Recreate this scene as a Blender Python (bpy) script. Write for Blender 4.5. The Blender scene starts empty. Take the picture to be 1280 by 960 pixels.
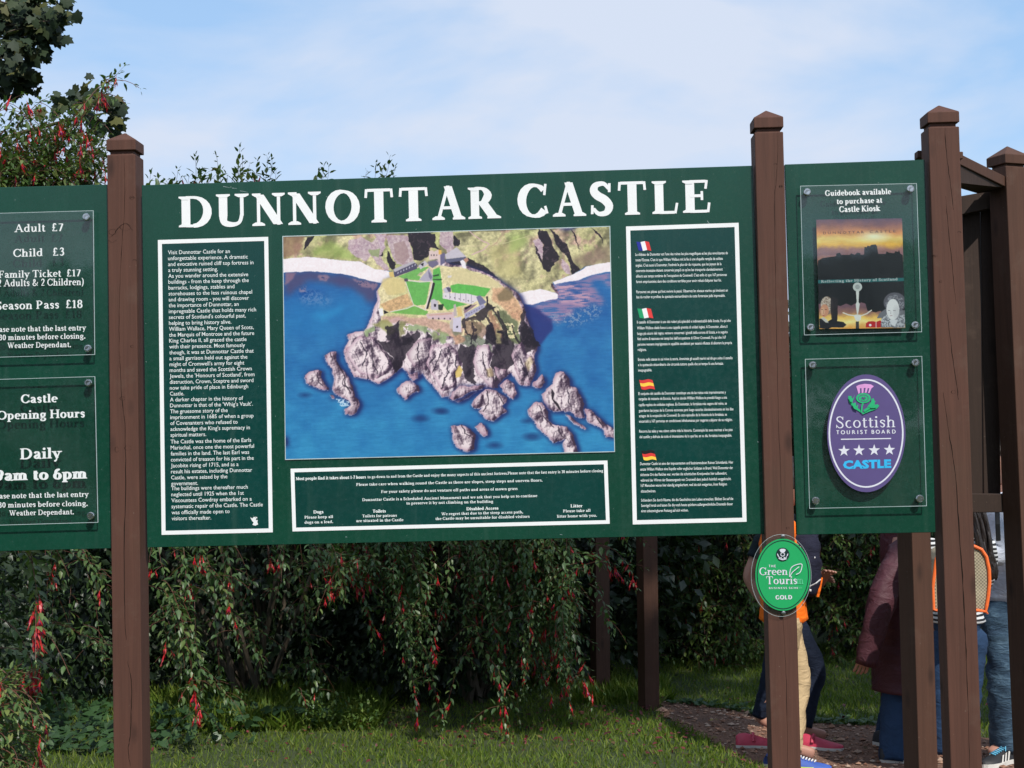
import bpy, math, random
import numpy as np
from mathutils import Vector, Matrix, Euler

R = math.radians
scene = bpy.context.scene
COL = scene.collection
random.seed(7)

# ------------------------------------------------------------------ camera
FPX = 1750.0                      # focal length in pixels of a 1280 px wide frame
CAM = Vector((0.0, -4.73, 1.85))
YAW, PITCH, ROLL = R(1.8), R(2.1), R(1.28)
_fwd = Vector((-math.sin(YAW)*math.cos(PITCH), math.cos(YAW)*math.cos(PITCH), math.sin(PITCH)))
_r0 = Vector((math.cos(YAW), math.sin(YAW), 0))
_u0 = _r0.cross(_fwd)
_rt = _r0*math.cos(ROLL) - _u0*math.sin(ROLL)
_up = _u0*math.cos(ROLL) + _r0*math.sin(ROLL)
cam_data = bpy.data.cameras.new('camera')
cam = bpy.data.objects.new('camera', cam_data)
COL.objects.link(cam)
m = Matrix((( _rt.x, _up.x, -_fwd.x, CAM.x), (_rt.y, _up.y, -_fwd.y, CAM.y), (_rt.z, _up.z, -_fwd.z, CAM.z), (0, 0, 0, 1)))
cam.matrix_world = m
cam_data.sensor_width = 36.0
cam_data.lens = FPX/1280*36.0
cam_data.clip_start = 0.05
cam_data.clip_end = 3000
scene.camera = cam

# ------------------------------------------------------------------ light
SUN_EL, SUN_AZ = R(48), R(24)       # height, and turn to the right of straight behind the camera
sun_dir = Vector((math.sin(SUN_AZ)*math.cos(SUN_EL), -math.cos(SUN_AZ)*math.cos(SUN_EL), math.sin(SUN_EL)))
sl = bpy.data.lights.new('sun', 'SUN')
sl.energy = 3.8; sl.angle = R(0.6); sl.color = (1.0, 0.955, 0.89)
sun = bpy.data.objects.new('sun', sl); COL.objects.link(sun)
sun.rotation_euler = sun_dir.to_track_quat('Z', 'Y').to_euler()

world = bpy.data.worlds.new('World'); scene.world = world
world.use_nodes = True
wt = world.node_tree; wt.nodes.clear()
def wn(t, **k):
    n = wt.nodes.new(t)
    for a, b in k.items(): setattr(n, a, b)
    return n
w_out = wn('ShaderNodeOutputWorld'); w_bg = wn('ShaderNodeBackground')
w_sky = wn('ShaderNodeTexSky'); w_sky.sky_type = 'NISHITA'; w_sky.sun_disc = False
w_sky.sun_elevation = SUN_EL
w_sky.sun_rotation = math.atan2(sun_dir.x, sun_dir.y)
w_sky.air_density = 1.0; w_sky.dust_density = 0.35; w_sky.ozone_density = 1.2
w_tc = wn('ShaderNodeTexCoord'); w_map = wn('ShaderNodeMapping')
w_map.inputs['Scale'].default_value = (1.0, 1.0, 2.6)
w_map.inputs['Location'].default_value = (0.53, 3.51, 1.96)
w_map.inputs['Rotation'].default_value = (0.0, R(-14), 0.0)
w_n = wn('ShaderNodeTexNoise'); w_n.inputs['Scale'].default_value = 3.4; w_n.inputs['Detail'].default_value = 8; w_n.inputs['Roughness'].default_value = 0.5
w_n.inputs['Distortion'].default_value = 0.35
w_r = wn('ShaderNodeMapRange'); w_r.inputs['From Min'].default_value = 0.37; w_r.inputs['From Max'].default_value = 0.58
w_r.inputs['To Min'].default_value = 0.06; w_r.inputs['To Max'].default_value = 0.92
w_mix = wn('ShaderNodeMix', data_type='RGBA')
w_mix.inputs[7].default_value = (3.95, 4.35, 5.15, 1)      # cloud white, in the sky texture's own units
wt.links.new(w_tc.outputs['Generated'], w_map.inputs['Vector'])
wt.links.new(w_map.outputs[0], w_n.inputs['Vector'])
wt.links.new(w_n.outputs['Fac'], w_r.inputs['Value'])
wt.links.new(w_r.outputs[0], w_mix.inputs[0])
w_even = wn('ShaderNodeMix', data_type='RGBA')          # thin high veil: evens out the blue
w_even.inputs[0].default_value = 0.66; w_even.inputs[7].default_value = (2.0, 3.35, 5.2, 1)
wt.links.new(w_sky.outputs[0], w_even.inputs[6]); wt.links.new(w_even.outputs[2], w_mix.inputs[6])
wt.links.new(w_mix.outputs[2], w_bg.inputs['Color'])
w_bg.inputs['Strength'].default_value = 0.15
wt.links.new(w_bg.outputs[0], w_out.inputs['Surface'])

scene.view_settings.view_transform = 'Standard'
scene.view_settings.look = 'None'
scene.view_settings.exposure = 0.25
scene.view_settings.gamma = 1.0
scene.cycles.max_bounces = 8
scene.cycles.transparent_max_bounces = 12

# ------------------------------------------------------------------ pixels of the photograph to points of the place
def ray(px, py):
    return (_rt*((px-640)/FPX) + _up*((480-py)/FPX) + _fwd)
def P(px, py, Y=0.0):
    d = ray(px, py); t = (Y-CAM.y)/d.y
    return CAM + d*t
def G(px, py, Z=0.0):
    d = ray(px, py); t = (Z-CAM.z)/d.z
    return CAM + d*t

# ------------------------------------------------------------------ materials
def srgb(r, g, b, k=1.0):
    f = lambda c: (c/255/12.92 if c/255 <= 0.04045 else ((c/255+0.055)/1.055)**2.4)
    return (f(r)*k, f(g)*k, f(b)*k, 1)
class NT:
    def __init__(s, name):
        s.m = bpy.data.materials.new(name); s.m.use_nodes = True
        s.t = s.m.node_tree; s.t.nodes.clear()
        s.out = s.n('ShaderNodeOutputMaterial')
    def n(s, t, ins=None, **k):
        n = s.t.nodes.new(t)
        for a, b in k.items(): setattr(n, a, b)
        for a, b in (ins or {}).items(): s.put(n, a, b)
        return n
    def put(s, n, key, v):
        if isinstance(v, bpy.types.NodeSocket): s.t.links.new(v, n.inputs[key])
        else: n.inputs[key].default_value = v
    def coord(s, kind='Object', scale=(1, 1, 1), loc=(0, 0, 0)):
        c = s.n('ShaderNodeTexCoord'); mp = s.n('ShaderNodeMapping', {'Vector': c.outputs[kind], 'Scale': scale, 'Location': loc})
        return mp.outputs[0]
    def noise(s, vec, scale, detail=4, rough=0.55, dist=0.0):
        return s.n('ShaderNodeTexNoise', {'Vector': vec, 'Scale': scale, 'Detail': detail, 'Roughness': rough, 'Distortion': dist}).outputs['Fac']
    def ramp(s, fac, stops):
        r = s.n('ShaderNodeValToRGB', {'Fac': fac}); e = r.color_ramp.elements
        while len(e) < len(stops): e.new(0.5)
        for el, (p, c) in zip(e, stops): el.position = p; el.color = c if len(c) == 4 else (*c, 1)
        return r.outputs[0]
    def rng(s, v, a, b, c, d):
        return s.n('ShaderNodeMapRange', {'Value': v, 'From Min': a, 'From Max': b, 'To Min': c, 'To Max': d}).outputs[0]
    def mix(s, f, a, b, mode='MIX'):
        n = s.n('ShaderNodeMix', {0: f, 6: a, 7: b}, data_type='RGBA', blend_type=mode); return n.outputs[2]
    def math(s, op, a, b=0.0):
        return s.n('ShaderNodeMath', {0: a, 1: b}, operation=op).outputs[0]
    def bump(s, h, strength=0.3, dist=0.01):
        return s.n('ShaderNodeBump', {'Height': h, 'Strength': strength, 'Distance': dist}).outputs[0]
    def bsdf(s, **k):
        b = s.n('ShaderNodeBsdfPrincipled')
        for a, v in k.items(): s.put(b, a.replace('_', ' '), v)
        return b
    def done(s, sh):
        s.t.links.new(sh.outputs[0] if hasattr(sh, 'outputs') else sh, s.out.inputs['Surface']); return s.m

def simple(name, col, rough=0.6, var=0.12, vscale=20, spec=0.5, metal=0.0, bump=0.0, coat=0.0):
    t = NT(name); v = t.coord()
    n = t.noise(v, vscale, 5)
    c2 = tuple(x*(1-var) for x in col[:3])+(1,); c3 = tuple(min(1, x*(1+var)) for x in col[:3])+(1,)
    c = t.ramp(n, [(0.3, c2), (0.7, c3)])
    b = t.bsdf(Base_Color=c, Roughness=rough, Metallic=metal)
    b.inputs['Specular IOR Level'].default_value = spec
    if coat: b.inputs['Coat Weight'].default_value = coat
    if bump: t.put(b, 'Normal', t.bump(n, bump, 0.004))
    return t.done(b)

def wood(name, col, dark=0.45, rough=0.75):
    """stained rough sawn timber: long grain, knots, scuffs"""
    t = NT(name)
    v = t.coord('Object', (1, 1, 1))
    oi = t.n('ShaderNodeObjectInfo')
    off = t.n('ShaderNodeVectorMath', {0: v, 1: oi.outputs['Location']}, operation='ADD').outputs[0]
    gv = t.n('ShaderNodeMapping', {'Vector': off, 'Scale': (60, 60, 2.2)}).outputs[0]
    grain = t.noise(gv, 1.0, 6, 0.65, 0.6)
    fine = t.noise(t.n('ShaderNodeMapping', {'Vector': off, 'Scale': (220, 220, 16)}).outputs[0], 1.0, 3, 0.6)
    big = t.noise(off, 2.3, 4, 0.55)
    kn = t.n('ShaderNodeTexVoronoi', {'Vector': t.n('ShaderNodeMapping', {'Vector': off, 'Scale': (9, 9, 3.6)}).outputs[0], 'Scale': 1.0, 'Randomness': 1.0})
    knot = t.rng(kn.outputs['Distance'], 0.05, 0.17, 1.0, 0.0)
    c0 = tuple(x*dark for x in col[:3])+(1,); c1 = tuple(min(1, x*1.25) for x in col[:3])+(1,)
    base = t.ramp(grain, [(0.25, tuple(x*0.72 for x in col[:3])+(1,)), (0.5, col), (0.8, c1)])
    base = t.mix(t.rng(big, 0.35, 0.7, 0.0, 0.35), base, tuple(x*0.7 for x in col[:3])+(1,))
    base = t.mix(t.math('MULTIPLY', knot, 0.7), base, tuple(x*0.3 for x in col[:3])+(1,))
    sp = t.noise(off, 95, 2, 0.5)
    base = t.mix(t.rng(sp, 0.72, 0.78, 0.0, 0.35), base, (0.25, 0.2, 0.16, 1))
    base = t.mix(t.rng(t.noise(off, 6, 5, .7), .56, .74, 0, .30), base, (0.13, 0.085, 0.062, 1)); base = t.mix(t.rng(t.noise(off, 1.6, 4, .6), .55, .75, 0, .22), base, (0.045, 0.045, 0.022, 1))
    h = t.math('ADD', grain, t.math('MULTIPLY', fine, 0.5))
    b = t.bsdf(Base_Color=base, Roughness=rough, Normal=t.bump(h, 0.45, 0.002))
    b.inputs['Specular IOR Level'].default_value = 0.35
    return t.done(b)

M = {}
M['wood'] = wood('stained_wood', (0.088, 0.036, 0.023, 1))
M['wood_dark'] = wood('dark_stained_wood', (0.040, 0.023, 0.016, 1))
M['wood_back'] = wood('weathered_wood', (0.080, 0.036, 0.022, 1))
M['endgrain'] = wood('end_grain', (0.15, 0.085, 0.055, 1))
M['crack'] = simple('crack_dark', (0.012, 0.008, 0.006, 1), 0.95, spec=0.1)
def board_mat(name, col, rough=0.16, spec=0.5):
    t = NT(name); v = t.coord()
    n = t.noise(v, 3.0, 5, 0.6); n2 = t.noise(v, 60, 3)
    c = t.ramp(n, [(0.3, tuple(x*0.86 for x in col[:3])+(1,)), (0.7, tuple(x*1.12 for x in col[:3])+(1,))])
    stv = t.n('ShaderNodeMapping', {'Vector': v, 'Scale': (22, 22, 1.1)}).outputs[0]; stn = t.noise(stv, 1.0, 4, .6)
    c = t.mix(t.rng(stn, .55, .8, 0, .16), c, (.10, .16, .13, 1)); c = t.mix(t.rng(t.noise(v, 1.1, 5, .65), .5, .75, 0, .25), c, (.02, .055, .045, 1))
    sp = t.noise(v, 150, 1, 0.5)
    c = t.mix(t.rng(sp, 0.80, 0.83, 0, 0.5), c, (0.35, 0.4, 0.36, 1))
    r = t.rng(n2, 0.3, 0.7, rough*0.8, rough*1.5)
    b = t.bsdf(Base_Color=c, Roughness=r, Normal=t.bump(t.noise(v, 7, 2), 0.02, 0.01))
    b.inputs['Specular IOR Level'].default_value = spec
    return t.done(b)
M['board'] = board_mat('green_board', (0.0048, 0.050, 0.029, 1), 0.22)
M['teal'] = board_mat('teal_print', (0.0024, 0.043, 0.036, 1), 0.22)
M['white'] = simple('white_print', (0.80, 0.80, 0.79, 1), 0.35, 0.03, 9)
M['wlet'] = simple('white_lettering', (0.74, 0.75, 0.74, 1), 0.4, 0.03)
M['textw'] = simple('text_print', (0.74, 0.78, 0.76, 1), 0.4, 0.03)

# ------------------------------------------------------------------ mesh helpers
class MB:
    def __init__(s): s.v = []; s.f = []; s.mi = []
    def add(s, vs, fs, mi=0):
        o = len(s.v); s.v.extend([tuple(p) for p in vs]); s.f.extend([tuple(i+o for i in f) for f in fs]); s.mi.extend([mi]*len(fs))
    def hexa(s, a, mi=0):            # eight corners: bottom four, top four
        s.add(a, [(3, 2, 1, 0), (4, 5, 6, 7), (0, 1, 5, 4), (1, 2, 6, 5), (2, 3, 7, 6), (3, 0, 4, 7)], mi)
    def box(s, c, d, rot=None, mi=0):
        vs = []
        for z in (-1, 1):
            for x, y in ((-1, -1), (1, -1), (1, 1), (-1, 1)):
                p = Vector((x*d[0]/2, y*d[1]/2, z*d[2]/2))
                if rot is not None: p = rot @ p
                vs.append(p+Vector(c))
        s.hexa(vs, mi)
    def tube(s, pts, rad, n=8, cap=True, ry=None, mi=0):
        """sweep a circle or an ellipse along a path"""
        pts = [Vector(p) for p in pts]; k = len(pts); rings = []
        if not hasattr(rad, '__len__'): rad = [rad]*k
        side = None
        for i, p in enumerate(pts):
            d = (pts[min(i+1, k-1)]-pts[max(i-1, 0)]).normalized()
            if side is None: side = d.orthogonal().normalized() if abs(d.x) > .9 or ry is None else (Vector((1, 0, 0))-d*d.x).normalized()
            side = (side-d*side.dot(d)).normalized(); o = d.cross(side)
            b = ry[i] if ry is not None else rad[i]
            rings.append([p+side*(math.cos(2*math.pi*j/n)*rad[i])+o*(math.sin(2*math.pi*j/n)*b) for j in range(n)])
        vs = [q for r_ in rings for q in r_]; fs = []
        for i in range(k-1):
            for j in range(n):
                a, b = i*n+j, i*n+(j+1) % n; fs.append((a, b, b+n, a+n))
        if cap: fs.append(tuple(range(n-1, -1, -1))); fs.append(tuple((k-1)*n+j for j in range(n)))
        s.add(vs, fs, mi)
    def build(s, name, mat, parent=None, smooth=False):
        me = bpy.data.meshes.new(name); me.from_pydata(s.v, [], s.f)
        for mm in (mat if isinstance(mat, (list, tuple)) else [mat]): me.materials.append(mm)
        if any(s.mi): me.polygons.foreach_set('material_index', s.mi)
        if smooth: me.polygons.foreach_set('use_smooth', [True]*len(s.f))
        me.update()
        o = bpy.data.objects.new(name, me); COL.objects.link(o)
        if parent: attach(o, parent)
        return o
def attach(o, parent):
    o.parent = parent
    o.matrix_parent_inverse = world_of(parent).inverted()
def world_of(o):
    mb = o.matrix_basis
    return world_of(o.parent) @ o.matrix_parent_inverse @ mb if o.parent else mb.copy()
def tag(o, label=None, cat=None, group=None, kind=None):
    for k, v in (('label', label), ('category', cat), ('group', group), ('kind', kind)):
        if v: o[k] = v
    return o
def thing(name, loc, label, cat, group=None):
    o = bpy.data.objects.new(name, None); COL.objects.link(o); o.location = loc; o.empty_display_size = 0.1
    return tag(o, label, cat, group)
def bevel(o, w, seg=2):
    md = o.modifiers.new('bevel', 'BEVEL'); md.width = w; md.segments = seg; md.limit_method = 'ANGLE'
    return o
def quad_px(pts, Y0, Y1):
    """a slab whose front corners (tl, tr, br, bl) are seen at these pixels on plane Y0; back at Y1"""
    f = [P(x, y, Y0) for x, y in pts]
    tl, tr, br, bl = f
    back = [Vector((p.x, Y1, p.z)) for p in f]
    m_ = MB(); m_.hexa([bl, br, back[2], back[3], tl, tr, back[1], back[0]]); return m_

# ------------------------------------------------------------------ a serif alphabet drawn with a broad pen
GL = {
'A': (.98, 'd .13 .02 .47 1;D .47 .98 .82 .02;H .25 .66 .35;S .13;S .84'),
'B': (.80, 'V .2 0 1;C .2 .96 .48 .95 .60 .76 .46 .55 .2 .53;C .2 .53 .52 .52 .66 .28 .50 .05 .2 .04;L .2;l .2'),
'C': (.86, 'E .46 .5 .37 .47 42 322;k .76 .66 .80 1;k .78 .33 .84 .1'),
'D': (.98, 'V .2 0 1;H .2 .42 .965;H .2 .42 .035;E .42 .5 .43 .465 -90 90;L .2;l .2'),
'E': (.80, 'V .2 0 1;H .2 .66 .965;k .66 .73 .70 1;H .2 .52 .52;k .55 .38 .55 .66;H .2 .70 .035;k .76 .3 .72 0;L .2;l .2'),
'F': (.74, 'V .2 0 1;H .2 .64 .965;k .64 .73 .68 1;H .2 .50 .50;k .53 .36 .53 .64;S .2;l .2'),
'G': (.94, 'E .46 .5 .37 .47 42 300;k .76 .66 .80 1;V .76 .06 .40;s .76 .40'),
'H': (1.02, 'V .2 0 1;V .82 0 1;H .2 .82 .52;S .2;s .2;S .82;s .82'),
'I': (.46, 'V .23 0 1;S .23;s .23'),
'J': (.48, 'V .26 .0 1;C .26 .05 .2 -.15 .04 -.2;s .26'),
'K': (.92, 'V .2 0 1;d .28 .48 .70 .98;D .36 .58 .74 .02;S .2;s .2;S .78;s .70'),
'L': (.76, 'V .2 0 1;H .2 .66 .035;k .74 .32 .68 0;L .2;s .2'),
'M': (1.2, 'v .16 0 1;D .22 .98 .58 .06;d .58 .06 .96 .98;V .98 0 1;S .16;l .2;S .98;r .98'),
'N': (1.02, 'v .17 0 .98;D .19 .96 .83 .04;v .85 .02 1;S .17;l .17;s .85'),
'O': (1.02, 'E .51 .5 .41 .465 0 360'),
'P': (.78, 'V .2 0 1;C .2 .96 .46 .95 .63 .73 .46 .48 .2 .46;S .2;l .2'),
'Q': (1.0, 'E .5 .5 .4 .465 0 360;C .45 .03 .6 -.1 .8 -.2 .98 -.22'),
'R': (.94, 'V .2 0 1;C .2 .96 .46 .95 .61 .75 .46 .52 .2 .50;D .46 .5 .78 .03;S .2;l .2;S .80'),
'S': (.68, 'F .56 .80 .42 .97 .20 .93 .14 .76 .24 .60 .44 .46 .56 .26 .48 .06 .26 .03 .12 .2;k .57 .70 .58 .98;k .09 .30 .08 .02'),
'T': (.84, 'V .42 0 1;H .09 .75 .965;k .05 .74 .07 1;k .79 .74 .77 1;S .42'),
'U': (1.0, 'V .2 .3 1;P .2 .32 .24 .1 .48 .03 .70 .1 .78 .36;v .78 .3 1;s .2;s .78'),
'V': (.94, 'D .15 .98 .5 .02;d .5 .02 .80 .98;s .15;s .80'),
'W': (1.3, 'D .14 .98 .42 .02;d .42 .02 .66 .9;D .60 .98 .88 .02;d .88 .02 1.14 .98;s .14;s .62;s 1.14'),
'Y': (.9, 'D .14 .98 .45 .48;d .45 .48 .76 .98;V .45 0 .5;s .14;s .76;S .45'),
'a': (.62, 'C .13 .50 .20 .62 .36 .63 .43 .50;V .44 .1 .52;C .44 .12 .50 .03 .60 .08;C .44 .38 .24 .32 .14 .16 .26 .04 .44 .14'),
'b': (.70, 'V .16 0 1;E .35 .33 .22 .29 -160 140;l .16'),
'c': (.56, 'E .33 .33 .22 .30 60 310'),
'd': (.72, 'V .52 .04 1;E .33 .33 .22 .29 40 320;l .52;k .62 0 .62 .08'),
'e': (.60, 'E .32 .33 .22 .30 0 310;H .14 .5 .36'),
'f': (.42, 'V .2 0 .8;C .2 .78 .25 .95 .42 .94;H .06 .36 .63;S .2'),
'g': (.64, 'E .30 .42 .18 .21 0 360;C .20 .22 .14 .12 .40 .06 .54 -.06 .42 -.24 .20 -.26 .10 -.14 .22 -.02;H .44 .62 .60'),
'h': (.74, 'V .17 0 1;C .2 .48 .34 .62 .52 .55 .54 .38;V .54 0 .42;S .17;l .17;S .54'),
'i': (.36, 'V .18 0 .66;S .18;l .18 .66;B .18 .90 .11'),
'j': (.34, 'V .18 -.1 .66;C .18 -.08 .12 -.26 .0 -.26;B .18 .90 .11'),
'k': (.72, 'V .17 0 1;d .22 .28 .52 .63;D .32 .38 .58 .02;S .17;l .17;S .60;s .52 .66'),
'l': (.36, 'V .18 0 1;S .18;l .18'),
'm': (1.08, 'V .17 0 .66;C .2 .48 .32 .62 .48 .56 .52 .38;V .52 0 .42;C .54 .48 .67 .62 .84 .56 .87 .38;V .87 0 .42;S .17;l .17 .66;S .52;S .87'),
'n': (.74, 'V .17 0 .66;C .2 .48 .34 .62 .52 .55 .54 .38;V .54 0 .42;S .17;l .17 .66;S .54'),
'o': (.66, 'E .33 .33 .23 .30 0 360'),
'p': (.72, 'V .18 -.3 .66;E .36 .33 .22 .29 -140 140;S .18 -.3;l .18 .66'),
'q': (.70, 'V .52 -.3 .66;E .33 .33 .22 .29 40 320;S .52 -.3'),
'r': (.52, 'V .17 0 .66;C .2 .44 .30 .60 .46 .58;S .17;l .17 .66;B .44 .55 .09'),
's': (.50, 'F .40 .52 .30 .63 .15 .58 .13 .46 .26 .36 .38 .25 .36 .09 .22 .03 .10 .14;k .42 .46 .42 .62'),
't': (.44, 'V .2 .08 .84;C .2 .12 .26 .03 .42 .08;H .06 .40 .63'),
'u': (.74, 'V .17 .2 .66;C .17 .22 .22 .05 .36 .04 .52 .2;V .55 .04 .66;l .17 .66;l .55 .66;k .66 0 .66 .07'),
'v': (.68, 'D .12 .64 .35 .02;d .35 .02 .56 .64;s .12 .66;s .56 .66'),
'w': (.98, 'D .12 .64 .32 .02;d .32 .02 .48 .6;D .44 .64 .64 .02;d .64 .02 .86 .64;s .12 .66;s .46 .66;s .86 .66'),
'x': (.68, 'D .14 .64 .52 .02;d .14 .02 .50 .64;s .14 .66;s .50 .66;S .14;S .52'),
'y': (.68, 'D .12 .64 .36 .04;d .56 .64 .24 -.28;s .12 .66;s .56 .66;B .2 -.24 .08'),
'z': (.58, 'H .1 .48 .62;D .44 .6 .12 .06;H .1 .5 .04'),
'0': (.62, 'E .31 .5 .20 .46 0 360'),
'1': (.5, 'V .26 0 .96;S .26;d .08 .80 .26 .96'),
'2': (.62, 'F .12 .72 .18 .92 .36 .96 .48 .80 .44 .58 .26 .28 .10 .06;H .1 .54 .05'),
'3': (.6, 'F .12 .80 .26 .96 .44 .86 .40 .62 .24 .54;F .24 .54 .44 .46 .48 .22 .34 .03 .10 .12'),
'4': (.64, 'V .42 0 .96;d .42 .94 .06 .30;H .06 .58 .28'),
'5': (.6, 'H .16 .50 .92;v .16 .5 .92;F .16 .54 .40 .54 .50 .30 .36 .05 .10 .10'),
'6': (.64, 'F .50 .94 .26 .82 .14 .5;E .32 .30 .20 .27 0 360'),
'7': (.6, 'H .08 .54 .92;D .52 .92 .22 0'),
'8': (.62, 'E .31 .73 .17 .22 0 360;E .31 .27 .20 .25 0 360'),
'9': (.64, 'F .12 .05 .38 .18 .50 .5;E .32 .68 .20 .27 0 360'),
'.': (.26, 'B .13 .07 .13'), ',': (.26, 'B .13 .07 .13;d .16 .06 .08 -.16'),
'-': (.4, 'H .06 .34 .34'), '&': (.98, 'F .86 .56 .70 .22 .40 .03 .14 .2 .28 .48 .48 .70 .40 .92 .26 .86 .26 .66 .50 .34 .86 .04'),
'(': (.36, 'F .30 1.05 .14 .75 .12 .4 .18 .05 .30 -.22'), ')': (.36, 'F .06 1.05 .22 .75 .24 .4 .18 .05 .06 -.22'),
'\u00a3': (.66, 'F .50 .78 .42 .95 .24 .90 .22 .6 .24 .3 .10 .06;H .08 .42 .5;H .1 .56 .05;k .58 0 .58 .18'),
' ': (.28, ''),
}
def catmull(p, n=6):
    q = [p[0]]+p+[p[-1]]; out = []
    for i in range(1, len(q)-2):
        for k in range(n):
            t = k/n; a, b, c, d = [np.array(z) for z in q[i-1:i+3]]
            out.append(0.5*((2*b)+(-a+c)*t+(2*a-5*b+4*c-d)*t*t+(-a+3*b-3*c+d)*t**3))
    out.append(np.array(p[-1])); return out
def pen(pts, T, t, mode='a'):
    """outline quads of a pen stroke along pts; thick where it runs upright, thin where level"""
    pts = [np.array(p, float) for p in pts]; L = []; Rr = []
    n = len(pts)
    for i in range(n):
        d = pts[min(i+1, n-1)]-pts[max(i-1, 0)]; d = d/(np.hypot(*d)+1e-9)
        if mode == 'T': w = T
        elif mode == 't': w = t
        elif mode == 'F': w = t+(T*0.98-t)*max(0, math.sin(math.pi*i/(n-1)))**1.3
        elif mode == 'P': u_ = i/(n-1); w = T+(T*.42-T)*min(1, u_*1.5) if u_ < .66 else max(t*1.05, T*.42)
        else: w = t+(T-t)*abs(d[1]*0.985+d[0]*0.17)**1.4
        nn = np.array((-d[1], d[0]))*w/2
        L.append(pts[i]+nn); Rr.append(pts[i]-nn)
    return [[L[i], Rr[i], Rr[i+1], L[i+1]] for i in range(n-1)]
_gcache = {}
def glyph(ch, T, t, serif=True):
    key = (ch, T, t, serif)
    if key in _gcache: return _gcache[key]
    w, spec = GL[ch]; strokes = []
    sl_, sh = T*0.5+0.085, t*0.72
    for tok in [q for q in spec.split(';') if q]:
        a = tok.split(); c = a[0]; x = [float(z) for z in a[1:]]
        if c in 'Vv':
            tt = T if c == 'V' else max(t*1.05, T*0.42); strokes.append([[(x[0]-tt/2, x[1]), (x[0]+tt/2, x[1]), (x[0]+tt/2, x[2]), (x[0]-tt/2, x[2])]])
        elif c == 'H': strokes.append([[(x[0], x[2]-t/2), (x[1], x[2]-t/2), (x[1], x[2]+t/2), (x[0], x[2]+t/2)]])
        elif c in 'Dd':
            tt = (T if c == 'D' else max(t*1.05, T*0.42)); dx, dy = x[2]-x[0], x[3]-x[1]; hx = tt/2*math.hypot(dx, dy)/max(abs(dy), .1)
            hx = min(hx, tt*0.9)
            strokes.append([[(x[0]-hx, x[1]), (x[0]+hx, x[1]), (x[2]+hx, x[3]), (x[2]-hx, x[3])]])
        elif c in 'CFP':
            p = [(x[i], x[i+1]) for i in range(0, len(x), 2)]; strokes.append(pen(catmull(p, 4), T, t, c if c in 'FP' else 'a'))
        elif c == 'E':
            n = max(6, int(abs(x[5]-x[4])/360*22)); p = [(x[0]+x[2]*math.cos(R(x[4]+(x[5]-x[4])*i/n)), x[1]+x[3]*math.sin(R(x[4]+(x[5]-x[4])*i/n))) for i in range(n+1)]
            full = abs(x[5]-x[4]) >= 360
            if full: p = p+[p[1]]
            q = pen(p, T, t)
            if full: q = q[:-1]; q[0][0] = q[-1][3]; q[0][1] = q[-1][2]
            strokes.append(q)
        elif c == 'B':
            n = 10; r = x[2]*(T/.2)**.5; strokes.append([[(x[0]+r*math.cos(2*math.pi*i/n), x[1]+r*math.sin(2*math.pi*i/n)) for i in range(n)]])
        elif c == 'k':
            if serif:
                k_ = t*0.42; dx, dy = x[2]-x[0], x[3]-x[1]; L_ = math.hypot(dx, dy); nx, ny = -dy/L_*k_, dx/L_*k_
                strokes.append([[(x[0]-nx, x[1]-ny), (x[0]+nx, x[1]+ny), (x[2]+nx, x[3]+ny), (x[2]-nx, x[3]-ny)]])
        elif serif:
            xx = x[0]; top = c in 'slr'; yy = x[1] if len(x) > 1 else (1.0 if top else 0.0); s_ = -1 if top else 1
            a0 = -sl_ if c in 'SsLl' else -T/2; a1 = sl_ if c in 'Ssr' else T*0.3
            b0 = -T*0.40; b1 = T*0.40 if c in 'Ss' else T*.3
            if c == 'r': b0 = -T*.3
            strokes.append([[(xx+a0, yy), (xx+a1, yy), (xx+a1, yy+s_*sh*.8), (xx+b1, yy+s_*(sh+.045)), (xx+b0, yy+s_*(sh+.045)), (xx+a0, yy+s_*sh*.8)]])
    _gcache[key] = (w, strokes); return _gcache[key]
def serif_width(txt, sp): return sum(GL[c][0]+sp for c in txt)-sp
def put_strokes(mb, strokes, o, ux, uy, nrm, lift=0.00012):
    for k, st in enumerate(strokes):
        for poly in st:
            vs = [o+ux*float(q[0])+uy*float(q[1])+nrm*(lift*k) for q in poly]
            a = (vs[1]-vs[0]).cross(vs[2]-vs[0])
            if a.dot(nrm) < 0: vs = vs[::-1]
            mb.add(vs, [tuple(range(len(vs)))])
NRM = Vector((0, -1, 0))
def serif_line(mb, txt, xa, xb, yb_a, yb_b, cap, Y, T=.2, t=.075, sp=.03, serif=True):
    """text between pixels xa and xb (baseline heights yb_a, yb_b), capitals cap pixels tall"""
    a, b = P(xa, yb_a, Y), P(xb, yb_b, Y); W = serif_width(txt, sp)
    ux = (b-a)/W; uy = P(xa, yb_a-cap, Y)-a; uy = Vector((-(b-a).z/(b-a).x*uy.z*0, 0, uy.z)); uy.x = 0
    x = 0
    for ch in txt:
        w, st = glyph(ch, T, t, serif)
        put_strokes(mb, st, a+ux*x, ux, uy, NRM); x += w+sp
_scache = {}
def sans_glyphs(txt, bold):
    key = (txt, bold)
    if key not in _scache:
        cu = bpy.data.curves.new('t', 'FONT'); cu.body = txt; cu.offset = bold; cu.resolution_u = 2; cu.fill_mode = 'FRONT'
        ob = bpy.data.objects.new('t', cu); COL.objects.link(ob)
        dg = bpy.context.evaluated_depsgraph_get(); me = bpy.data.meshes.new_from_object(ob.evaluated_get(dg))
        vs = [v.co.copy() for v in me.vertices]; fs = [tuple(p.vertices) for p in me.polygons]
        bpy.data.objects.remove(ob); bpy.data.curves.remove(cu); bpy.data.meshes.remove(me)
        _scache[key] = (vs, fs, min(v.x for v in vs), max(v.x for v in vs))
    return _scache[key]
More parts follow.
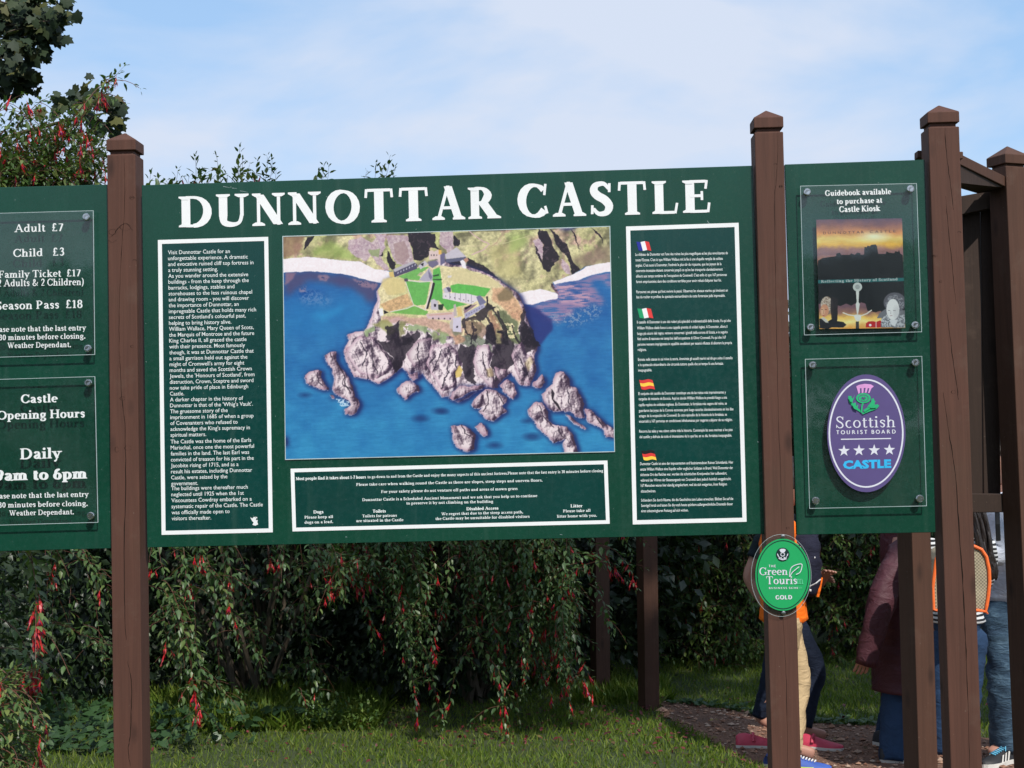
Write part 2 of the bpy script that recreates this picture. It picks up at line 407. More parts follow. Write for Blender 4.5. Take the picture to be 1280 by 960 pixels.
def sans_line(mb, txt, xa, xb, ya, yb, cap, Y, bold=0.012):
    vs, fs, x0, x1 = sans_glyphs(txt, bold)
    a, b = P(xa, ya, Y), P(xb, yb, Y); ux = (b-a)/(x1-x0); uz = (P(xa, ya-cap, Y)-a).z/0.72
    out = [a+ux*(v.x-x0)+Vector((0, 0, uz*v.y)) for v in vs]
    mb.add(out, fs)
# ------------------------------------------------------------------ painted prints (numbers only, no files)
def vnoise(h, w, cell, seed, octv=4, rough=0.5):
    rng = np.random.default_rng(seed); out = np.zeros((h, w)); amp = 1; tot = 0
    for o in range(octv):
        c = max(1.0, cell/2**o); gh, gw = int(h/c)+3, int(w/c)+3; g = rng.random((gh, gw))
        y = np.arange(h)/c; x = np.arange(w)/c; yi = y.astype(int); xi = x.astype(int)
        fy = (y-yi)[:, None]; fx = (x-xi)[None, :]; fy = fy*fy*(3-2*fy); fx = fx*fx*(3-2*fx)
        a = g[yi][:, xi]; b = g[yi][:, xi+1]; c_ = g[yi+1][:, xi]; d = g[yi+1][:, xi+1]
        out += amp*((a*(1-fx)+b*fx)*(1-fy)+(c_*(1-fx)+d*fx)*fy); tot += amp; amp *= rough
    return out/tot
def blur(a, r):
    r = int(r)
    if r < 1: return a
    for _ in range(2):
        for ax in (0, 1):
            p = np.pad(a, [(r+1, r) if k == ax else (0, 0) for k in (0, 1)], mode='edge'); c = np.cumsum(p, ax)
            n = a.shape[ax]; a = (np.take(c, range(2*r+1, 2*r+1+n), ax)-np.take(c, range(0, n), ax))/(2*r+1)
    return a
class Canvas:
    """a picture whose texels know where they sit in the photograph, so shapes can be given in measured pixels"""
    def __init__(s, w, h, tl, tr, br, bl):
        s.w, s.h = w, h
        u, v = np.meshgrid((np.arange(w)+.5)/w, (np.arange(h)+.5)/h)
        f = lambda k: (tl[k]*(1-u)+tr[k]*u)*(1-v)+(bl[k]*(1-u)+br[k]*u)*v
        s.X, s.Y = f(0), f(1); s.c = np.zeros((h, w, 3)); s.corners = (tl, tr, br, bl)
        s.ppx = w/(tr[0]-tl[0])
        s.wx = (vnoise(h, w, 26, 3, 4, .6)-.5); s.wy = (vnoise(h, w, 26, 4, 4, .6)-.5)
    def mask(s, pts, rag=0.0, soft=0.0):
        X, Y = s.X+s.wx*rag, s.Y+s.wy*rag
        x0, x1 = min(p[0] for p in pts)-1, max(p[0] for p in pts)+1; y0, y1 = min(p[1] for p in pts)-1, max(p[1] for p in pts)+1
        sel = (X > x0) & (X < x1) & (Y > y0) & (Y < y1); xs, ys = X[sel], Y[sel]; ins = np.zeros(xs.shape, bool)
        for i in range(len(pts)):
            (ax, ay), (bx, by) = pts[i], pts[(i+1) % len(pts)]
            if ay == by: continue
            ins ^= ((ay > ys) != (by > ys)) & (xs < (bx-ax)*(ys-ay)/(by-ay)+ax)
        m_ = np.zeros(X.shape); m_[sel] = ins
        return blur(m_, soft*s.ppx) if soft else blur(m_, 1)*.5+m_*.5
    def line(s, pts, wd, rag=0.0):
        X, Y = s.X+s.wx*rag, s.Y+s.wy*rag; d = np.full(X.shape, 1e9)
        for (ax, ay), (bx, by) in zip(pts, pts[1:]):
            L2 = (bx-ax)**2+(by-ay)**2+1e-9; t = np.clip(((X-ax)*(bx-ax)+(Y-ay)*(by-ay))/L2, 0, 1)
            d = np.minimum(d, np.hypot(X-ax-t*(bx-ax), Y-ay-t*(by-ay)))
        return np.clip((wd/2-d)*s.ppx+.5, 0, 1)
    def ell(s, cx, cy, rx, ry, soft=.3):
        return np.clip((1-np.hypot((s.X-cx)/rx, (s.Y-cy)/ry))*min(rx, ry)/soft+.5, 0, 1)
    def put(s, m_, col, a=1.0):
        col = np.array(col, float)/255 if not isinstance(col, np.ndarray) else col
        m_ = (m_*a)[..., None]; s.c = s.c*(1-m_)+col*m_
    def image(s, name):
        im = bpy.data.images.new(name, s.w, s.h, alpha=False)
        px = np.ones((s.h, s.w, 4), np.float32); px[..., :3] = np.clip(s.c[::-1], 0, 1)
        im.pixels.foreach_set(px.ravel()); im.update(); im.pack(); return im
def print_mat(name, im, k=0.8, rough=0.3):
    t = NT(name); uv = t.n('ShaderNodeTexCoord').outputs['UV']
    tx = t.n('ShaderNodeTexImage', {'Vector': uv}, image=im, extension='EXTEND')
    c = t.mix(1.0, tx.outputs[0], (k, k, k, 1), 'MULTIPLY')
    return t.done(t.bsdf(Base_Color=c, Roughness=rough))
def picture(name, corners, Y, mat, parent, n=6, thick=0.003):
    tl, tr, br, bl = corners; me = bpy.data.meshes.new(name); vs, fs, uvs = [], [], []
    for j in range(n+1):
        for i in range(n+1):
            u, v = i/n, j/n
            x = (tl[0]*(1-u)+tr[0]*u)*(1-v)+(bl[0]*(1-u)+br[0]*u)*v; y = (tl[1]*(1-u)+tr[1]*u)*(1-v)+(bl[1]*(1-u)+br[1]*u)*v
            vs.append(tuple(P(x, y, Y))); uvs.append((u, 1-v))
    for j in range(n):
        for i in range(n):
            a = j*(n+1)+i; fs.append((a, a+n+1, a+n+2, a+1))
    nf = len(fs); k = len(vs); cs = [0, n, (n+1)*(n+1)-1, (n+1)*n]
    for c in cs: vs.append((vs[c][0], vs[c][1]+thick, vs[c][2])); uvs.append(uvs[c])
    for q in range(4): fs.append((cs[q], cs[(q+1) % 4], k+(q+1) % 4, k+q))
    me.from_pydata(vs, [], fs); ul = me.uv_layers.new(name='UVMap')
    for l in me.loops: ul.data[l.index].uv = uvs[l.vertex_index]
    me.materials.append(mat); o = bpy.data.objects.new(name, me); COL.objects.link(o)
    if parent: attach(o, parent)
    return o

def paint_aerial():
    K = Canvas(1020, 704, (353.7, 295.4), (762, 283), (768, 564.3), (357, 574))
    h, w = K.h, K.w
    T_ = {'6': (340, 270, 5.82), '7': (550, 270, 5.565), '8': (340, 420, 5.82), '9': (550, 420, 5.565), 'k': (460, 290, 5.333), 'c': (420, 400, 4.571)}
    def q(z, s_):
        a = [float(t) for t in s_.replace(',', ' ').split()]; ox, oy, k = T_[z]
        return [(ox+a[i]/k, oy+a[i+1]/k) for i in range(0, len(a), 2)]
    n1 = vnoise(h, w, 60, 1, 5); n2 = vnoise(h, w, 16, 2, 4, .6); n3 = vnoise(h, w, 6, 5, 3, .7)
    yy = (K.Y-285)/285
    sea = np.stack([.13+.08*yy+.10*(n1-.5), .34+.21*yy+.18*(n1-.5), .62+.13*yy+.12*(n1-.5)], -1)
    st = vnoise(h*1, w, 9, 9, 3); st = np.repeat(vnoise(h, w//6+2, 4, 11, 3), 6, 1)[:, :w]
    sea = sea+(st-.5)[..., None]*np.array([.05, .07, .07])
    K.c = sea
    K.put(K.mask(q('6', '120 580 300 620 420 640 560 560 700 600 620 800 300 880 100 850'), 12, 8), (40, 130, 190), .5)
    K.put(K.mask(q('6', '250 720 420 700 520 620 480 720 350 780'), 12, 4), (50, 150, 205), .7)
    K.put(K.mask(q('6', '90 410 300 405 560 432 785 480 765 640 700 620 600 520 420 500 300 470 180 520 110 600'), 10, 4), (88, 70, 105), .75)
    K.put(K.mask(q('6', '90 415 180 420 150 480 95 500'), 8, 1), (150, 115, 135), .8)
    K.put((K.mask(q('6', '330 420 420 430 390 480 340 470'), 8, 1)+K.mask(q('6', '200 520 260 510 250 570 205 560'), 8, 1)+K.mask(q('6', '580 450 770 500 740 540 640 510'), 8, 1))*(n3 > .42), (185, 140, 150), .6)
    K.put(K.mask(q('6', '180 560 340 540 440 620 380 650 220 620'), 10, 4)*(n3 > .5), (130, 150, 190), .5)
    # hills
    land = K.mask(q('6', '60 120 1300 90 1300 430 850 400 740 390 640 335 460 320 280 300 60 322'), 1.5)+K.mask(q('7', '0 60 1200 40 1200 325 1010 350 960 385 900 420 780 460 820 540 700 510 540 545 400 470 0 400'), 1.5)
    land = np.clip(land, 0, 1)
    a = np.clip((n1-.35)*3, 0, 1)[..., None]; lc = np.array([178, 170, 124])/255*(1-a)+np.array([200, 190, 146])/255*a
    g_ = np.clip((vnoise(h, w, 90, 21, 4)-.50)*5, 0, 1)[..., None]; lc = lc*(1-g_*.5)+np.array([170, 182, 112])/255*g_*.5
    p_ = np.clip((vnoise(h, w, 46, 22, 5, .65)-.54)*7, 0, 1)[..., None]; lc = lc*(1-p_*.7)+np.array([190, 150, 140])/255*p_*.7
    fold = np.roll(n1, (5, 10), (0, 1))-n1; lc = lc*(0.86+0.30*n3[..., None])*(1+np.clip(fold*2.6, -.34, .14)[..., None])
    K.put(land, lc)
    K.put(K.mask(q('6', '80 140 240 140 200 270 100 310 80 300'), 5, 2), (150, 110, 90), .7)
    K.put(K.mask(q('6', '300 240 420 180 560 250 640 330 460 320 290 300'), 6, 3), (158, 182, 92), .7)
    K.put(K.mask(q('7', '350 220 560 160 560 430 420 440 380 380'), 6, 3), (205, 192, 132), .6)
    K.put(K.mask(q('7', '500 130 640 130 560 240 470 260'), 6, 3), (170, 188, 108), .7)
    K.put(K.mask(q('7', '900 300 1180 200 1180 330 1000 350'), 6, 3), (150, 128, 108), .7)
    pinkr = lambda k: np.stack([.86+.12*(n3-.5)*k, .74+.16*(n3-.5)*k, .80+.12*(n3-.5)*k], -1)
    for z, s_ in (('6', '560 180 640 150 720 200 760 150 830 130 820 220 790 300 850 380 840 410 760 350 720 290 680 330 600 290 550 240'),
                  ('6', '830 140 990 140 1000 200 1030 330 960 370 900 350 850 230'), ('6', '740 130 800 130 830 230 800 260 770 180'),
                  ('7', '0 110 90 108 95 220 60 270 20 220 0 200'), ('7', '650 180 700 150 715 250 700 330 670 250'), ('7', '840 300 900 350 920 410 880 400 840 340')):
        K.put(K.mask(q(z, s_), 5), pinkr(2.4)*.92, .85)
    K.put(K.mask(q('6', '880 200 960 180 1000 300 950 360 900 320'), 5), (170, 140, 138), .7)
    K.put(K.mask(q('6', '700 250 790 240 770 300 720 290'), 4), (150, 165, 110), .8)
    D = (34, 26, 36)
    for z, s_ in (('6', '1000 120 1190 120 1180 190 1225 245 1160 230 1140 290 1070 330 1030 320 1010 220 990 160'), ('6', '255 150 305 148 275 200 240 240 225 250 240 200'),
                  ('6', '840 250 870 310 895 350 880 395 850 370 830 300'), ('6', '770 290 800 265 800 290'), ('k', '570 22 612 50 605 102 572 96'),
                  ('k', '660 170 700 185 800 240 877 312 830 300 760 262 660 232'), ('k', '505 200 560 190 632 190 636 240 590 256 520 228'),
                  ('7', '680 100 740 108 790 210 840 290 780 350 765 392 715 385 700 330 655 210 668 220 705 320 712 200 690 150'),
                  ('7', '765 95 820 130 880 200 905 290 972 372 925 408 905 340 850 250 800 170'), ('7', '1060 80 1090 100 1150 207'), ('7', '910 100 930 120 985 255 955 200'),
                  ('7', '765 460 800 480 832 545 822 555 790 510')):
        dm = K.mask(q(z, s_), 7); K.put(dm, D, .93); K.put(dm*(n3 > .60)*(n2 > .48), (104, 84, 92), .45)
    K.put(K.line(q('7', '205 110 260 150 340 195 300 235 220 270'), 1.6, 2), (216, 180, 175), .9)
    K.put(K.line(q('7', '130 210 250 210 345 200'), .8, 2), (225, 205, 165), .8)
    K.put(K.line(q('7', '345 200 450 190 640 130'), .8, 2), (225, 215, 165), .6)
    K.put(K.line(q('7', '470 100 400 180 330 230'), .9, 3), (190, 150, 130), .7)
    # beaches and shallows
    K.put(K.mask(q('7', '600 615 820 560 780 470 1000 440 1080 408 1190 385 1190 500 1110 450 1040 465 1120 560 1145 600 980 650 860 720 780 750 700 690'), 9, 3)*np.clip(.35+(st-.3)*2.2, 0, 1), (176, 132, 164), .8)
    K.put(K.mask(q('7', '790 480 930 470 1060 560 1000 620 850 600'), 8, 2)*np.clip((st-.35)*3, 0, 1), (222, 172, 186), .7)
    K.put(K.mask(q('7', '700 720 980 640 1160 600 1120 700 900 780'), 9, 3)*(n3 > .56), (190, 180, 190), .5)
    be = np.stack([.99+0*n3, .945+.05*(n3-.5), .955+.05*(n3-.5)], -1)
    K.put(K.mask(q('6', '60 315 270 297 460 320 640 333 740 383 855 405 890 440 800 492 700 470 560 430 430 412 280 405 60 412'), 2.5), be)
    K.put(K.mask(q('7', '530 545 640 515 700 508 760 520 822 545 820 575 700 600 640 618 580 610'), 2.5), be)
    K.put(K.mask(q('7', '780 455 880 428 960 388 1020 350 1195 320 1195 385 1060 410 960 447 860 462 800 475'), 2.5), be)
    # sea shade right of the headland
    K.put(K.mask(q('k', '1035 480 1150 520 1225 590 1225 655 1150 747 1120 800 1040 700'), 5, 1.5), (44, 44, 112), .8)
    # rocks
    def streak(cell, k, seed, oc, ro):          # noise drawn out along the strata, leaning to the right going down
        a_ = np.repeat(vnoise(h//k+2, w, cell, seed, oc, ro), k, 0)[:h]; a_ = blur(a_, k//2)
        for i in range(h): a_[i] = np.roll(a_[i], int(i*.22+14*math.sin(i/55)))
        return a_
    rg = 1-abs(2*streak(13, 3, 31, 3, .5)-1); sh = np.roll(rg, (2, 3), (0, 1))-rg
    fc = 1-abs(2*streak(44, 2, 37, 3, .5)-1); sf = np.roll(fc, (3, 6), (0, 1))-fc
    def rock(pts, rag=5, base=(226, 198, 214), dark=(66, 48, 68), surf=True, shade=True, light=1.0):
        m_ = K.mask(pts, rag)
        if shade:
            K.put(np.clip(blur(np.roll(m_, (4, 9), (0, 1)), 7)*1.4, 0, 1), (32, 36, 92), .75)
            K.put(np.clip(blur(np.roll(m_, (7, -3), (0, 1)), 6)*1.2, 0, 1), (34, 50, 110), .45)
        if surf: K.put(np.clip(blur(m_, 9)*1.3, 0, 1), (30, 40, 96), .55); K.put(np.clip(blur(np.roll(m_, (2, -2), (0, 1)), 1), 0, 1)*(n3 > .44), (235, 222, 232), .8)
        b = blur(m_, 6); gx = np.gradient(b, axis=1); gy = np.gradient(b, axis=0)
        iso = vnoise(h, w, 20, 51, 5, .68); lob = 1-abs(2*vnoise(h, w, 80, 52, 3, .5)-1); sl_ = blur(np.roll(lob, (6, 12), (0, 1))-lob, 3); si = np.roll(iso, (3, 4), (0, 1))-iso
        s_ = np.clip(.80+sh*.9+sf*1.7+si*2.0+sl_*3.0+(gx*1.3+gy*.4)*11+.30*(n2-.5), 0, 1)[..., None]
        crack = (np.clip((rg-.93)*16, 0, 1)*.45*(n2 > .45))[..., None]
        b14 = np.clip((blur(m_, 13)-.42)*2.1, 0, 1)[..., None]; bc = np.array([192, 154, 172])/255*(1-b14)+np.array([246, 226, 228])/255*b14
        col = np.array(dark)/255*(1-s_)+bc*s_*light
        col = col*(1-crack)+np.array(dark)/255*crack
        hi = np.clip((s_-.90)*4, 0, 1)*b14; col = col*(1-hi)+np.array([.99, .93, .94])*hi; rim = np.clip((.62-blur(m_, 2))*3, 0, 1)[..., None]*(n3 > .35)[..., None]; col = col*(1-rim*.5)+np.array([.20, .14, .20])*rim*.5
        K.put(m_, col); return m_
    head = q('6', '885 438 800 490 765 540 770 620 740 680 700 780 640 850')+q('c', '185 20 160 62 110 68 68 78 78 110 45 180 60 240 100 322 160 330 240 362 292 340 340 300 385 268 420 312 470 338 500 300 530 345 575 400 612 440 640 432 700 472 760 440 850 385 900 398 950 350 1000 300 1060 375 1110 378 1142 280 1135 210 1152 150 1120 108 1090 20')+q('7', '640 800 600 700 585 620 540 540 400 440 330 400 200 350 100 340 0 300')
    hm = rock(head, 4)
    pl = q('6', '885 438 800 492 770 540 790 600 780 680')+q('k', '80 560 90 600 200 570 300 620 420 640 520 690 600 700 700 680 780 640 830 600 900 700 1000 747 1010 620 1040 560 1000 460 900 360 800 290 640 240 480 220 330 190')
    tan = np.array([230, 214, 168])/255*(1-g_*.3)+np.array([160, 172, 96])/255*g_*.3; tan = tan*(.84+.34*n3[..., None])
    K.put(K.mask(pl, 4)*hm, tan)
    K.put(K.mask(q('k', '90 570 200 560 400 575 520 600 640 640 620 700 500 690 420 640 300 620 200 600 100 620'), 6, 1), np.array([205, 158, 148])/255*(.85+.3*n3[..., None]), .75)
    K.put(K.mask(q('k', '830 380 900 360 980 440 1040 520 1020 590 950 560 900 500 830 460'), 5, 1), np.array([214, 164, 130])/255*(.8+.4*n3[..., None]), .8)
    K.put(K.mask(q('k', '860 420 920 360 965 400 970 440 920 460 870 455'), 5, 1), (128, 112, 82), .8)
    K.put(K.mask(q('k', '650 590 760 600 800 660 760 720 640 700'), 5), np.array([160, 128, 108])/255*(.7+.6*n3[..., None]), .8)
    K.put(K.mask(q('k', '780 480 870 500 1000 600 1030 747 900 747 900 640 800 560'), 6, 1)*(n2 > .42), (98, 108, 78), .8)
    K.put(K.mask(q('c', '200 20 300 0 340 60 300 90 250 40'), 5, 1), (158, 158, 92), .8)
    K.put((K.mask(q('c', '160 60 220 30 230 60 170 100'), 5, 1)+K.mask(q('c', '340 60 380 20 520 40 560 100 470 60 400 60'), 5, 1)+K.mask(q('c', '560 60 640 80 680 130 600 130'), 5, 1))*(n2 > .4), (150, 172, 118), .8)
    K.put(K.mask(q('c', '660 60 780 80 880 120 900 180 800 160 700 130'), 5, 1)*(n2 > .4), (104, 118, 92), .7)
    for z, s_ in (('c', '362 20 345 90 290 130 235 120 300 200 330 250 345 300 388 268 395 200 445 150 420 105 370 85'), ('c', '705 135 780 145 785 260 792 372 745 345 718 262 692 200'),
                  ('c', '870 30 960 50 1012 130 1003 250 962 300 905 352 893 270 902 150 858 80'), ('c', '1068 10 1112 50 1152 128 1128 165 1098 200 1060 110'),
                  ('c', '455 60 480 90 450 150 430 130 400 120 440 90'), ('c', '520 60 545 100 525 180 500 140'), ('c', '225 120 250 140 330 250 322 270 260 190'),
                  ('k', '622 590 700 570 790 478 860 500 812 520 780 600 720 580 660 600 650 645 622 640'), ('k', '770 650 830 610 900 660 930 747 770 747 800 700'),
                  ('k', '1015 560 1042 500 1045 610 1100 700 1150 760 1000 760 1020 650'), ('k', '120 640 210 590 200 660 160 720 130 720'), ('k', '230 700 280 650 320 747 230 747'), ('k', '690 690 740 690 720 740 690 730')):
        dm = K.mask(q(z, s_), 11); K.put(dm, D, .80); K.put(dm*(n3 > .62)*(n2 > .5), (92, 74, 88), .4)
    for s_, c_ in (('690 590 720 570 760 640 740 700 690 690', (120, 104, 84)), ('800 540 830 520 880 620 900 700 860 690 820 620', (186, 140, 112)), ('880 520 920 520 960 620 990 720 950 740 920 640', (110, 114, 84)), ('930 480 990 500 1015 560 1000 600 950 560', (206, 158, 126)),
                   ('210 600 280 600 260 660 220 700', (150, 146, 98)), ('420 650 480 650 470 720 430 730', (142, 150, 104)), ('560 690 620 680 640 730 580 747', (196, 150, 122)), ('850 640 880 640 900 747 860 747', (160, 150, 110))):
        K.put(K.mask(q('k', s_), 8, 1)*(n2 > .40), np.array(c_)/255*(.75+.5*n3[..., None]), .85)
    for s_ in ('790 560 830 640 850 720', '870 530 900 600 930 700', '700 600 710 660 700 700', '830 500 870 560 900 640', '960 620 980 700 1000 747', '640 650 680 690 690 747'):
        K.put(K.line(q('k', s_), 2.4, 10), D, .75)
    for z, s_, l_ in (('c', '130 90 220 100 300 210 330 260 290 310 230 330 140 310 80 240 60 170', 1.0), ('c', '470 110 540 100 560 200 520 290 440 260 400 200 430 160', .92),
                      ('c', '540 150 640 130 700 180 720 260 680 300 690 380 640 400 600 400 560 330 520 260', 1.02), ('c', '800 150 870 140 895 200 880 260 900 330 930 390 890 400 850 350 800 300 780 240', .98),
                      ('c', '1000 200 1060 120 1100 200 1130 220 1140 280 1110 370 1060 340 1020 280', .98), ('c', '905 270 975 280 975 330 930 340 905 310', .95)):
        rock(q(z, s_), 5, surf=False, shade=False, light=l_)
    for s_ in ('230 130 262 180 300 240 322 262', '150 120 170 200 150 260', '200 140 210 220 235 300', '640 150 650 230 635 320 600 390', '600 160 585 240 560 300', '690 200 690 280 660 350', '830 180 842 260 880 330', '560 200 545 260', '1050 210 1070 280 1100 330', '1100 240 1085 310 1060 360', '470 130 480 190 470 260'):
        K.put(K.line(q('c', s_), 1.5, 9), (40, 30, 46), .75)
    K.put(K.mask(q('9', '105 250 135 205 160 240 140 280 110 290'), 3, .5), (232, 200, 112), .9)
    K.put(K.mask(q('9', '590 190 630 140 650 180 610 250'), 3, 1), (236, 212, 160), .6)
    K.put(K.mask(q('9', '320 230 360 220 370 280 335 290'), 3, 1), (232, 206, 150), .6)
    for z, s_ in (('8', '235 285 262 262 330 242 360 262 355 300 385 345 415 395 400 402 330 385 290 360 250 340'), ('8', '375 140 420 110 465 115 470 180 500 240 550 300 585 390 600 440 630 480 630 520 600 570 535 580 520 530 580 500 560 470 480 430 445 380 455 300 435 240 395 190'),
                  ('8', '425 430 450 435 470 460 440 460'), ('c', '350 395 380 360 430 338 470 380 480 410 440 420 400 455 360 420'), ('c', '395 280 425 305 470 300 475 335 440 345'),
                  ('9', '60 430 130 350 230 345 320 345 300 370 220 385 150 420 80 450'), ('9', '215 470 320 370 400 390 470 430 460 460 430 480 465 530 430 550 380 590 330 585 265 520 300 495 240 500'),
                  ('9', '415 350 470 300 515 330 530 400 515 440 490 430 440 385'), ('9', '80 630 150 612 200 640 245 690 240 780 190 800 140 795 95 740'), ('9', '240 620 290 600 330 650 340 690 310 705 270 670'),
                  ('9', '700 400 780 330 810 260 860 250 900 290 900 350 960 370 1000 460 1010 570 960 565 910 530 860 530 820 525 750 500 720 450'),
                  ('9', '615 510 650 460 710 452 750 520 760 590 820 630 880 630 930 690 960 810 860 810 850 750 870 710 800 740 740 690 660 600 620 550'),
                  ('9', '1015 505 1080 540 1150 610 1215 650 1215 705 1160 700 1130 640 1030 600'), ('9', '650 320 720 260 725 330 690 365 650 350'), ('9', '870 540 930 580 1015 650 990 655 900 590')):
        rock(q(z, s_), 6, light=.97)
    for z, s_ in (('9', '150 612 170 680 240 720'), ('9', '330 380 340 470 300 520'), ('9', '400 400 440 470'), ('9', '880 370 900 450 920 520'), ('9', '690 480 720 560 800 640'), ('9', '820 640 840 700 870 710'), ('8', '470 190 520 300 560 420'), ('8', '520 300 520 360 580 400'), ('8', '320 270 330 340 370 370'), ('8', '420 120 430 180')):
        K.put(K.line(q(z, s_), 1.3, 7), (44, 32, 48), .7)
    K.put(K.mask(q('9', '775 365 800 400 790 440 820 470 850 530 820 500 780 440'), 2), D, .9)
    K.put(K.mask(q('9', '1070 530 1130 620 1140 640 1100 590'), 1.5), D, .9)
    K.put(K.mask(q('8', '470 460 530 460 560 480 560 505 500 510 480 490'), 4)*(n3 > .45), (205, 225, 240), .9)
    for z, cx, cy, r_ in (('8', 1080, 600, 9), ('8', 240, 430, 6), ('8', 1240, 550, 6), ('9', 640, 700, 10), ('9', 610, 590, 6), ('9', 0, 520, 8), ('9', 380, 760, 8)):
        ox, oy, k = T_[z]; K.put(K.ell(ox+cx/k, oy+cy/k, r_, r_*.45, 5), (26, 52, 108), .7)
    # lawns, walls and buildings on the rock
    gr = lambda r, g, b: np.array([r, g, b])/255*(.94+.12*n3[..., None])
    for s_, c in (('250 328 415 330 388 470 380 485 320 490 300 480', (112, 184, 92)), ('478 232 435 250 428 320 442 345 410 470 470 455 530 522 600 497 660 482 510 442 498 400 492 330', (104, 184, 88)),
                  ('548 358 600 345 720 360 818 378 780 430 700 424 560 402', (102, 188, 86)), ('205 297 340 238 410 232 335 290 352 300 342 322 250 316', (122, 184, 96)), ('145 532 310 495 402 530 392 556 190 542', (126, 184, 92))):
        K.put(K.mask(q('k', s_), .8), gr(*c))
    K.put(K.mask(q('k', '80 482 200 432 262 410 300 486 150 530 112 520'), 2), np.array([214, 172, 126])/255*(.8+.4*n3[..., None]), .9)
    K.put(K.mask(q('k', '98 315 150 302 240 322 250 400 180 420 130 420 92 350'), 2, 1), (226, 204, 142), .8)
    K.put(K.mask(q('k', '550 262 640 250 780 300 880 330 860 370 730 355 590 338 540 320'), 3, 1), (222, 206, 156), .8)
    K.put(K.line(q('k', '438 345 425 400 404 470 395 505'), 3.2), D, .9)
    for s_, w_ in (('250 320 345 333', 1.3), ('345 333 430 328 415 400 382 520', 1.4), ('382 520 320 492', 1.0), ('250 330 305 488', .8), ('305 490 260 510 150 532', 1.0), ('500 400 500 440 650 470', 1.0)):
        K.put(K.line(q('k', s_), w_), (232, 220, 214), .95)
    F = lambda s_, c, al=1.0, r_=.7: K.put(K.mask(q('k', s_), r_), c, al)
    F('140 265 170 262 178 302 145 300', (222, 192, 120)); F('172 262 300 200 325 212 328 246 178 302', (86, 80, 104)); F('165 250 300 195 318 202 180 268', (190, 182, 190))
    for i in range(7): F('%d %d %d %d %d %d' % (195+i*19, 280-i*9, 201+i*19, 262-i*9, 205+i*19, 276-i*9), (206, 200, 214))
    F('335 225 380 190 400 215 350 250', (205, 198, 206)); F('350 215 372 205 368 230', D)
    F('405 128 430 122 440 132 465 118 488 128 486 212 462 180 408 186', (228, 202, 196)); F('482 150 512 138 512 205 482 222', (112, 106, 138)); F('470 118 490 120 488 150 470 150', (232, 186, 96))
    for i in range(3): F('%d 150 %d 150 %d 160 %d 160' % (420+i*18, 425+i*18, 425+i*18, 420+i*18), D)
    F('400 196 460 192 470 215 430 240 405 225', (120, 112, 138)); F('512 150 590 102 655 165 520 182', (205, 196, 206)); F('520 182 655 165 640 192 520 205', (98, 98, 124)); F('613 195 632 186 650 200 654 246 632 240', (248, 240, 244)); F('636 182 660 170 672 190 650 205', (196, 142, 122))
    F('340 322 372 282 392 262 408 236 432 290 428 326 380 330', (184, 176, 192)); F('400 250 430 300 420 320 405 300', (130, 122, 148)); F('325 292 350 268 372 272 350 290', (190, 178, 150))
    for a_ in ('430 290 472 280 474 292 436 298', '432 316 490 312 494 322 436 322'): F(a_, (50, 80, 50))
    F('418 455 440 446 466 462 470 522 420 518', (206, 196, 206)); F('468 482 505 480 498 520 470 520', (48, 60, 48)); F('440 480 455 482 452 500 440 498', D)
    F('385 548 575 532 575 590 400 578', (222, 192, 196)); F('410 550 560 535 560 548 400 560', (214, 172, 158))
    for i in range(4): F('%d 572 %d 572 %d 582 %d 582' % (430+i*38, 437+i*38, 437+i*38, 430+i*38), D)
    F('500 380 540 362 548 400 515 412', (200, 192, 206)); F('505 405 660 410 745 432 752 445 690 482 500 442', (232, 222, 228)); F('520 368 552 372 552 402 535 398', (92, 84, 110))
    for i in range(5): K.put(K.line([(460+(545+i*36)/5.333, 290+(402+i*4)/5.333), (460+(545+i*36)/5.333, 290+(446+i*7)/5.333)], .7), (150, 140, 160), .9)
    for i in range(7): F('%d %d %d %d %d %d' % (515+i*30, 425+i*6, 521+i*30, 425+i*6, 521+i*30, 436+i*6), D)
    F('720 432 748 420 790 470 745 492', (122, 120, 150)); F('642 545 770 478 782 500 772 506 648 582', (178, 172, 198)); F('636 512 700 486 730 480 642 545', (150, 120, 130)); F('640 505 690 482 690 492 650 520', D)
    for i in range(7): F('%d %d %d %d %d %d' % (652+i*17, 560-i*9, 658+i*17, 548-i*9, 661+i*17, 556-i*9), (90, 84, 110))
    F('565 572 622 566 622 668 565 664', (216, 206, 222)); F('590 625 600 627 598 640 588 638', D); F('545 600 565 580 565 650 545 640', (205, 190, 180)); F('570 485 585 480 592 560 572 560', (196, 180, 180)); F('592 500 620 505 632 560 600 560', (226, 196, 130))
    F('66 512 98 508 104 556 80 562', (246, 240, 240)); F('104 520 138 536 108 548', D); F('790 430 800 428 800 490 790 490', D); F('240 312 262 308 268 330 244 330', (90, 84, 96)); F('530 292 560 290 552 306 532 306', (226, 216, 214))
    K.c = np.clip(K.c*(1.0+.05*(n3-.5)[..., None]), 0, 1)
    return K
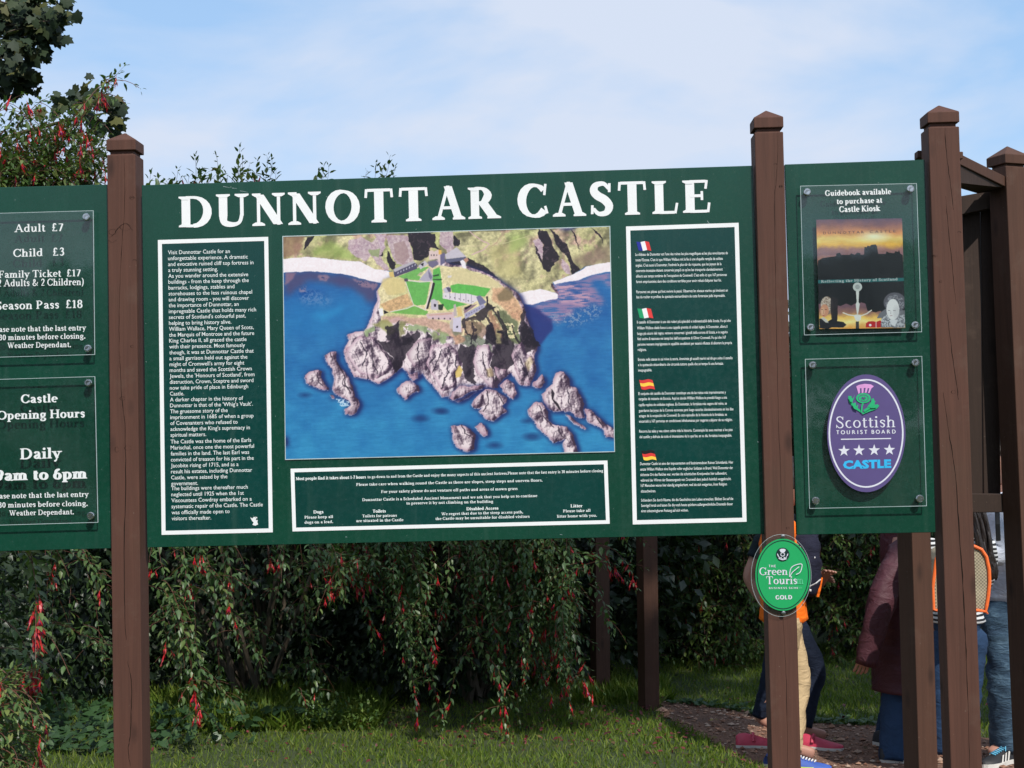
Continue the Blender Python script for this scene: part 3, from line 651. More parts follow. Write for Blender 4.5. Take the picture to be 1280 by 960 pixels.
def paint_cover():
    K = Canvas(420, 536, (1020.3, 274.6), (1127.6, 272.8), (1131.5, 409.9), (1024.3, 411.2)); h, w = K.h, K.w
    zb = lambda s_: (lambda a: [(980+a[i]/3.842, 190+a[i+1]/3.842) for i in range(0, len(a), 2)])([float(t) for t in s_.split()])
    zf = lambda s_: (lambda a: [(1015+a[i]/10.24, 380+a[i+1]/10.24) for i in range(0, len(a), 2)])([float(t) for t in s_.split()])
    n1 = np.repeat(vnoise(h, w//4+1, 18, 41, 4), 4, 1)[:, :w]; n2 = vnoise(h, w, 30, 42, 5); n3 = vnoise(h, w, 5, 43, 3)
    t = (K.Y-273)/137+.05*(n2-.5); stops = [(0, (104, 76, 98)), (.06, (150, 96, 90)), (.13, (226, 146, 84)), (.19, (252, 214, 120)), (.24, (250, 190, 80)), (.28, (170, 118, 110)), (.33, (150, 108, 112)), (.40, (196, 136, 110)), (.8, (120, 84, 96)), (.86, (170, 120, 100)), (.90, (250, 200, 100)), (.95, (255, 228, 150)), (1, (240, 170, 80))]
    for k in range(3): K.c[..., k] = np.interp(t, [s_[0] for s_ in stops], [s_[1][k]/255 for s_ in stops])
    K.put(K.ell(1093, 295.5, 14, 5, 8), (255, 246, 205), .9); K.c *= (.9+.2*n1[..., None])
    blk = (13, 13, 18)
    K.put(K.mask(zb('163 522 185 510 250 500 252 488 268 484 275 494 318 494 322 486 340 494 352 484 366 486 368 494 386 492 386 456 398 458 400 450 412 454 420 446 440 444 446 452 452 490 488 490 492 478 504 484 530 486 534 476 548 480 552 470 558 488 570 496 590 760 470 775 465 762 440 770 400 762 392 728 370 722 358 730 340 728 322 738 300 728 270 740 240 730 150 730'), .6), blk)
    K.put(K.mask(zb('160 615 580 604 580 620 160 632'), 0), (26, 116, 116), .9)
    # a cross hilted sword
    K.put(K.ell(*zb('353 648')[0], 5.8, 5.6), (205, 205, 200)); K.put(K.ell(*zb('353 648')[0], 3, 3), (150, 150, 150), .7)
    K.put(K.mask(zb('345 668 361 668 358 720 364 730 356 778 350 778 344 730 349 720'), .2), (225, 222, 215))
    K.put(K.line(zb('284 772 310 782 336 786 352 782 372 786 398 776 420 760'), 1.5), (230, 220, 205)); K.put(K.mask(zb('334 784 372 784 368 806 356 814 344 808'), .2), (236, 230, 222)); K.put(K.mask(zb('345 814 360 814 360 852 345 852'), 0), (60, 58, 56))
    K.put(K.mask(zf('688 300 690 250 720 225 780 218 820 230 870 210 910 225 945 270 940 300'), .3), (196, 30, 34)); K.put(K.ell(*zf('745 270')[0], 1.6, 1.6), (245, 235, 235)); K.put(K.ell(*zf('895 250')[0], 1.4, 1.4), (245, 225, 225)); K.put(K.line(zf('820 235 820 300'), 1.0), (240, 200, 200))
    # portraits: a man in a pale curled wig, a woman in a cap and ruff
    K.put(K.mask(zf('96 310 96 190 130 190 180 240 260 190 300 -100 330 100 320 220 400 230 440 265 400 300 250 300 210 320'), .6), (24, 20, 28))
    K.put(K.ell(*zf('190 20')[0], 7.8, 11.5), (150, 126, 110)); K.put(K.ell(*zf('190 0')[0], 7.6, 9)*(n3 > .45), (214, 196, 180), .9); K.put(K.mask(zf('240 -100 330 -60 325 200 250 190 235 60'), .8), (40, 30, 34), .9)
    K.put(K.ell(*zf('160 85')[0], 5.3, 8), (214, 150, 118)); K.put(K.ell(*zf('140 95')[0], 2.2, 4.5, 2), (242, 196, 160), .8); K.put(K.line(zf('120 70 142 72'), .6)+K.line(zf('165 70 190 72'), .6), (70, 40, 36), .9); K.put(K.line(zf('138 148 158 148'), .7), (170, 70, 60)); K.put(K.line(zf('150 80 144 120 152 124'), .5), (170, 110, 80)); K.put(K.mask(zf('110 180 170 230 215 245 190 200 150 170'), .6), (206, 200, 200), .9)
    K.put(K.mask(zf('880 300 890 180 830 180 860 120 940 60 1190 80 1190 305'), .8), (120, 118, 124)); K.put(K.mask(zf('1100 160 1190 130 1190 300 1060 300'), .8)*(n3 > .5), (190, 188, 192)); K.put(K.mask(zf('880 200 960 130 1020 250 1010 300 900 290'), .8)*(n3 > .48), (200, 198, 202))
    K.put(K.ell(*zf('1060 -20')[0], 14, 12.5), (96, 92, 100)); K.put(K.ell(*zf('1060 -10')[0], 11.6, 10.5)*(n3 > .5), (150, 146, 152)); K.put(K.ell(*zf('1035 70')[0], 8, 13.2), (236, 230, 228)); K.put(K.ell(*zf('1080 110')[0], 4, 8, 3), (205, 198, 200), .6)
    K.put(K.mask(zf('990 200 1100 200 1060 290 1020 270'), .6), (222, 218, 220)); K.put(K.line(zf('975 84 1000 84'), .6)+K.line(zf('1040 84 1068 84'), .6), (90, 84, 90), .8); K.put(K.line(zf('1000 150 1026 150'), .6), (150, 90, 96)); K.put(K.line(zf('1012 90 1004 124 1016 126'), .5), (170, 160, 165)); 
    return K
# ------------------------------------------------------------------ the sign
M['edge'] = simple('acrylic_edge', (0.42, 0.50, 0.50, 1), 0.25)
YF, YB = 0.0, 0.03            # front of the posts, front of the boards
GL_EPS = 0.0008
def sheet_px(pts, Y, thick=0.0004):
    return quad_px(pts, Y, Y+thick)
def frame_px(mb, outer, wd, Y, thick):
    """a picture frame band, wd pixels wide, inside the outer corners tl, tr, br, bl"""
    (a, b, c, d) = [Vector(p) for p in outer]
    u = (b-a).normalized(); v = (d-a).normalized()
    inn = [a+u*wd+v*wd, b-u*wd+v*wd, c-u*wd-v*wd, d+u*wd-v*wd]
    O = [P(p.x, p.y, Y) for p in (a, b, c, d)]; I = [P(p.x, p.y, Y) for p in inn]
    back = lambda q: Vector((q.x, Y+thick, q.z))
    vs = O+I+[back(q) for q in O]+[back(q) for q in I]; fs = []
    for i in range(4):
        j = (i+1) % 4
        fs += [(i, i+4, j+4, j), (i, j, j+8, i+8), (i+4, i+12, j+12, j+4)]
    mb.add(vs, fs); return [tuple(p) for p in inn]

def make_board(name, corners, label):
    t = thing(name, P(sum(c[0] for c in corners)/4, corners[2][1], YB), label, 'sign board')
    o = quad_px(corners, YB, YB+0.018).build('board_panel', M['board'], t); bevel(o, 0.0012, 1)
    return t
board_left = make_board('price_board', [(-205, 239.5), (136, 230.6), (139.5, 685.5), (-201, 694)], 'green ticket price and opening hours board at the left edge')
board_main = make_board('castle_sign_board', [(177, 231.5), (941, 207), (958, 667.5), (184, 684.5)], 'large green castle sign board with the aerial photograph in its middle')
board_right = make_board('guidebook_board', [(981, 205.5), (1156, 199.5), (1169.5, 665.5), (996, 668.5)], 'tall green board with the guidebook poster and the purple oval')

# title letters, each its own part
TITLE = [('D', 223.7, 264.9, 245.0, 284.6), ('U', 270.5, 311.4, 242.5, 283.6), ('N', 315.5, 356.6, 241.5, 282), ('N', 360.5, 401.6, 240, 280.7), ('O', 407, 450.2, 237, 280.2),
         ('T', 456, 492, 235.8, 278), ('T', 499, 535.4, 234.3, 276.4), ('A', 540.6, 581.6, 232, 274.6), ('R', 585.5, 626.4, 233.3, 273.2), ('C', 647.3, 685.8, 229.4, 272.4),
         ('A', 691.2, 732.8, 227.2, 270.4), ('S', 738, 766.8, 226.6, 270.4), ('T', 773, 808.4, 226.8, 268.4), ('L', 815.6, 848.2, 226.2, 267.4), ('E', 853.8, 888.4, 225, 266)]
for ch, x0, x1, yt, yb in TITLE:
    w, st = glyph(ch, .262, .088)
    xs = [q[0] for s_ in st for p_ in s_ for q in p_]; ys = [q[1] for s_ in st for p_ in s_ for q in p_]
    lo, hi, yl, yh = min(xs), max(xs), min(ys), max(ys)
    sl = -0.028*(x1-x0)
    a = P(x0, yb-sl/2, YB-GL_EPS); b = P(x1, yb+sl/2, YB-GL_EPS)
    ux = (b-a)/(hi-lo); uz = Vector((0, 0, (P(x0, yt, YB)-P(x0, yb, YB)).z/(yh-yl)))
    mb = MB(); put_strokes(mb, st, a-ux*lo-uz*yl, ux, uz, NRM, 0.00015)
    mb.build('title_letter', M['white'], board_main)

def text_part(parent, mb, mat='textw', name='lettering'):
    o = mb.build(name, M[mat], parent); o['kind'] = 'stuff'; return o
# scratches and chips in the green paint
mb = MB()
for x, y, dx, dy in ((279, 233, 8, 1.5), (290, 235, 6, .6), (300, 238.5, 10, 1.8), (182, 404, .8, .8), (182.5, 452, .8, .9), (664, 229, .6, 5), (667, 231, .5, 4), (884, 276, 6, 8), (947, 552, 1, 1), (432, 671, 2, .5), (700, 668, 3, .4), (346, 400, .7, .7), (773, 321, .9, 1.6), (344, 520, .6, .7)):
    a, b = P(x, y, YB-.0006), P(x+dx, y+dy, YB-.0006); w_ = Vector((.0004, 0, .0005)); mb.add([a-w_, b-w_*.4, b+w_*.4, a+w_], [(0, 1, 2, 3)])
sc_ = mb.build('paint_scratches', M['edge'], board_main); sc_['kind'] = 'stuff'
# left text panel
F_L = [(197.3, 300), (335.2, 296), (341, 665.4), (202, 668.6)]
mb = MB(); inn = frame_px(mb, F_L, 5.0, YB-0.0012, 0.0012); mb.build('text_frame', M['white'], board_main)
sheet_px(inn, YB-GL_EPS).build('text_panel', M['teal'], board_main)
LT = ["Visit Dunnottar Castle for an", "unforgettable experience. A dramatic", "and evocative ruined cliff top fortress in", "a truly stunning setting.", "As you wander around the extensive",
"buildings - from the keep through the", "barracks, lodgings, stables and", "storehouses to the less ruinous chapel", "and drawing room - you will discover", "the importance of Dunnottar, an",
"impregnable Castle that holds many rich", "secrets of Scotland's colourful past,", "helping to bring history alive.", "William Wallace, Mary Queen of Scots,", "the Marquis of Montrose and the future",
"King Charles II, all graced the castle", "with their presence. Most famously", "though, it was at Dunnottar Castle that", "a small garrison held out against the", "might of Cromwell's army for eight",
"months and saved the Scottish Crown", "Jewels, the 'Honours of Scotland', from", "distruction, Crown, Sceptre and sword", "now take pride of place in Edinburgh", "Castle.", "A darker chapter in the history of",
"Dunnottar is that of the 'Whig's Vault'.", "The gruesome story of the", "imprisonment in 1685 of when a group", "of Covenanters who refused to", "acknowledge the King's supremacy in", "spiritual matters.",
"The Castle was the home of the Earls", "Marischal, once one the most powerful", "families in the land. The last Earl was", "convicted of treason for his part in the", "Jacobite rising of 1715, and as a",
"result his estates, including Dunnottar", "Castle, were seized by the", "government.", "The buildings were thereafter much", "neglected until 1925 when the 1st", "Viscountess Cowdray embarked on a",
"systematic repair of the Castle. The Castle", "was officially made open to", "visitors thereafter."]
W_L = [489, 606, 642, 418, 612, 612, 535, 640, 612, 545, 665, 600, 505, 642, 640, 603, 585, 637, 607, 576, 630, 648, 0]
mb = MB(); k0 = None
nat = lambda s_: (lambda q: q[3]-q[2])(sans_glyphs(s_, 0.004))
rate = 106.5/nat(LT[2])
for i, s_ in enumerate(LT):
    y = 317.6+i*7.36 if i < 32 else (554.2+(i-32)*7.47 if i < 40 else 612.6+(i-40)*7.5)
    x = 210.0+4.6*(y-317)/333
    wd = nat(s_)*rate*1.0
    if i < 22: wd = 0.5*wd+0.5*((W_L[i]-102-i*0.3)/5.05)
    sans_line(mb, s_, x, x+wd, y+.3, y+.3-wd*.022, 5.1, YB-0.0018, 0.004)
text_part(board_main, mb)
# a small shield crest below the text
mb = MB()
for pts in ([(0, 1), (.5, .75), (.45, .2), (.9, .3), (.8, -.2), (1.0, -.7), (.3, -1), (-.4, -.8), (-.1, -.3), (-.5, .1), (-.9, .9), (-.4, .6)], [(.2, 1.0), (.8, .9), (.7, .5), (.5, .8)]):
    mb.add([P(317.5+5.2*a, 651.5-5.6*b, YB-0.0018) for a, b in pts], [tuple(range(len(pts)))])
mb.build('crest', M['wlet'], board_main)
# right text panel, four languages
F_R = [(782.5, 283.1), (923.3, 278.4), (933.3, 652.2), (791, 655.6)]
mb = MB(); inn = frame_px(mb, F_R, 5.2, YB-0.0012, 0.0012); mb.build('text_frame', M['white'], board_main)
sheet_px(inn, YB-GL_EPS).build('text_panel', M['teal'], board_main)
zt = lambda X, Y: (780+X/4.8, 270+Y/4.8); zu = lambda X, Y: (780+X/4.57, 460+Y/4.57)
FR = [("Le château de Dunnottar est l'une des ruines les plus magnifiques et les plus envoûtantes de", 68, 240, 623), ("toute l'Ecosse. C'est ici que William Wallace mit le feu à une chapelle remplie de soldats", 69, 273, 593),
("anglais. C'est aussi à Dunnottar, l'endroit le plus sûr du royaume, que les joyaux de la", 70, 305, 585), ("couronne écossaise étaient conservés jusqu'à ce qu'on les transporte clandestinement", 71, 337, 592),
("ailleurs aux temps sombres de l'occupation de Cromwell. C'est enfin ici que 167 personnes", 72, 370, 617), ("furent emprisonnées dans des conditions terribles pour avoir refusé d'abjurer leur foi.", 73, 403, 585),
("Parcourez ces pièces qui font revivre le passé. Observez les oiseaux marins qui évoluent en", 74, 464, 623), ("bas du rocher et profitez du spectacle extraordinaire de cette forteresse jadis imprenable.", 75, 495, 607),
("Il castello di Dunnottar è uno dei ruderi più splendidi e indimenticabili della Scozia. Fu qui che", 78, 646, 640), ("William Wallace diede fuoco a una cappella gremita di soldati inglesi. A Dunnottar, allora il", 79, 681, 620),
("luogo più sicuro del regno, vennero conservati i gioielli della corona di Scozia, e in seguito", 80, 714, 622), ("fatti uscire di nascosto nei tempi bui dell'occupazione di Oliver Cromwell. Fu qui che 167", 81, 746, 612),
("persone vennero imprigionate in squallide condizioni per essersi rifiutate di abiurare la propria", 82, 779, 648), ("religione.", 83, 811, 135), ("Entrate nelle stanze in cui rivive la storia. Ammirate gli uccelli marini nel dirupo sotto il castello", 84, 870, 652),
("e lo spettacolo straordinario che circonda tuttora quella che un tempo fu una fortezza", 85, 902, 595), ("inespugnabile.", 85, 934, 168)]
SP = [("El conjunto del castillo de Dunnottar constituye una de las ruinas más impresionantes y", 82, 155, 582), ("cargadas de misterio de Escocia. Aquí es donde William Wallace le prendió fuego a una", 84, 185, 588),
("capilla repleta de soldados ingleses. En Dunnottar, la fortaleza más segura del reino, se", 84, 219, 588), ("guardaron las joyas de la Corona escocesa para luego sacarlas clandestinamente en los días", 85, 252, 625),
("aciagos de la ocupación de Cromwell. En otro episodio de la historia de la fortaleza, se", 86, 282, 588), ("encarceló a 167 personas en condiciones infrahumanas por negarse a abjurar de su religión.", 86, 313, 620),
("Recorra las salas y vea cómo cobra vida la historia. Contemple las aves marinas a los pies", 87, 370, 620), ("del castillo y disfrute de todo el dramatismo de lo que fue, en su día, fortaleza inexpugnable.", 89, 402, 616),
("Dunnottar Castle ist eine der imposantesten und faszinierendsten Ruinen Schottlands. Hier", 92, 556, 624), ("setzte William Wallace eine Kapelle voller englischer Soldaten in Brand. Weil Dunnottar der", 93, 587, 622),
("sicherste Ort des Reiches war, wurden die schottischen Kronjuwelen hier aufbewahrt,", 94, 618, 588), ("während der Wirren der Besatzungszeit von Cromwell dann jedoch heimlich weggebracht.", 95, 650, 612),
("167 Menschen waren hier elendig eingekerkert, weil sie sich weigerten, ihrer Religion", 96, 680, 588), ("abzuschwören.", 97, 712, 182), ("Schlendern Sie durch Räume, die die Geschichte zum Leben erwecken. Blicken Sie auf die", 98, 764, 624),
("Seevögel herab und lassen Sie die noch heute spürbare außergewöhnliche Dramatik dieser", 98, 794, 622), ("einst unbezwingbaren Festung auf sich wirken.", 98, 825, 368)]
mb = MB()
for rows, z_ in ((FR, zt), (SP, zu)):
    for s_, x0, y, x1 in rows:
        (ax, ay), (bx, by) = z_(x0, y), z_(x1, y); sans_line(mb, s_, ax, bx, ay-.2, by-.2-(bx-ax)*.018, 3.6, YB-0.0018, 0.009)
text_part(board_main, mb)
M['f_blue'] = simple('flag_blue', srgb(28, 40, 140), .4); M['f_red'] = simple('flag_red', srgb(214, 56, 52), .4); M['f_white'] = M['white']
M['f_green'] = simple('flag_green', srgb(22, 150, 96), .4); M['f_yel'] = simple('flag_yellow', srgb(250, 200, 70), .4); M['f_black'] = simple('flag_black', srgb(22, 20, 20), .4)
def flag(z_, X0, X1, Y0, Y1, mats, vert):
    mb = MB(); n = 12; mats_ = [M[q] for q in mats]
    for b_ in range(3):
        for i in range(n):
            def pt(u, v):
                lean = 14*v
                wob = math.sin(u*7)*3.2
                return P(*z_(X0+(X1-X0-14)*u+lean, Y0+(Y1-Y0)*v+wob), YB-0.0018)
            if vert: c = [(b_/3, i/n), ((b_+1)/3, i/n), ((b_+1)/3, (i+1)/n), (b_/3, (i+1)/n)]
            else:
                c = [(i/n, b_/3), ((i+1)/n, b_/3), ((i+1)/n, (b_+1)/3), (i/n, (b_+1)/3)]
            q = [pt(u, v) for u, v in c]; mb.add([q[3], q[2], q[1], q[0]], [(0, 1, 2, 3)], b_)
    return mb.build('flag', mats_, board_main)
flag(zt, 74, 164, 154, 207, ('f_blue', 'white', 'f_red'), True)['label'] = 'small French flag'
flag(zt, 80, 176, 555, 612, ('f_green', 'white', 'f_red'), True)['label'] = 'small Italian flag'
flag(zu, 86, 177, 67, 121, ('f_red', 'f_yel', 'f_red'), False)['label'] = 'small Spanish flag'
flag(zu, 99, 186, 471, 525, ('f_black', 'f_red', 'f_yel'), False)['label'] = 'small German flag'
# advice panel below the picture
F_B = [(363.2, 585.9), (759.3, 575.6), (762.2, 654.7), (365.6, 664.3)]
mb = MB(); inn = frame_px(mb, F_B, 4.6, YB-0.0012, 0.0012); mb.build('text_frame', M['white'], board_main)
sheet_px(inn, YB-GL_EPS).build('text_panel', M['teal'], board_main)
zr = lambda X, Y: (355+X/3.048, 570+Y/3.048)
BT = [("Please take care when walking round the Castle as there are slopes, steep steps and uneven floors.", 275, 114, 985, 97, 0), ("For your safety please do not venture off paths and areas of mown grass", 370, 141, 890, 129, 0),
("Dunnottar Castle is a Scheduled Ancient Monument and we ask that you help us to continue", 298, 172, 965, 156, 0), ("to preserve it by not climbing on the building", 466, 185, 797, 178, 0),
("Dogs", 112, 219, 150, 218, 1), ("Please keep all", 78, 239, 187, 236, 0), ("dogs on a lead.", 78, 258, 187, 255, 0), ("Toilets", 338, 216, 388, 215, 1), ("Toilets for patrons", 298, 234, 430, 231, 0), ("are situated in the Castle", 275, 252, 455, 248, 0),
("Disabled Access", 695, 207, 817, 204, 1), ("We regret that due to the steep access path,", 600, 226, 911, 218, 0), ("the Castle may be unsuitable for disabled visitors", 577, 244, 936, 235, 0), ("Litter", 1092, 196, 1137, 195, 1), ("Please take all", 1063, 215, 1168, 212, 0), ("litter home with you.", 1040, 235, 1192, 231, 0),
("Most people find it takes about 1-2 hours", 45, 92, 312, 85.5, 1), ("to go down to and from the Castle and enjoy the many aspects of this ancient fortress.Please note that the last entry is 30 minutes before closing", 318, 85, 1216, 61, 0)]
mb = MB()
for s_, x0, y0, x1, y1, bo in BT:
    (ax, ay), (bx, by) = zr(x0, y0), zr(x1, y1); serif_line(mb, s_, ax, bx, ay, by, 3.9 if bo else 3.5, YB-0.0018, .26 if bo else .20, .10, .05, serif=True)
text_part(board_main, mb)
# the aerial photograph under a clear sheet
K = paint_aerial(); M['aerial'] = print_mat('aerial_print', K.image('aerial_picture'), 0.80, 0.28)
ph = picture('aerial_photograph', K.corners, YB-0.0035, M['aerial'], board_main, 6, 0.003)
mb = MB(); frame_px(mb, [(352.9, 295), (762.8, 282.4), (768.8, 565.0), (356.3, 574.9)], 1.0, YB-0.0037, 0.0015); mb.build('clear_edging', M['edge'], ph)

# clear acrylic plates on metal stand-offs
def acrylic(name, tint=(.93, .96, .96), rough=0.0):
    t = NT(name); fr = t.n('ShaderNodeFresnel', {'IOR': 1.5}).outputs[0]
    tr = t.n('ShaderNodeBsdfTransparent', {'Color': (*tint, 1)}); gl = t.n('ShaderNodeBsdfGlossy', {'Color': (1, 1, 1, 1), 'Roughness': .035})
    df = t.n('ShaderNodeBsdfDiffuse', {'Color': (.55, .6, .6, 1)})
    dust_veil = t.rng(t.noise(t.coord(), 5, 6, .7), .35, .8, 0.0015, 0.018)  # pale film: some dust, some painted veil for the sky sheen
    m0 = t.n('ShaderNodeMixShader', {0: dust_veil, 1: tr.outputs[0], 2: df.outputs[0]})
    front = t.math('SUBTRACT', 1.0, t.n('ShaderNodeNewGeometry').outputs['Backfacing'])
    mx = t.n('ShaderNodeMixShader', {0: t.math('MULTIPLY', fr, t.math('MULTIPLY', front, 1.25)), 1: m0.outputs[0], 2: gl.outputs[0]})
    return t.done(mx)
M['acrylic'] = acrylic('clear_acrylic')
M['steel'] = simple('brushed_steel', (0.62, 0.62, 0.60, 1), 0.22, 0.08, 80, metal=1.0)
M['steel_rim'] = simple('steel_rim', (0.35, 0.35, 0.34, 1), 0.3, 0.08, 80, metal=1.0)
YP = YB-0.026           # front of the plates
def plate(board, c, offs):
    o = quad_px(c, YP, YP+0.004).build('acrylic_plate', M['acrylic'], board)
    mb = MB(); frame_px(mb, c, 0.55, YP-0.0003, 0.0046); mb.build('polished_edge', M['edge'], o)
    for x, y in offs:
        p = P(x, y, YP); mb = MB()
        n = 20; r = 0.0128
        mb.tube([p+Vector((0, .022, 0)), p+Vector((0, .0045, 0))], [r*.75, r*.75], n)
        prof = [(.0042, r*1.0), (-.004, r*1.0), (-.0062, r*.86), (-.0070, r*.6), (-.0060, r*.52), (-.0064, 0.0006)]
        mb.tube([p+Vector((0, a, 0)) for a, _ in prof], [b for _, b in prof], n)
        so = mb.build('stand_off', M['steel'], o, True)
        md = so.modifiers.new('e', 'EDGE_SPLIT'); md.split_angle = R(35)
    return o
pl1 = plate(board_left, [(-190, 271.6), (116.7, 263), (118.6, 443.4), (-188, 452)], [(108, 271.2), (110, 435.5), (-180, 280), (-178, 443)])
pl2 = plate(board_left, [(-188, 479.5), (118.7, 470.4), (122.6, 653.2), (-185, 662)], [(110.6, 478.5), (113.6, 644.6), (-178, 488), (-175, 653)])
pr1 = plate(board_right, [(1000.3, 232.3), (1146, 229), (1152.4, 415), (1005.2, 419)], [(1008.9, 240.2), (1138, 236.3), (1013.3, 409.2), (1144, 406.5)])
pr2 = plate(board_right, [(1006.3, 448.8), (1152.6, 445.1), (1158.5, 632.6), (1011.8, 635.8)], [(1015.7, 456.3), (1144.3, 453.4), (1019.6, 625.8), (1149.5, 623.2)])
YT = YP-0.0007
def ser(parent, rows, T, t, sp=.03, mat='wlet'):
    mb = MB()
    for s_, x0, y0, x1, y1, cap in rows: serif_line(mb, s_, x0, x1, y0, y1, cap, YT, T, t, sp)
    text_part(parent, mb, mat)
q4 = lambda X, Y: (X/4, 220+Y/4); q3 = lambda X, Y: (X/3.69, 440+Y/3.69)
def rows(z_, L): return [(s_, *z_(a, b), *z_(c, d), cap) for s_, a, b, c, d, cap in L]
ser(pl1, rows(q4, [("Adult  \u00a37", 73, 281, 317, 275, 9.8), ("Child   \u00a33", 66, 405, 323, 397, 9.8), ("Family Ticket  \u00a317", -8, 510, 404, 501, 8.8), ("(2 Adults & 2 Children)", -26, 553, 420, 545, 8.6), ("Season Pass  \u00a318", -22, 669, 414, 659, 10.2)]), .165, .085, .035)
ser(pl1, rows(q4, [("Please note that the last entry", -56, 781, 430, 771, 6.8), ("is 30 minutes before closing.", -42, 822, 427, 812, 6.8), ("Weather Dependant.", 38, 861, 355, 855, 6.8)]), .17, .09, .04)
ser(pl2, rows(q3, [("Castle", 97, 236, 265, 231, 10.6), ("Opening Hours", -14, 312, 392, 301, 10.6), ("Daily", 92, 495, 283, 489, 13.5)]), .21, .10, .05)
ser(pl2, rows(q3, [("9am to 6pm", -22, 594, 402, 583, 13.2)]), .26, .12, .05)
ser(pl2, rows(q3, [("Please note that the last entry", -52, 677, 409, 667, 6.6), ("is 30 minutes before closing.", -42, 719, 405, 709, 6.6), ("Weather Dependant.", 43, 755, 341, 748, 6.6)]), .17, .09, .04)
z1 = lambda X, Y: (980+X/3.842, 190+Y/3.842)
ser(pr1, rows(z1, [("Guidebook available", 198, 211, 514, 202, 6.9), ("to purchase at", 253, 250, 472, 243, 6.6), ("Castle Kiosk", 266, 289, 461, 283, 7.2)]), .23, .10, .07)
# the guidebook cover
K2 = paint_cover(); M['cover'] = print_mat('cover_print', K2.image('cover_picture'), 0.80, 0.35)
cov = picture('guidebook_cover', K2.corners, YP+0.0045, M['cover'], pr1, 4, 0.0025)
M['dkgold'] = simple('cover_title', srgb(96, 62, 48), .5); M['grey'] = simple('pale_grey_print', (.42, .45, .44, 1), .5)
mb = MB(); sans_line(mb, "D U N N O T T A R", *[z1(188, 0)[0], z1(384, 0)[0]], z1(0, 395)[1], z1(0, 390)[1], 3.2, YP+0.0041, .004); sans_line(mb, "C A S T L E", z1(412, 0)[0], z1(536, 0)[0], z1(0, 389)[1], z1(0, 386)[1], 3.2, YP+0.0041, .004)
text_part(cov, mb, 'dkgold')
mb = MB(); serif_line(mb, "Reflecting the History of Scotland", z1(178, 0)[0], z1(546, 0)[0], z1(0, 628)[1], z1(0, 616)[1], 3.2, YP+0.0041, .2, .1, .12); text_part(cov, mb, 'grey')

# flat shapes given as outlines on a plane
def shape(polys, Y, mat, parent, name, close=True):
    mb = MB()
    for k, pts in enumerate(polys):
        vs = [P(x, y, Y-0.00012*k) for x, y in pts]
        a = sum(((vs[i].z*vs[(i+1) % len(vs)].x-vs[i].x*vs[(i+1) % len(vs)].z) for i in range(len(vs))))
        if a > 0: pass
        mb.add(vs, [tuple(range(len(vs)))])
    return mb.build(name, mat, parent)
def ellipse(cx, cy, rx, ry, n=64, a0=0): return [(cx+rx*math.cos(2*math.pi*i/n), cy+ry*math.sin(2*math.pi*i/n)) for i in range(n)]
def slab_px(pts, Y, thick, mat, parent, name):
    f = [P(x, y, Y) for x, y in pts]; n = len(f); mb = MB()
    mb.add(f+[Vector((p.x, Y+thick, p.z)) for p in f], [tuple(range(n)), tuple(range(2*n-1, n-1, -1))]+[(i, i+n, (i+1) % n+n, (i+1) % n) for i in range(n)])
    return mb.build(name, mat, parent)
def ring_px(cx, cy, rx, ry, wd, Y, mat, parent, name, n=72):
    mb = MB(); a = ellipse(cx, cy, rx, ry, n); b = ellipse(cx, cy, rx-wd, ry-wd, n)
    vs = [P(x, y, Y) for x, y in a+b]; mb.add(vs, [(i, (i+1) % n, (i+1) % n+n, i+n) for i in range(n)]); return mb.build(name, mat, parent)
def band(pts, wd):
    """a ribbon polygon following a smoothed line, in pixels"""
    c = catmull(pts, 5); L, Q = [], []
    for i, p in enumerate(c):
        d = c[min(i+1, len(c)-1)]-c[max(i-1, 0)]; d = d/(np.hypot(*d)+1e-9); w_ = wd(i/(len(c)-1)) if callable(wd) else wd
        L.append((p[0]-d[1]*w_/2, p[1]+d[0]*w_/2)); Q.append((p[0]+d[1]*w_/2, p[1]-d[0]*w_/2))
    return [[L[i], Q[i], Q[i+1], L[i+1]] for i in range(len(c)-1)]
M['purple'] = simple('purple_print', srgb(98, 84, 136, .80), .35, .04); M['lilac'] = simple('lilac_print', srgb(214, 150, 205), .4); M['lgreen'] = simple('thistle_green', srgb(36, 170, 110), .4)
M['cyan'] = simple('cyan_print', srgb(50, 176, 226), .4); M['offw'] = simple('pale_white_print', (.66, .66, .72, 1), .4, .03)
z2 = lambda X, Y: (980+X/3.84, 430+Y/3.84)
zz = lambda z_, s_: (lambda a: [z_(a[i], a[i+1]) for i in range(0, len(a), 2)])([float(t) for t in s_.split()])
YO = YP-0.0025
ov = slab_px(ellipse(1082.9, 541.6, 49.0, 73.6), YO, 0.0018, M['purple'], pr2, 'oval_badge')
ring_px(1082.6, 541.7, 46.9, 68.0, 2.0, YO-.0004, M['offw'], ov, 'badge_ring', 80)
mb = MB(); serif_line(mb, "Scottish", *[z2(247, 0)[0], z2(538, 0)[0]], z2(0, 404)[1], z2(0, 399)[1], 14.4, YO-.0005, .115, .06, .02)
serif_line(mb, "TOURIST BOARD", z2(250, 0)[0], z2(537, 0)[0], z2(0, 433)[1], z2(0, 429)[1], 4.6, YO-.0005, .2, .17, .28, serif=False); text_part(ov, mb, 'offw')
shape([zz(z2, '273 455 514 451 514 456 273 460')], YO-.0005, M['offw'], ov, 'badge_rule')
for cx, cy in ((288, 513), (360, 511), (433, 510), (506, 508)):
    pts = [z2(cx+(29 if i % 2 == 0 else 11.5)*math.sin(math.pi*i/5), cy-(29 if i % 2 == 0 else 11.5)*math.cos(math.pi*i/5)) for i in range(10)]
    shape([pts], YO-.0005, M['offw'], ov, 'star')
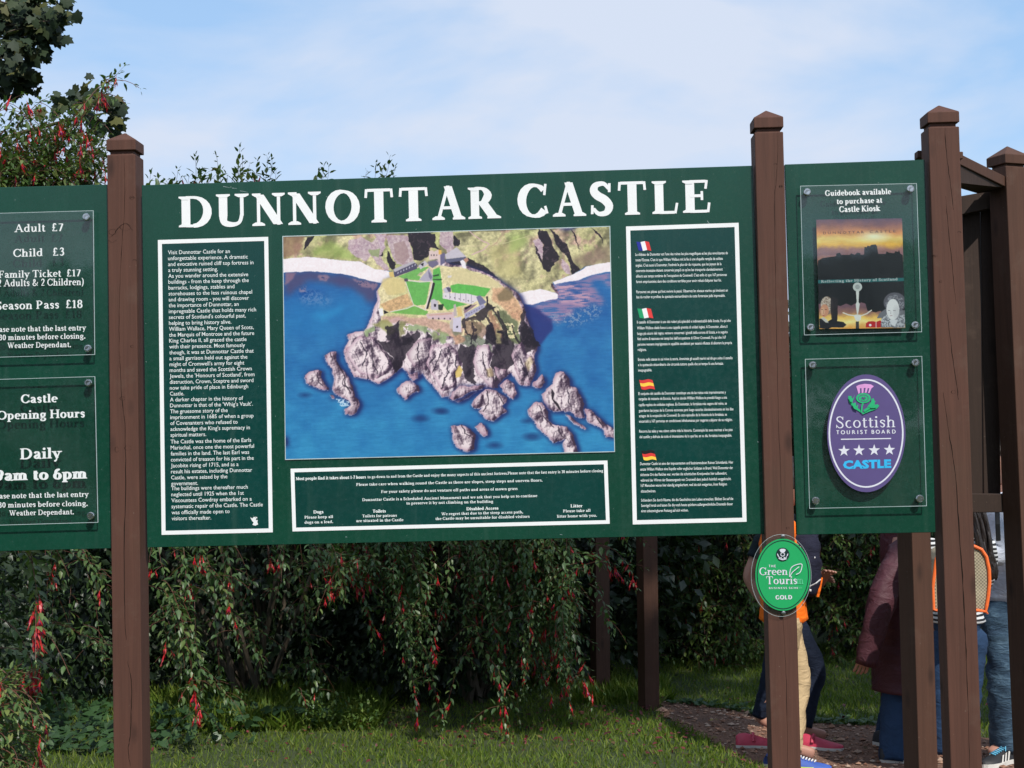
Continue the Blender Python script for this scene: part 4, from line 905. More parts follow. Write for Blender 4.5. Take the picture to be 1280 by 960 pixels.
mb = MB(); sans_line(mb, "CASTLE", *[z2(284, 0)[0], z2(515, 0)[0]], z2(0, 598)[1], z2(0, 592)[1], 9.8, YO-.0005, .055); text_part(ov, mb, 'cyan', 'lettering')
shape([zz(z2, '347 203 360 196 388 191 418 194 431 203 419 214 410 235 404 235 410 212 402 212 396 234 388 234 392 211 383 211 381 234 373 236 372 212 364 213 365 232 358 240')], YO-.0005, M['lilac'], ov, 'thistle_flower')
sh = [p for p in band(zz(z2, '316 250 318 275 330 292 352 312 372 326'), lambda u: 4.2*(1-.5*u))]+band(zz(z2, '452 292 438 308 412 318 376 334'), lambda u: 3.6*(1-.4*u))+band(zz(z2, '372 330 374 300 380 284'), 2.0)+band(zz(z2, '424 262 430 282 416 300 384 322'), 3.0)
sh += [zz(z2, '311 248 330 262 340 244 328 280 316 276'), zz(z2, '326 288 344 280 346 300 356 290 352 318 336 310'), zz(z2, '400 300 414 284 424 262 434 276 440 272 434 290 450 292 442 306 420 308')]
shape(sh, YO-.0005, M['lgreen'], ov, 'thistle_leaves')
shape([ellipse(*z2(381, 260), 9.2, 6.4, 28)], YO-.0022, M['lgreen'], ov, 'thistle_bulb')
ring_px(*z2(381, 260), 6.6, 4.6, .8, YO-.0026, M['purple'], ov, 'bulb_ring', 24)
shape([band(zz(z2, '368 262 394 258'), .8)[i] for i in range(5)]+band(zz(z2, '374 252 388 268'), .8)+band(zz(z2, '388 252 374 268'), .8), YO-.0026, M['purple'], ov, 'bulb_mark')

# the green oval plaque on the post
M['pgreen'] = simple('plaque_green', srgb(40, 186, 108, .70), .35, .03); M['pdark'] = simple('plaque_dark', srgb(16, 44, 44), .4)
z3 = lambda X, Y: (900+X/6, 640+Y/6)
plaque = thing('oval_plaque', P(978, 770, -.01), 'bright green oval tourism plaque screwed to the middle post', 'plaque')
bk = slab_px(ellipse(976.5, 719.3, 37.6, 51.4, 80), -.011, .004, M['acrylic'], plaque, 'clear_backing')
ring_px(976.5, 719.3, 37.7, 51.5, .35, -.0115, M['edge'], bk, 'polished_edge', 80)
for X, Y in ((472, 183), (476, 757)):
    p = P(*z3(X, Y), -.011); mb = MB(); mb.tube([p, p+Vector((0, -.003, 0)), p+Vector((0, -.0042, 0))], [.0075, .007, .003], 12); mb.build('screw', M['steel_rim'], plaque)
gd = slab_px(ellipse(978.6, 718.4, 34.4, 45.0, 80), -.0132, .002, M['pgreen'], plaque, 'green_disc')
ring_px(978.6, 718.4, 32.6, 43.2, 1.15, -.0138, M['pdark'], gd, 'dark_ring', 80)
shape([ellipse(*z3(470, 319), 8.5, 8.6, 36)], -.0138, M['pdark'], gd, 'emblem_disc')
em = [zz(z3, '446 284 458 276 482 276 494 284 484 302 456 302')]+band(zz(z3, '430 312 440 334 452 348 470 352'), .9)+band(zz(z3, '510 312 500 334 488 348 470 352'), .9)+band(zz(z3, '440 348 470 358 500 350'), .9)
em += [zz(z3, '428 316 440 322 434 332'), zz(z3, '512 316 500 322 506 332'), zz(z3, '452 340 462 336 460 354'), zz(z3, '488 340 478 336 480 354')]
shape(em, -.0142, M['offw'], gd, 'emblem_thistle'); ring_px(*z3(470, 318), 2.8, 2.6, .9, -.0150, M['offw'], gd, 'emblem_bulb', 20)
mb = MB()
serif_line(mb, "THE", z3(365, 0)[0], z3(420, 0)[0], z3(0, 414)[1], z3(0, 414)[1], 2.8, -.0142, .24, .2, .25, serif=False)
serif_line(mb, "Green", z3(295, 0)[0], z3(510, 0)[0], z3(0, 474)[1], z3(0, 472)[1], 9.6, -.0142, .15, .07, .01)
serif_line(mb, "Touris", z3(346, 0)[0], z3(580, 0)[0], z3(0, 542)[1], z3(0, 540)[1], 9.8, -.0142, .15, .07, .01)
serif_line(mb, "BUSINESS SCHE", z3(366, 0)[0], z3(588, 0)[0], z3(0, 577)[1], z3(0, 576)[1], 2.2, -.0142, .22, .17, .25, serif=False)
serif_line(mb, "GOLD", z3(418, 0)[0], z3(541, 0)[0], z3(0, 655)[1], z3(0, 653)[1], 4.8, -.0142, .27, .2, .1, serif=False)
text_part(gd, mb, 'offw')
M['faded'] = simple('faded_print', srgb(96, 200, 146, .9), .4)
mb = MB(); serif_line(mb, "m", z3(574, 0)[0], z3(628, 0)[0], z3(0, 540)[1], z3(0, 540)[1], 9.8, -.0142, .15, .07, .01); serif_line(mb, "ME", z3(592, 0)[0], z3(618, 0)[0], z3(0, 576)[1], z3(0, 576)[1], 2.2, -.0142, .2, .15, .25, serif=False)
text_part(gd, mb, 'faded')
shape(band(zz(z3, '522 488 524 450 534 420 560 400 612 390 610 430 596 456 570 468'), 1.0)+band(zz(z3, '522 488 540 456 566 432 594 410'), 1.0), -.0142, M['offw'], gd, 'leaf_mark')

# ------------------------------------------------------------------ timber posts
def crack_on(parent, pts, Y, wd=0.0022, seed=0):
    rn = random.Random(seed); c = catmull(pts, 6); mb = MB(); n = len(c); vs = []
    for i, p in enumerate(c):
        w_ = wd*(.35+.9*rn.random())*math.sin(math.pi*(i+.4)/(n-.2))**.5; q = P(p[0]+rn.uniform(-.35, .35), p[1], Y)
        vs += [q+Vector((-w_/2, 0, 0)), q+Vector((w_/2, 0, 0)), q+Vector((w_/2, .002, 0)), q+Vector((-w_/2, .002, 0))]
    fs = []
    for i in range(n-1): a = 4*i; fs += [(a, a+1, a+5, a+4), (a+1, a+2, a+6, a+5), (a+3, a, a+4, a+7)]
    mb.add(vs, fs); o = mb.build('crack', M['crack'], parent); return o
def post(name, top, bot, w, d, label, mat='wood', Y=0.0, rot=0.0, ground=None, capd=True, group=None, face='front', cat='post'):
    """top, bot: pixels of the front left top and bottom edge; the shaft leans as measured and stands on the ground"""
    a = P(*top, Y); b = P(*bot, Y); gz = -0.25 if ground is None else ground
    k = (gz-a.z)/(b.z-a.z); foot = a+(b-a)*k
    if ground is not None: pass
    base = Vector((foot.x, Y, gz)); t = thing(name, base, label, cat, group)
    rz = Matrix.Rotation(rot, 3, 'Z')
    def corners(z, g=0.0):
        u = (z-gz)/(a.z-gz); o = foot+(a-foot)*u; o = Vector((o.x, Y, z))
        return [o+rz@Vector((x, y, 0)) for x, y in ((-g, -g), (w+g, -g), (w+g, d+g), (-g, d+g))]
    H = a.z
    mb = MB(); mb.hexa(corners(gz)+corners(H)); sh_ = mb.build('shaft', M[mat], t); bevel(sh_, .003, 2)
    if capd:
        mb = MB(); g = -.009; ne = .015; cb = .036; ap = .034
        mb.hexa(corners(H+.0005, g)+corners(H+ne-.0005, g)); nk = mb.build('neck', M[mat], t)
        lo, up = corners(H+ne, .0015), corners(H+ne+cb, .0015); apx = sum((v for v in up), Vector())/4+Vector((0, 0, ap))
        mb = MB(); mb.add(lo+up+[apx], [(3, 2, 1, 0), (0, 1, 5, 4), (1, 2, 6, 5), (2, 3, 7, 6), (3, 0, 4, 7), (4, 5, 8), (5, 6, 8), (6, 7, 8), (7, 4, 8)])
        cp = mb.build('cap', M[mat], t); bevel(cp, .0022, 2)
    return t
p_left = post('sign_post', (133.5, 193.5), (142, 960), .0985, .098, 'brown timber post with a knot between the price board and the main board', group='posts carrying the sign boards')
crack_on(p_left, [(155, 196), (156, 250), (151, 330), (149, 400), (149, 460)], -.0004, .0016, 1)
crack_on(p_left, [(150, 445), (152, 495), (156, 530), (157, 600), (155, 690), (156, 770), (158, 800)], -.0004, .0026, 2)
crack_on(p_left, [(159, 826), (164, 850), (164, 890), (162, 925), (160, 938), (163, 958)], -.0004, .0026, 3)
crack_on(p_left, [(137, 297), (143, 292), (147, 286), (157, 279), (166, 288)], -.0004, .003, 4)
crack_on(p_left, [(135, 300), (140, 303), (146, 300)], -.0004, .002, 5)
p_mid = post('sign_post', (943.2, 165.5), (965, 960), .0965, .098, 'brown timber post carrying the green oval plaque', group='posts carrying the sign boards')
crack_on(p_mid, [(971.5, 166), (972, 195), (970, 230), (968, 250), (969, 320), (971, 420), (973, 520), (976, 600), (977, 665)], -.0004, .0014, 6)
crack_on(p_mid, [(979, 772), (982, 830), (984, 900), (985, 960)], -.0004, .0014, 7)
p_right = post('sign_post', (1160.3, 159), (1188.5, 960), .1035, .100, 'brown timber post with a long dark crack at the right end of the boards', group='posts carrying the sign boards')
crack_on(p_right, [(1181, 160), (1183, 190), (1188, 230), (1192, 262)], -.0004, .0026, 8)
crack_on(p_right, [(1182, 245), (1186, 290), (1191, 340), (1195, 380)], -.0004, .0020, 9)
crack_on(p_right, [(1184, 390), (1190, 440), (1197, 490), (1198, 500)], -.0004, .0020, 10)
crack_on(p_right, [(1179, 490), (1186, 540), (1194, 590), (1198, 650), (1203, 720), (1207, 800), (1210, 880), (1212, 960)], -.0004, .0032, 11)
for t_, x, y in ((p_left, 168, 325), (p_left, 166, 247), (p_mid, 969, 205), (p_mid, 976, 233), (p_right, 1167, 320), (p_right, 1199, 290)):
    crack_on(t_, [(x-2.4, y+.4), (x, y-.6), (x+2.6, y+.6)], -.0004, .004, x)

def knot_on(parent, x, y, rx, ry, wd=.0016):
    pts = [(x+rx*math.cos(a), y+ry*math.sin(a)) for a in np.linspace(.3, 5.9, 9)]; crack_on(parent, pts, -.0004, wd, int(x)).name = 'knot'
for t_, x, y, rx, ry in ((p_left, 141, 290, 5, 3.4), (p_left, 157, 284, 7, 4), (p_left, 165, 247, 2.6, 2), (p_left, 165, 433, 1.8, 1.6), (p_left, 153, 498, 3, 2.4), (p_left, 160, 560, 4.5, 2.8), (p_left, 146, 562, 2.2, 3.4), (p_mid, 976, 233, 1.9, 1.8), (p_mid, 985, 660, 2, 1.2), (p_right, 1169, 320, 3.2, 1.2), (p_right, 1192, 490, 3, 2), (p_right, 1176, 352, 1.6, 1.2)): knot_on(t_, x, y, rx, ry)
# ------------------------------------------------------------------ growing things
rng = np.random.default_rng(11)
def leaf_mat(name, cols, rough=0.42, trans=0.25, spec=0.5):
    t = NT(name)
    ri = t.n('ShaderNodeNewGeometry').outputs['Random Per Island']
    c = t.ramp(ri, [(i/(len(cols)-1), q) for i, q in enumerate(cols)])
    c = t.mix(t.rng(t.noise(t.coord('Object'), 1.7, 3), .35, .7, 0, .35), c, tuple(x*.6 for x in cols[0][:3])+(1,))
    b = t.bsdf(Base_Color=c, Roughness=rough); b.inputs['Specular IOR Level'].default_value = spec
    tl = t.n('ShaderNodeBsdfTranslucent', {'Color': t.mix(1.0, c, (1.0, 1.25, .5, 1), 'MULTIPLY')})
    return t.done(t.n('ShaderNodeMixShader', {0: trans, 1: b.outputs[0], 2: tl.outputs[0]}))
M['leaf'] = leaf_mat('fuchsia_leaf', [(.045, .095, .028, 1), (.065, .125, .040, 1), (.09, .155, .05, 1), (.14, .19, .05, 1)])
M['leaf_lit'] = leaf_mat('fuchsia_leaf_lit', [(.06, .11, .03, 1), (.08, .15, .04, 1), (.12, .18, .05, 1), (.19, .22, .06, 1)])  # brighter copy of the leaf, sunlight on these sprays put into the colour
M['leaf_dark'] = leaf_mat('shade_leaf', [(.016, .030, .013, 1), (.024, .045, .018, 1), (.034, .058, .022, 1)])  # leaf green darkened to stand for the shade deep inside the shrubs
M['leaf_hedge'] = leaf_mat('hedge_leaf', [(.045, .09, .022, 1), (.075, .14, .034, 1), (.12, .19, .042, 1), (.19, .26, .05, 1)])
M['leaf_syc'] = leaf_mat('sycamore_leaf', [(.014, .026, .014, 1), (.022, .038, .018, 1), (.030, .048, .020, 1), (.09, .09, .025, 1)], .6, .10, .25)
M['leaf_ivy'] = leaf_mat('ground_leaf', [(.025, .06, .02, 1), (.04, .09, .03, 1), (.06, .12, .04, 1)])
M['blade'] = leaf_mat('grass_blade', [(.075, .13, .014, 1), (.11, .18, .018, 1), (.15, .21, .026, 1), (.21, .24, .045, 1)], .55, .3, .3)
M['red'] = leaf_mat('fuchsia_red', [(.38, .005, .010, 1), (.50, .010, .014, 1), (.62, .03, .03, 1)], .4, .25)
M['violet'] = leaf_mat('fuchsia_violet', [(.16, .006, .07, 1), (.22, .01, .12, 1)], .4, .2)
M['petal'] = leaf_mat('fallen_petal', [(.05, .012, .012, 1), (.09, .014, .016, 1), (.17, .02, .024, 1)], .6, .1)
M['stem'] = simple('red_stem', (.14, .055, .035, 1), .6)
M['bark'] = simple('grey_bark', (.085, .065, .045, 1), .85, .3, 14, bump=.6)
T_OVAL = (np.array([(0, 0, 0), (.3, .23, .05), (.3, -.23, .05), (.38, 0, 0), (.7, .16, .02), (.7, -.16, .02), (1, 0, -.12)]), [(0, 3, 1), (0, 2, 3), (1, 3, 4), (3, 2, 5), (3, 6, 4), (3, 5, 6)])
T_DIAM = (np.array([(0, 0, 0), (.45, .24, .06), (1, 0, -.06), (.45, -.24, .06)]), [(0, 2, 1), (0, 3, 2)])
T_LOBE = (np.array([(0, 0, 0), (-.10, .34, .03), (.12, .36, 0), (.30, .54, -.05), (.46, .34, .02), (.70, .38, -.06), (.74, .22, 0), (1, 0, -.14), (.74, -.22, 0), (.70, -.38, -.06), (.46, -.34, .02), (.30, -.54, -.05), (.12, -.36, 0), (-.10, -.34, .03), (.3, 0, .05)]),
          [(14, i, (i+1) if i < 13 else 0) for i in range(14)])
T_HEART = (np.array([(0, 0, 0), (-.12, .25, .03), (.2, .42, .03), (.6, .28, 0), (1, 0, -.1), (.6, -.28, 0), (.2, -.42, .03), (-.12, -.25, .03), (.3, 0, .02)]), [(8, i, (i+1) if i < 7 else 0) for i in range(8)])
T_BLADE = (np.array([(0, .06, 0), (0, -.06, 0), (.55, -.045, .03), (.55, .045, .03), (1, 0, .16)]), [(0, 1, 2, 3), (3, 2, 4)])
def unit(a): return a/(np.linalg.norm(a, axis=-1, keepdims=True)+1e-9)
class Leaves:
    def __init__(s): s.c, s.d, s.n, s.l = [], [], [], []
    def add(s, c, d, n, l): s.c.append(np.atleast_2d(c)); s.d.append(np.atleast_2d(d)); s.n.append(np.atleast_2d(n)); s.l.append(np.atleast_1d(l))
    def build(s, name, mat, parent=None, tmpl=T_OVAL, wide=1.0, stuff=True):
        c, d, n, l = np.vstack(s.c), unit(np.vstack(s.d)), np.vstack(s.n), np.concatenate(s.l)
        w_ = unit(np.cross(n, d)); n = np.cross(d, w_); tv, tf = tmpl; k = len(tv); N = len(c)
        v = c[:, None]+l[:, None, None]*(tv[None, :, 0:1]*d[:, None]+tv[None, :, 1:2]*wide*w_[:, None]+tv[None, :, 2:3]*n[:, None])
        v = v.reshape(-1, 3); flat = []; sizes = [len(f) for f in tf]
        idx = np.concatenate([np.array(f) for f in tf]); li = (idx[None]+(np.arange(N)*k)[:, None]).ravel()
        me = bpy.data.meshes.new(name); me.vertices.add(len(v)); me.vertices.foreach_set('co', v.ravel())
        me.loops.add(len(li)); me.loops.foreach_set('vertex_index', li.astype(np.int32))
        tot = np.tile(np.array(sizes), N); me.polygons.add(len(tot)); me.polygons.foreach_set('loop_start', np.concatenate([[0], np.cumsum(tot)[:-1]]).astype(np.int32))
        me.polygons.foreach_set('loop_total', tot.astype(np.int32)) if hasattr(me.polygons[0], 'loop_total') and False else None
        me.update(calc_edges=True); me.materials.append(mat)
        o = bpy.data.objects.new(name, me); COL.objects.link(o)
        if parent: attach(o, parent)
        if stuff: o['kind'] = 'stuff'
        return o
def bez(a, b, c, n):
    t = np.linspace(0, 1, n)[:, None]; return (1-t)**2*a+2*t*(1-t)*b+t*t*c
def wobble(p, amt, r):
    n = len(p); k = np.cumsum(r.normal(0, amt, (n, 3)), 0); return p+k*np.linspace(0, 1, n)[:, None]
def add_shoot(Lv, stems, path, r, size=.042, gap=.032, upright=False, bare=.0, thick=.0022, fl=None, nfl=0, whorl=2, side=2):
    seg = np.linalg.norm(np.diff(path, axis=0), axis=1); s = np.concatenate([[0], np.cumsum(seg)]); L = s[-1]
    m_ = max(3, int(L/gap)); u = np.linspace(bare*L, L, m_); pts = np.stack([np.interp(u, s, path[:, k]) for k in range(3)], 1)
    tan = unit(np.gradient(pts, axis=0)); rot = r.uniform(0, 6.28)
    for i in range(m_):
        t = tan[i]; f = i/(m_-1); a = np.cross(t, (0.3, 0.2, 1.0)); a = a/(np.linalg.norm(a)+1e-9); b = np.cross(t, a); rot += 1.57+r.normal(0, .25)
        sz = size*(1.0-.55*f**3)*r.uniform(.75, 1.15)
        for q in range(whorl):
            if r.random() < .08: continue
            an = rot+2*math.pi*q/whorl+r.normal(0, .2); o = a*math.cos(an)+b*math.sin(an)
            d = o*1.0+t*(.45+.8*f)+np.array((0, 0, -.30 if not upright else .1))+r.normal(0, .28, 3); n = np.cross(np.cross(d, (0, 0, 1.0)), d)+r.normal(0, .25, 3)
            if np.linalg.norm(n) < 1e-3: n = np.array((0, -1., .2))
            Lv.add(pts[i]+d*.008, d, n, sz)
        if f > .93: Lv.add(pts[i], t+r.normal(0, .3, 3), o, sz*.8)
    if side and L > .3:
        for _ in range(side):
            k = r.integers(m_//4, m_-2); o = unit(r.normal(0, 1, 3)*(1, .7, .4)); ln = r.uniform(.10, .24); p0 = pts[k]
            add_shoot(Lv, stems, bez(p0, p0+o*ln*.5+np.array((0, 0, .01)), p0+o*ln+np.array((0, 0, -ln*.5)), 6), r, size*.9, gap, thick=thick*.6, fl=fl, nfl=1 if (fl is not None and r.random() < .12) else 0, side=0)
    if stems is not None: stems.tube([tuple(p) for p in path[::max(1, len(path)//9)]]+[tuple(path[-1])], [thick*(1-.6*i/9) for i in range(len(path[::max(1, len(path)//9)])+1)], 4, False)
    if fl is not None:
        for _ in range(nfl):
            f = 1-abs(r.normal(0, .16)); f = max(.3, min(1, f)); k = int(f*(m_-1)); fl.append(pts[k]+np.array((r.normal(0, .014), r.normal(0, .014), -.012)))
def cloud(Lv, c, rad, n, size, r, shell=.0, up=.3, squash=None):
    v = unit(r.normal(0, 1, (n, 3))); k = (shell+(1-shell)*r.random((n, 1)))**(1/3 if shell == 0 else 1)
    p = np.array(c)+v*k*np.array(rad); d = unit(v+r.normal(0, .8, (n, 3))+np.array((0, 0, -.3))); nn = unit(r.normal(0, .6, (n, 3))+np.array((0, -.3, up+.6)))
    Lv.add(p, d, nn, size*r.uniform(.6, 1.2, n))
def fuchsia_flower_mesh(seed):
    r = random.Random(seed); mb = MB(); L = r.uniform(.040, .050)
    mb.tube([(0, 0, .018), (.001, 0, .004), (0, 0, 0)], [.0007, .0008, .0020], 4, False)
    mb.tube([(0, 0, 0), (0, 0, -L*.12), (0, 0, -L*.35)], [.0022, .0032, .0036], 6, False)
    for i in range(4):
        a = i*math.pi/2+r.uniform(-.2, .2); c, s = math.cos(a), math.sin(a); fl = r.uniform(.35, .9)*.012
        pt = lambda rr, z, w_: [(c*rr-s*w_, s*rr+c*w_, z), (c*rr+s*w_, s*rr-c*w_, z)]
        A = pt(.0030, -L*.32, .0026); B = pt(.0030+fl*.6, -L*.55, .0032); C_ = [(c*(.003+fl), s*(.003+fl), -L*.86)]
        mb.add(A+B+C_, [(0, 1, 3, 2), (2, 3, 4)])
    o = len(mb.f); mb.tube([(0, 0, -L*.34), (0, 0, -L*.5), (0, 0, -L*.66)], [.0032, .0048, .0040], 6, True, mi=1)
    for i in range(3): a = i*2.1; mb.tube([(.001*math.cos(a), .001*math.sin(a), -L*.6), (.003*math.cos(a), .003*math.sin(a), -L*(1.0+.25*r.random()))], .0006, 3, False)
    me = bpy.data.meshes.new('flower'); me.from_pydata(mb.v, [], mb.f); me.materials.append(M['red']); me.materials.append(M['violet']); me.polygons.foreach_set('material_index', mb.mi); me.update(); return me
FLM = [fuchsia_flower_mesh(i) for i in range(4)]
def hang_flowers(parent, pts, r, scale=1.0):
    for p in pts:
        o = bpy.data.objects.new('flower', FLM[int(r.integers(4))]); COL.objects.link(o); o.parent = parent
        o.location = Vector(p)-parent.location; o.rotation_euler = (r.normal(0, .22), r.normal(0, .22), r.uniform(0, 6.28)); k = scale*r.uniform(.75, 1.25); o.scale = (k*1.15, k*1.15, k)
def PV(x, y, Y): return np.array(P(x, y, Y))
def canes(mb, base, tips, r0=.018, r=rng):
    for tp in tips:
        mid = (np.array(base)+np.array(tp))/2+r.normal(0, .12, 3); p = bez(np.array(base)+r.normal(0, .05, 3)*(1, 1, 0), mid, np.array(tp), 8); mb.tube([tuple(q) for q in p], list(np.linspace(r0, r0*.3, 8)), 5, False)

# ---- ground
t = NT('lawn_soil'); v = t.coord('Object'); n = t.noise(v, 1.3, 5, .6); n2 = t.noise(v, 40, 4, .7)
c = t.ramp(n2, [(.3, (.022, .035, .010, 1)), (.55, (.04, .062, .016, 1)), (.8, (.06, .085, .024, 1))]); c = t.mix(t.rng(n, .45, .7, 0, .5), c, (.055, .05, .022, 1))
M['lawn'] = t.done(t.bsdf(Base_Color=c, Roughness=.95, Normal=t.bump(n2, .8, .02)))
mb = MB(); S_ = 1500; mb.add([(-S_, -S_, 0), (S_, -S_, 0), (S_, S_, 0), (-S_, S_, 0)], [(0, 1, 2, 3)]); g_ = mb.build('grass_ground', M['lawn']); g_['kind'] = 'structure'
t = NT('gravel_path'); v = t.coord('Object'); n = t.noise(v, 55, 4, .7); n2 = t.noise(v, 2.0, 4, .6); vo = t.n('ShaderNodeTexVoronoi', {'Vector': v, 'Scale': 75.0})
c = t.ramp(n, [(.3, (.13, .060, .036, 1)), (.5, (.27, .135, .082, 1)), (.75, (.42, .24, .16, 1))]); c = t.mix(t.rng(n2, .5, .65, 0, .6), c, (.12, .07, .05, 1))
c = t.mix(t.rng(vo.outputs['Distance'], 0, .5, .0, .5), c, (.04, .026, .02, 1))
M['path'] = t.done(t.bsdf(Base_Color=c, Roughness=.95, Normal=t.bump(vo.outputs['Distance'], .7, .012)))
PATH = [(828, 878), (880, 884), (935, 892), (980, 901), (1017, 905), (1060, 908), (1102, 909), (1160, 914), (1237, 925), (1330, 932), (1500, 950), (1500, 1300), (1180, 1180), (1060, 1040), (1005, 990), (955, 962), (909, 940), (865, 916), (826, 896)]
PW = [G(*p) for p in PATH]
def ragged(pts, step=.08, amt=.03, seed=3):
    r = random.Random(seed); out = []
    for i, p in enumerate(pts):
        q = pts[(i+1) % len(pts)]; k = max(1, min(60, int((q-p).length/step)))
        for j in range(k): s_ = p.lerp(q, j/k); out.append(Vector((s_.x+r.uniform(-amt, amt), s_.y+r.uniform(-amt, amt), s_.z)))
    return out
pr = ragged(PW); mb = MB(); mb.add([(p.x, p.y, .006) for p in pr]+[(p.x, p.y, -.03) for p in pr], [tuple(range(len(pr)))]+[(i, (i+1) % len(pr), (i+1) % len(pr)+len(pr), i+len(pr)) for i in range(len(pr))])
pa = mb.build('gravel_path', M['path']); pa['kind'] = 'structure'
def inside(x, y, poly):
    ins = np.zeros(x.shape, bool)
    for i in range(len(poly)):
        a, b = poly[i], poly[(i+1) % len(poly)]
        if abs(a.y-b.y) < 1e-9: continue
        ins ^= ((a.y > y) != (b.y > y)) & (x < (b.x-a.x)*(y-a.y)/(b.y-a.y)+a.x)
    return ins
# stones and bark on the path
N = 9000; x = rng.uniform(.3, 5, N); y = rng.uniform(2.6, 5.4, N); k = inside(x, y, PW); x, y = x[k], y[k]; N = len(x)
oct_v = np.array([(1, 0, 0), (0, 1, 0), (-1, 0, 0), (0, -1, 0), (0, 0, 1), (0, 0, -1)]); oct_f = [(0, 1, 4), (1, 2, 4), (2, 3, 4), (3, 0, 4), (1, 0, 5), (2, 1, 5), (3, 2, 5), (0, 3, 5)]
sz = rng.lognormal(-4.75, .45, N); st_v = (oct_v[None]*rng.uniform(.5, 1.2, (N, 6, 1))*sz[:, None, None]*np.array((1.2, 1.2, .6)))
an = rng.uniform(0, 6.28, N); ca, sa = np.cos(an), np.sin(an); vx = st_v[..., 0]*ca[:, None]-st_v[..., 1]*sa[:, None]+x[:, None]; vy = st_v[..., 0]*sa[:, None]+st_v[..., 1]*ca[:, None]+y[:, None]; vz = st_v[..., 2]+.008+sz[:, None]*.25
me = bpy.data.meshes.new('path_stones'); me.from_pydata(np.stack([vx, vy, vz], -1).reshape(-1, 3).tolist(), [], [tuple(q+6*i for q in f) for i in range(N) for f in oct_f])
M['stone'] = leaf_mat('path_stone', [(.15, .070, .045, 1), (.27, .14, .09, 1), (.36, .22, .15, 1), (.42, .32, .25, 1)], .9, 0.0, .2); me.materials.append(M['stone']); o = bpy.data.objects.new('path_stones', me); COL.objects.link(o); tag(o, 'small reddish stones and chips lying on the gravel path', 'gravel', kind='stuff')
# grass
def grass(n, x0, x1, y0, y1, h, name, label, keep=None, tilt=.5, stuff='grass'):
    x = rng.uniform(x0, x1, n); y = rng.uniform(y0, y1, n)
    dens = .5+.5*np.sin(x*2.1+1.3*np.sin(y*1.7))*np.sin(y*1.9+x); k = ~inside(x, y, PW) & (rng.random(n) < .62+.38*dens)
    if keep is not None: k &= keep(x, y)
    x, y, dens = x[k], y[k], dens[k]; n = len(x); L = Leaves(); d = np.stack([rng.normal(0, tilt, n), rng.normal(0, tilt, n), np.ones(n)], 1)
    L.add(np.stack([x, y, np.zeros(n)], 1), d, np.stack([rng.normal(0, 1, n), rng.normal(0, 1, n), np.full(n, .2)], 1), h*rng.uniform(.5, 1.25, n)*(.75+.4*dens)); o = L.build(name, M['blade'], None, T_BLADE, 1.1); tag(o, label, stuff)
grass(120000, -4.2, 4.6, 2.5, 7.4, .048, 'grass', 'short mown green grass with scattered fallen red flowers')
grass(60000, -4.2, 4.6, -3.4, 2.5, .060, 'grass', 'mown green grass in front of and under the sign boards')
grass(9000, -2.9, -1.2, 4.2, 5.4, .15, 'long_grass', 'longer uncut grass at the foot of the shrubs', tilt=.7)
grass(3500, .05, .75, 4.9, 5.7, .12, 'long_grass', 'tuft of longer grass round the two rear posts', tilt=.6)
L = Leaves(); n = 420; xx = rng.normal(.25, .75, n); yy = rng.normal(4.0, .55, n); k = ~inside(xx, yy, PW); xx, yy = xx[k], yy[k]; n = len(xx)
L.add(np.stack([xx, yy, rng.uniform(.03, .05, n)], 1), np.stack([rng.normal(0, 1, n), rng.normal(0, 1, n), rng.normal(0, .3, n)], 1), np.tile((0, -.3, 1), (n, 1)), rng.uniform(.015, .035, n))
n = 120; xx = rng.uniform(-2.6, -.4, n); yy = rng.uniform(3.2, 4.8, n); L.add(np.stack([xx, yy, rng.uniform(.03, .05, n)], 1), np.stack([rng.normal(0, 1, n), rng.normal(0, 1, n), rng.normal(0, .3, n)], 1), np.tile((0, -.3, 1), (n, 1)), rng.uniform(.015, .03, n))
tag(L.build('fallen_petals', M['petal'], None, T_OVAL, 1.5), 'fallen dark red fuchsia flowers scattered on the grass', 'petals')

# ---- middle fuchsia, hanging behind the main board
def shrub(name, loc, label, group, cat='shrub'): return thing(name, loc, label, cat, group)
GF = 'fuchsia shrubs behind the sign'
r = np.random.default_rng(5)
fm = shrub('fuchsia_shrub', (-.5, 4.9, 0), 'arching fuchsia shrub hanging behind the main board between the left post and the rear posts', GF)
L = Leaves(); stems = MB(); fl = []
for i in range(255):
    px0 = r.uniform(395, 722)
    if 522 < px0 < 548: continue
    Y0 = r.uniform(4.1, 4.7); Y1 = Y0-r.uniform(.05, .45)
    hang = 900-abs(px0-640)*.12+(-120 if px0 < 470 else 0)
    px1 = px0+r.uniform(-10, 130)*(1.0 if px0 > 545 else .45); py1 = r.uniform(715, hang-20); 
    if px1 > 722 and r.random() < .88: px1 = 722-r.uniform(0, 70)
    if px1 > 722: px1 = min(px1, 790); py1 = r.uniform(690, 722)
    if 525 < px1 < 545: continue
    a = PV(px0, r.uniform(590, 690), Y0); c_ = PV(px1, py1, Y1); b = np.array((a[0]*.35+c_[0]*.65+.06, (a[1]+c_[1])/2-.05, a[2]*.8+c_[2]*.2+.06))
    add_shoot(L, stems, wobble(bez(a, b, c_, 16), .012, r), r, r.uniform(.040, .062), .032, fl=fl, nfl=int(r.choice([0, 0, 1, 1, 1, 2, 2])))
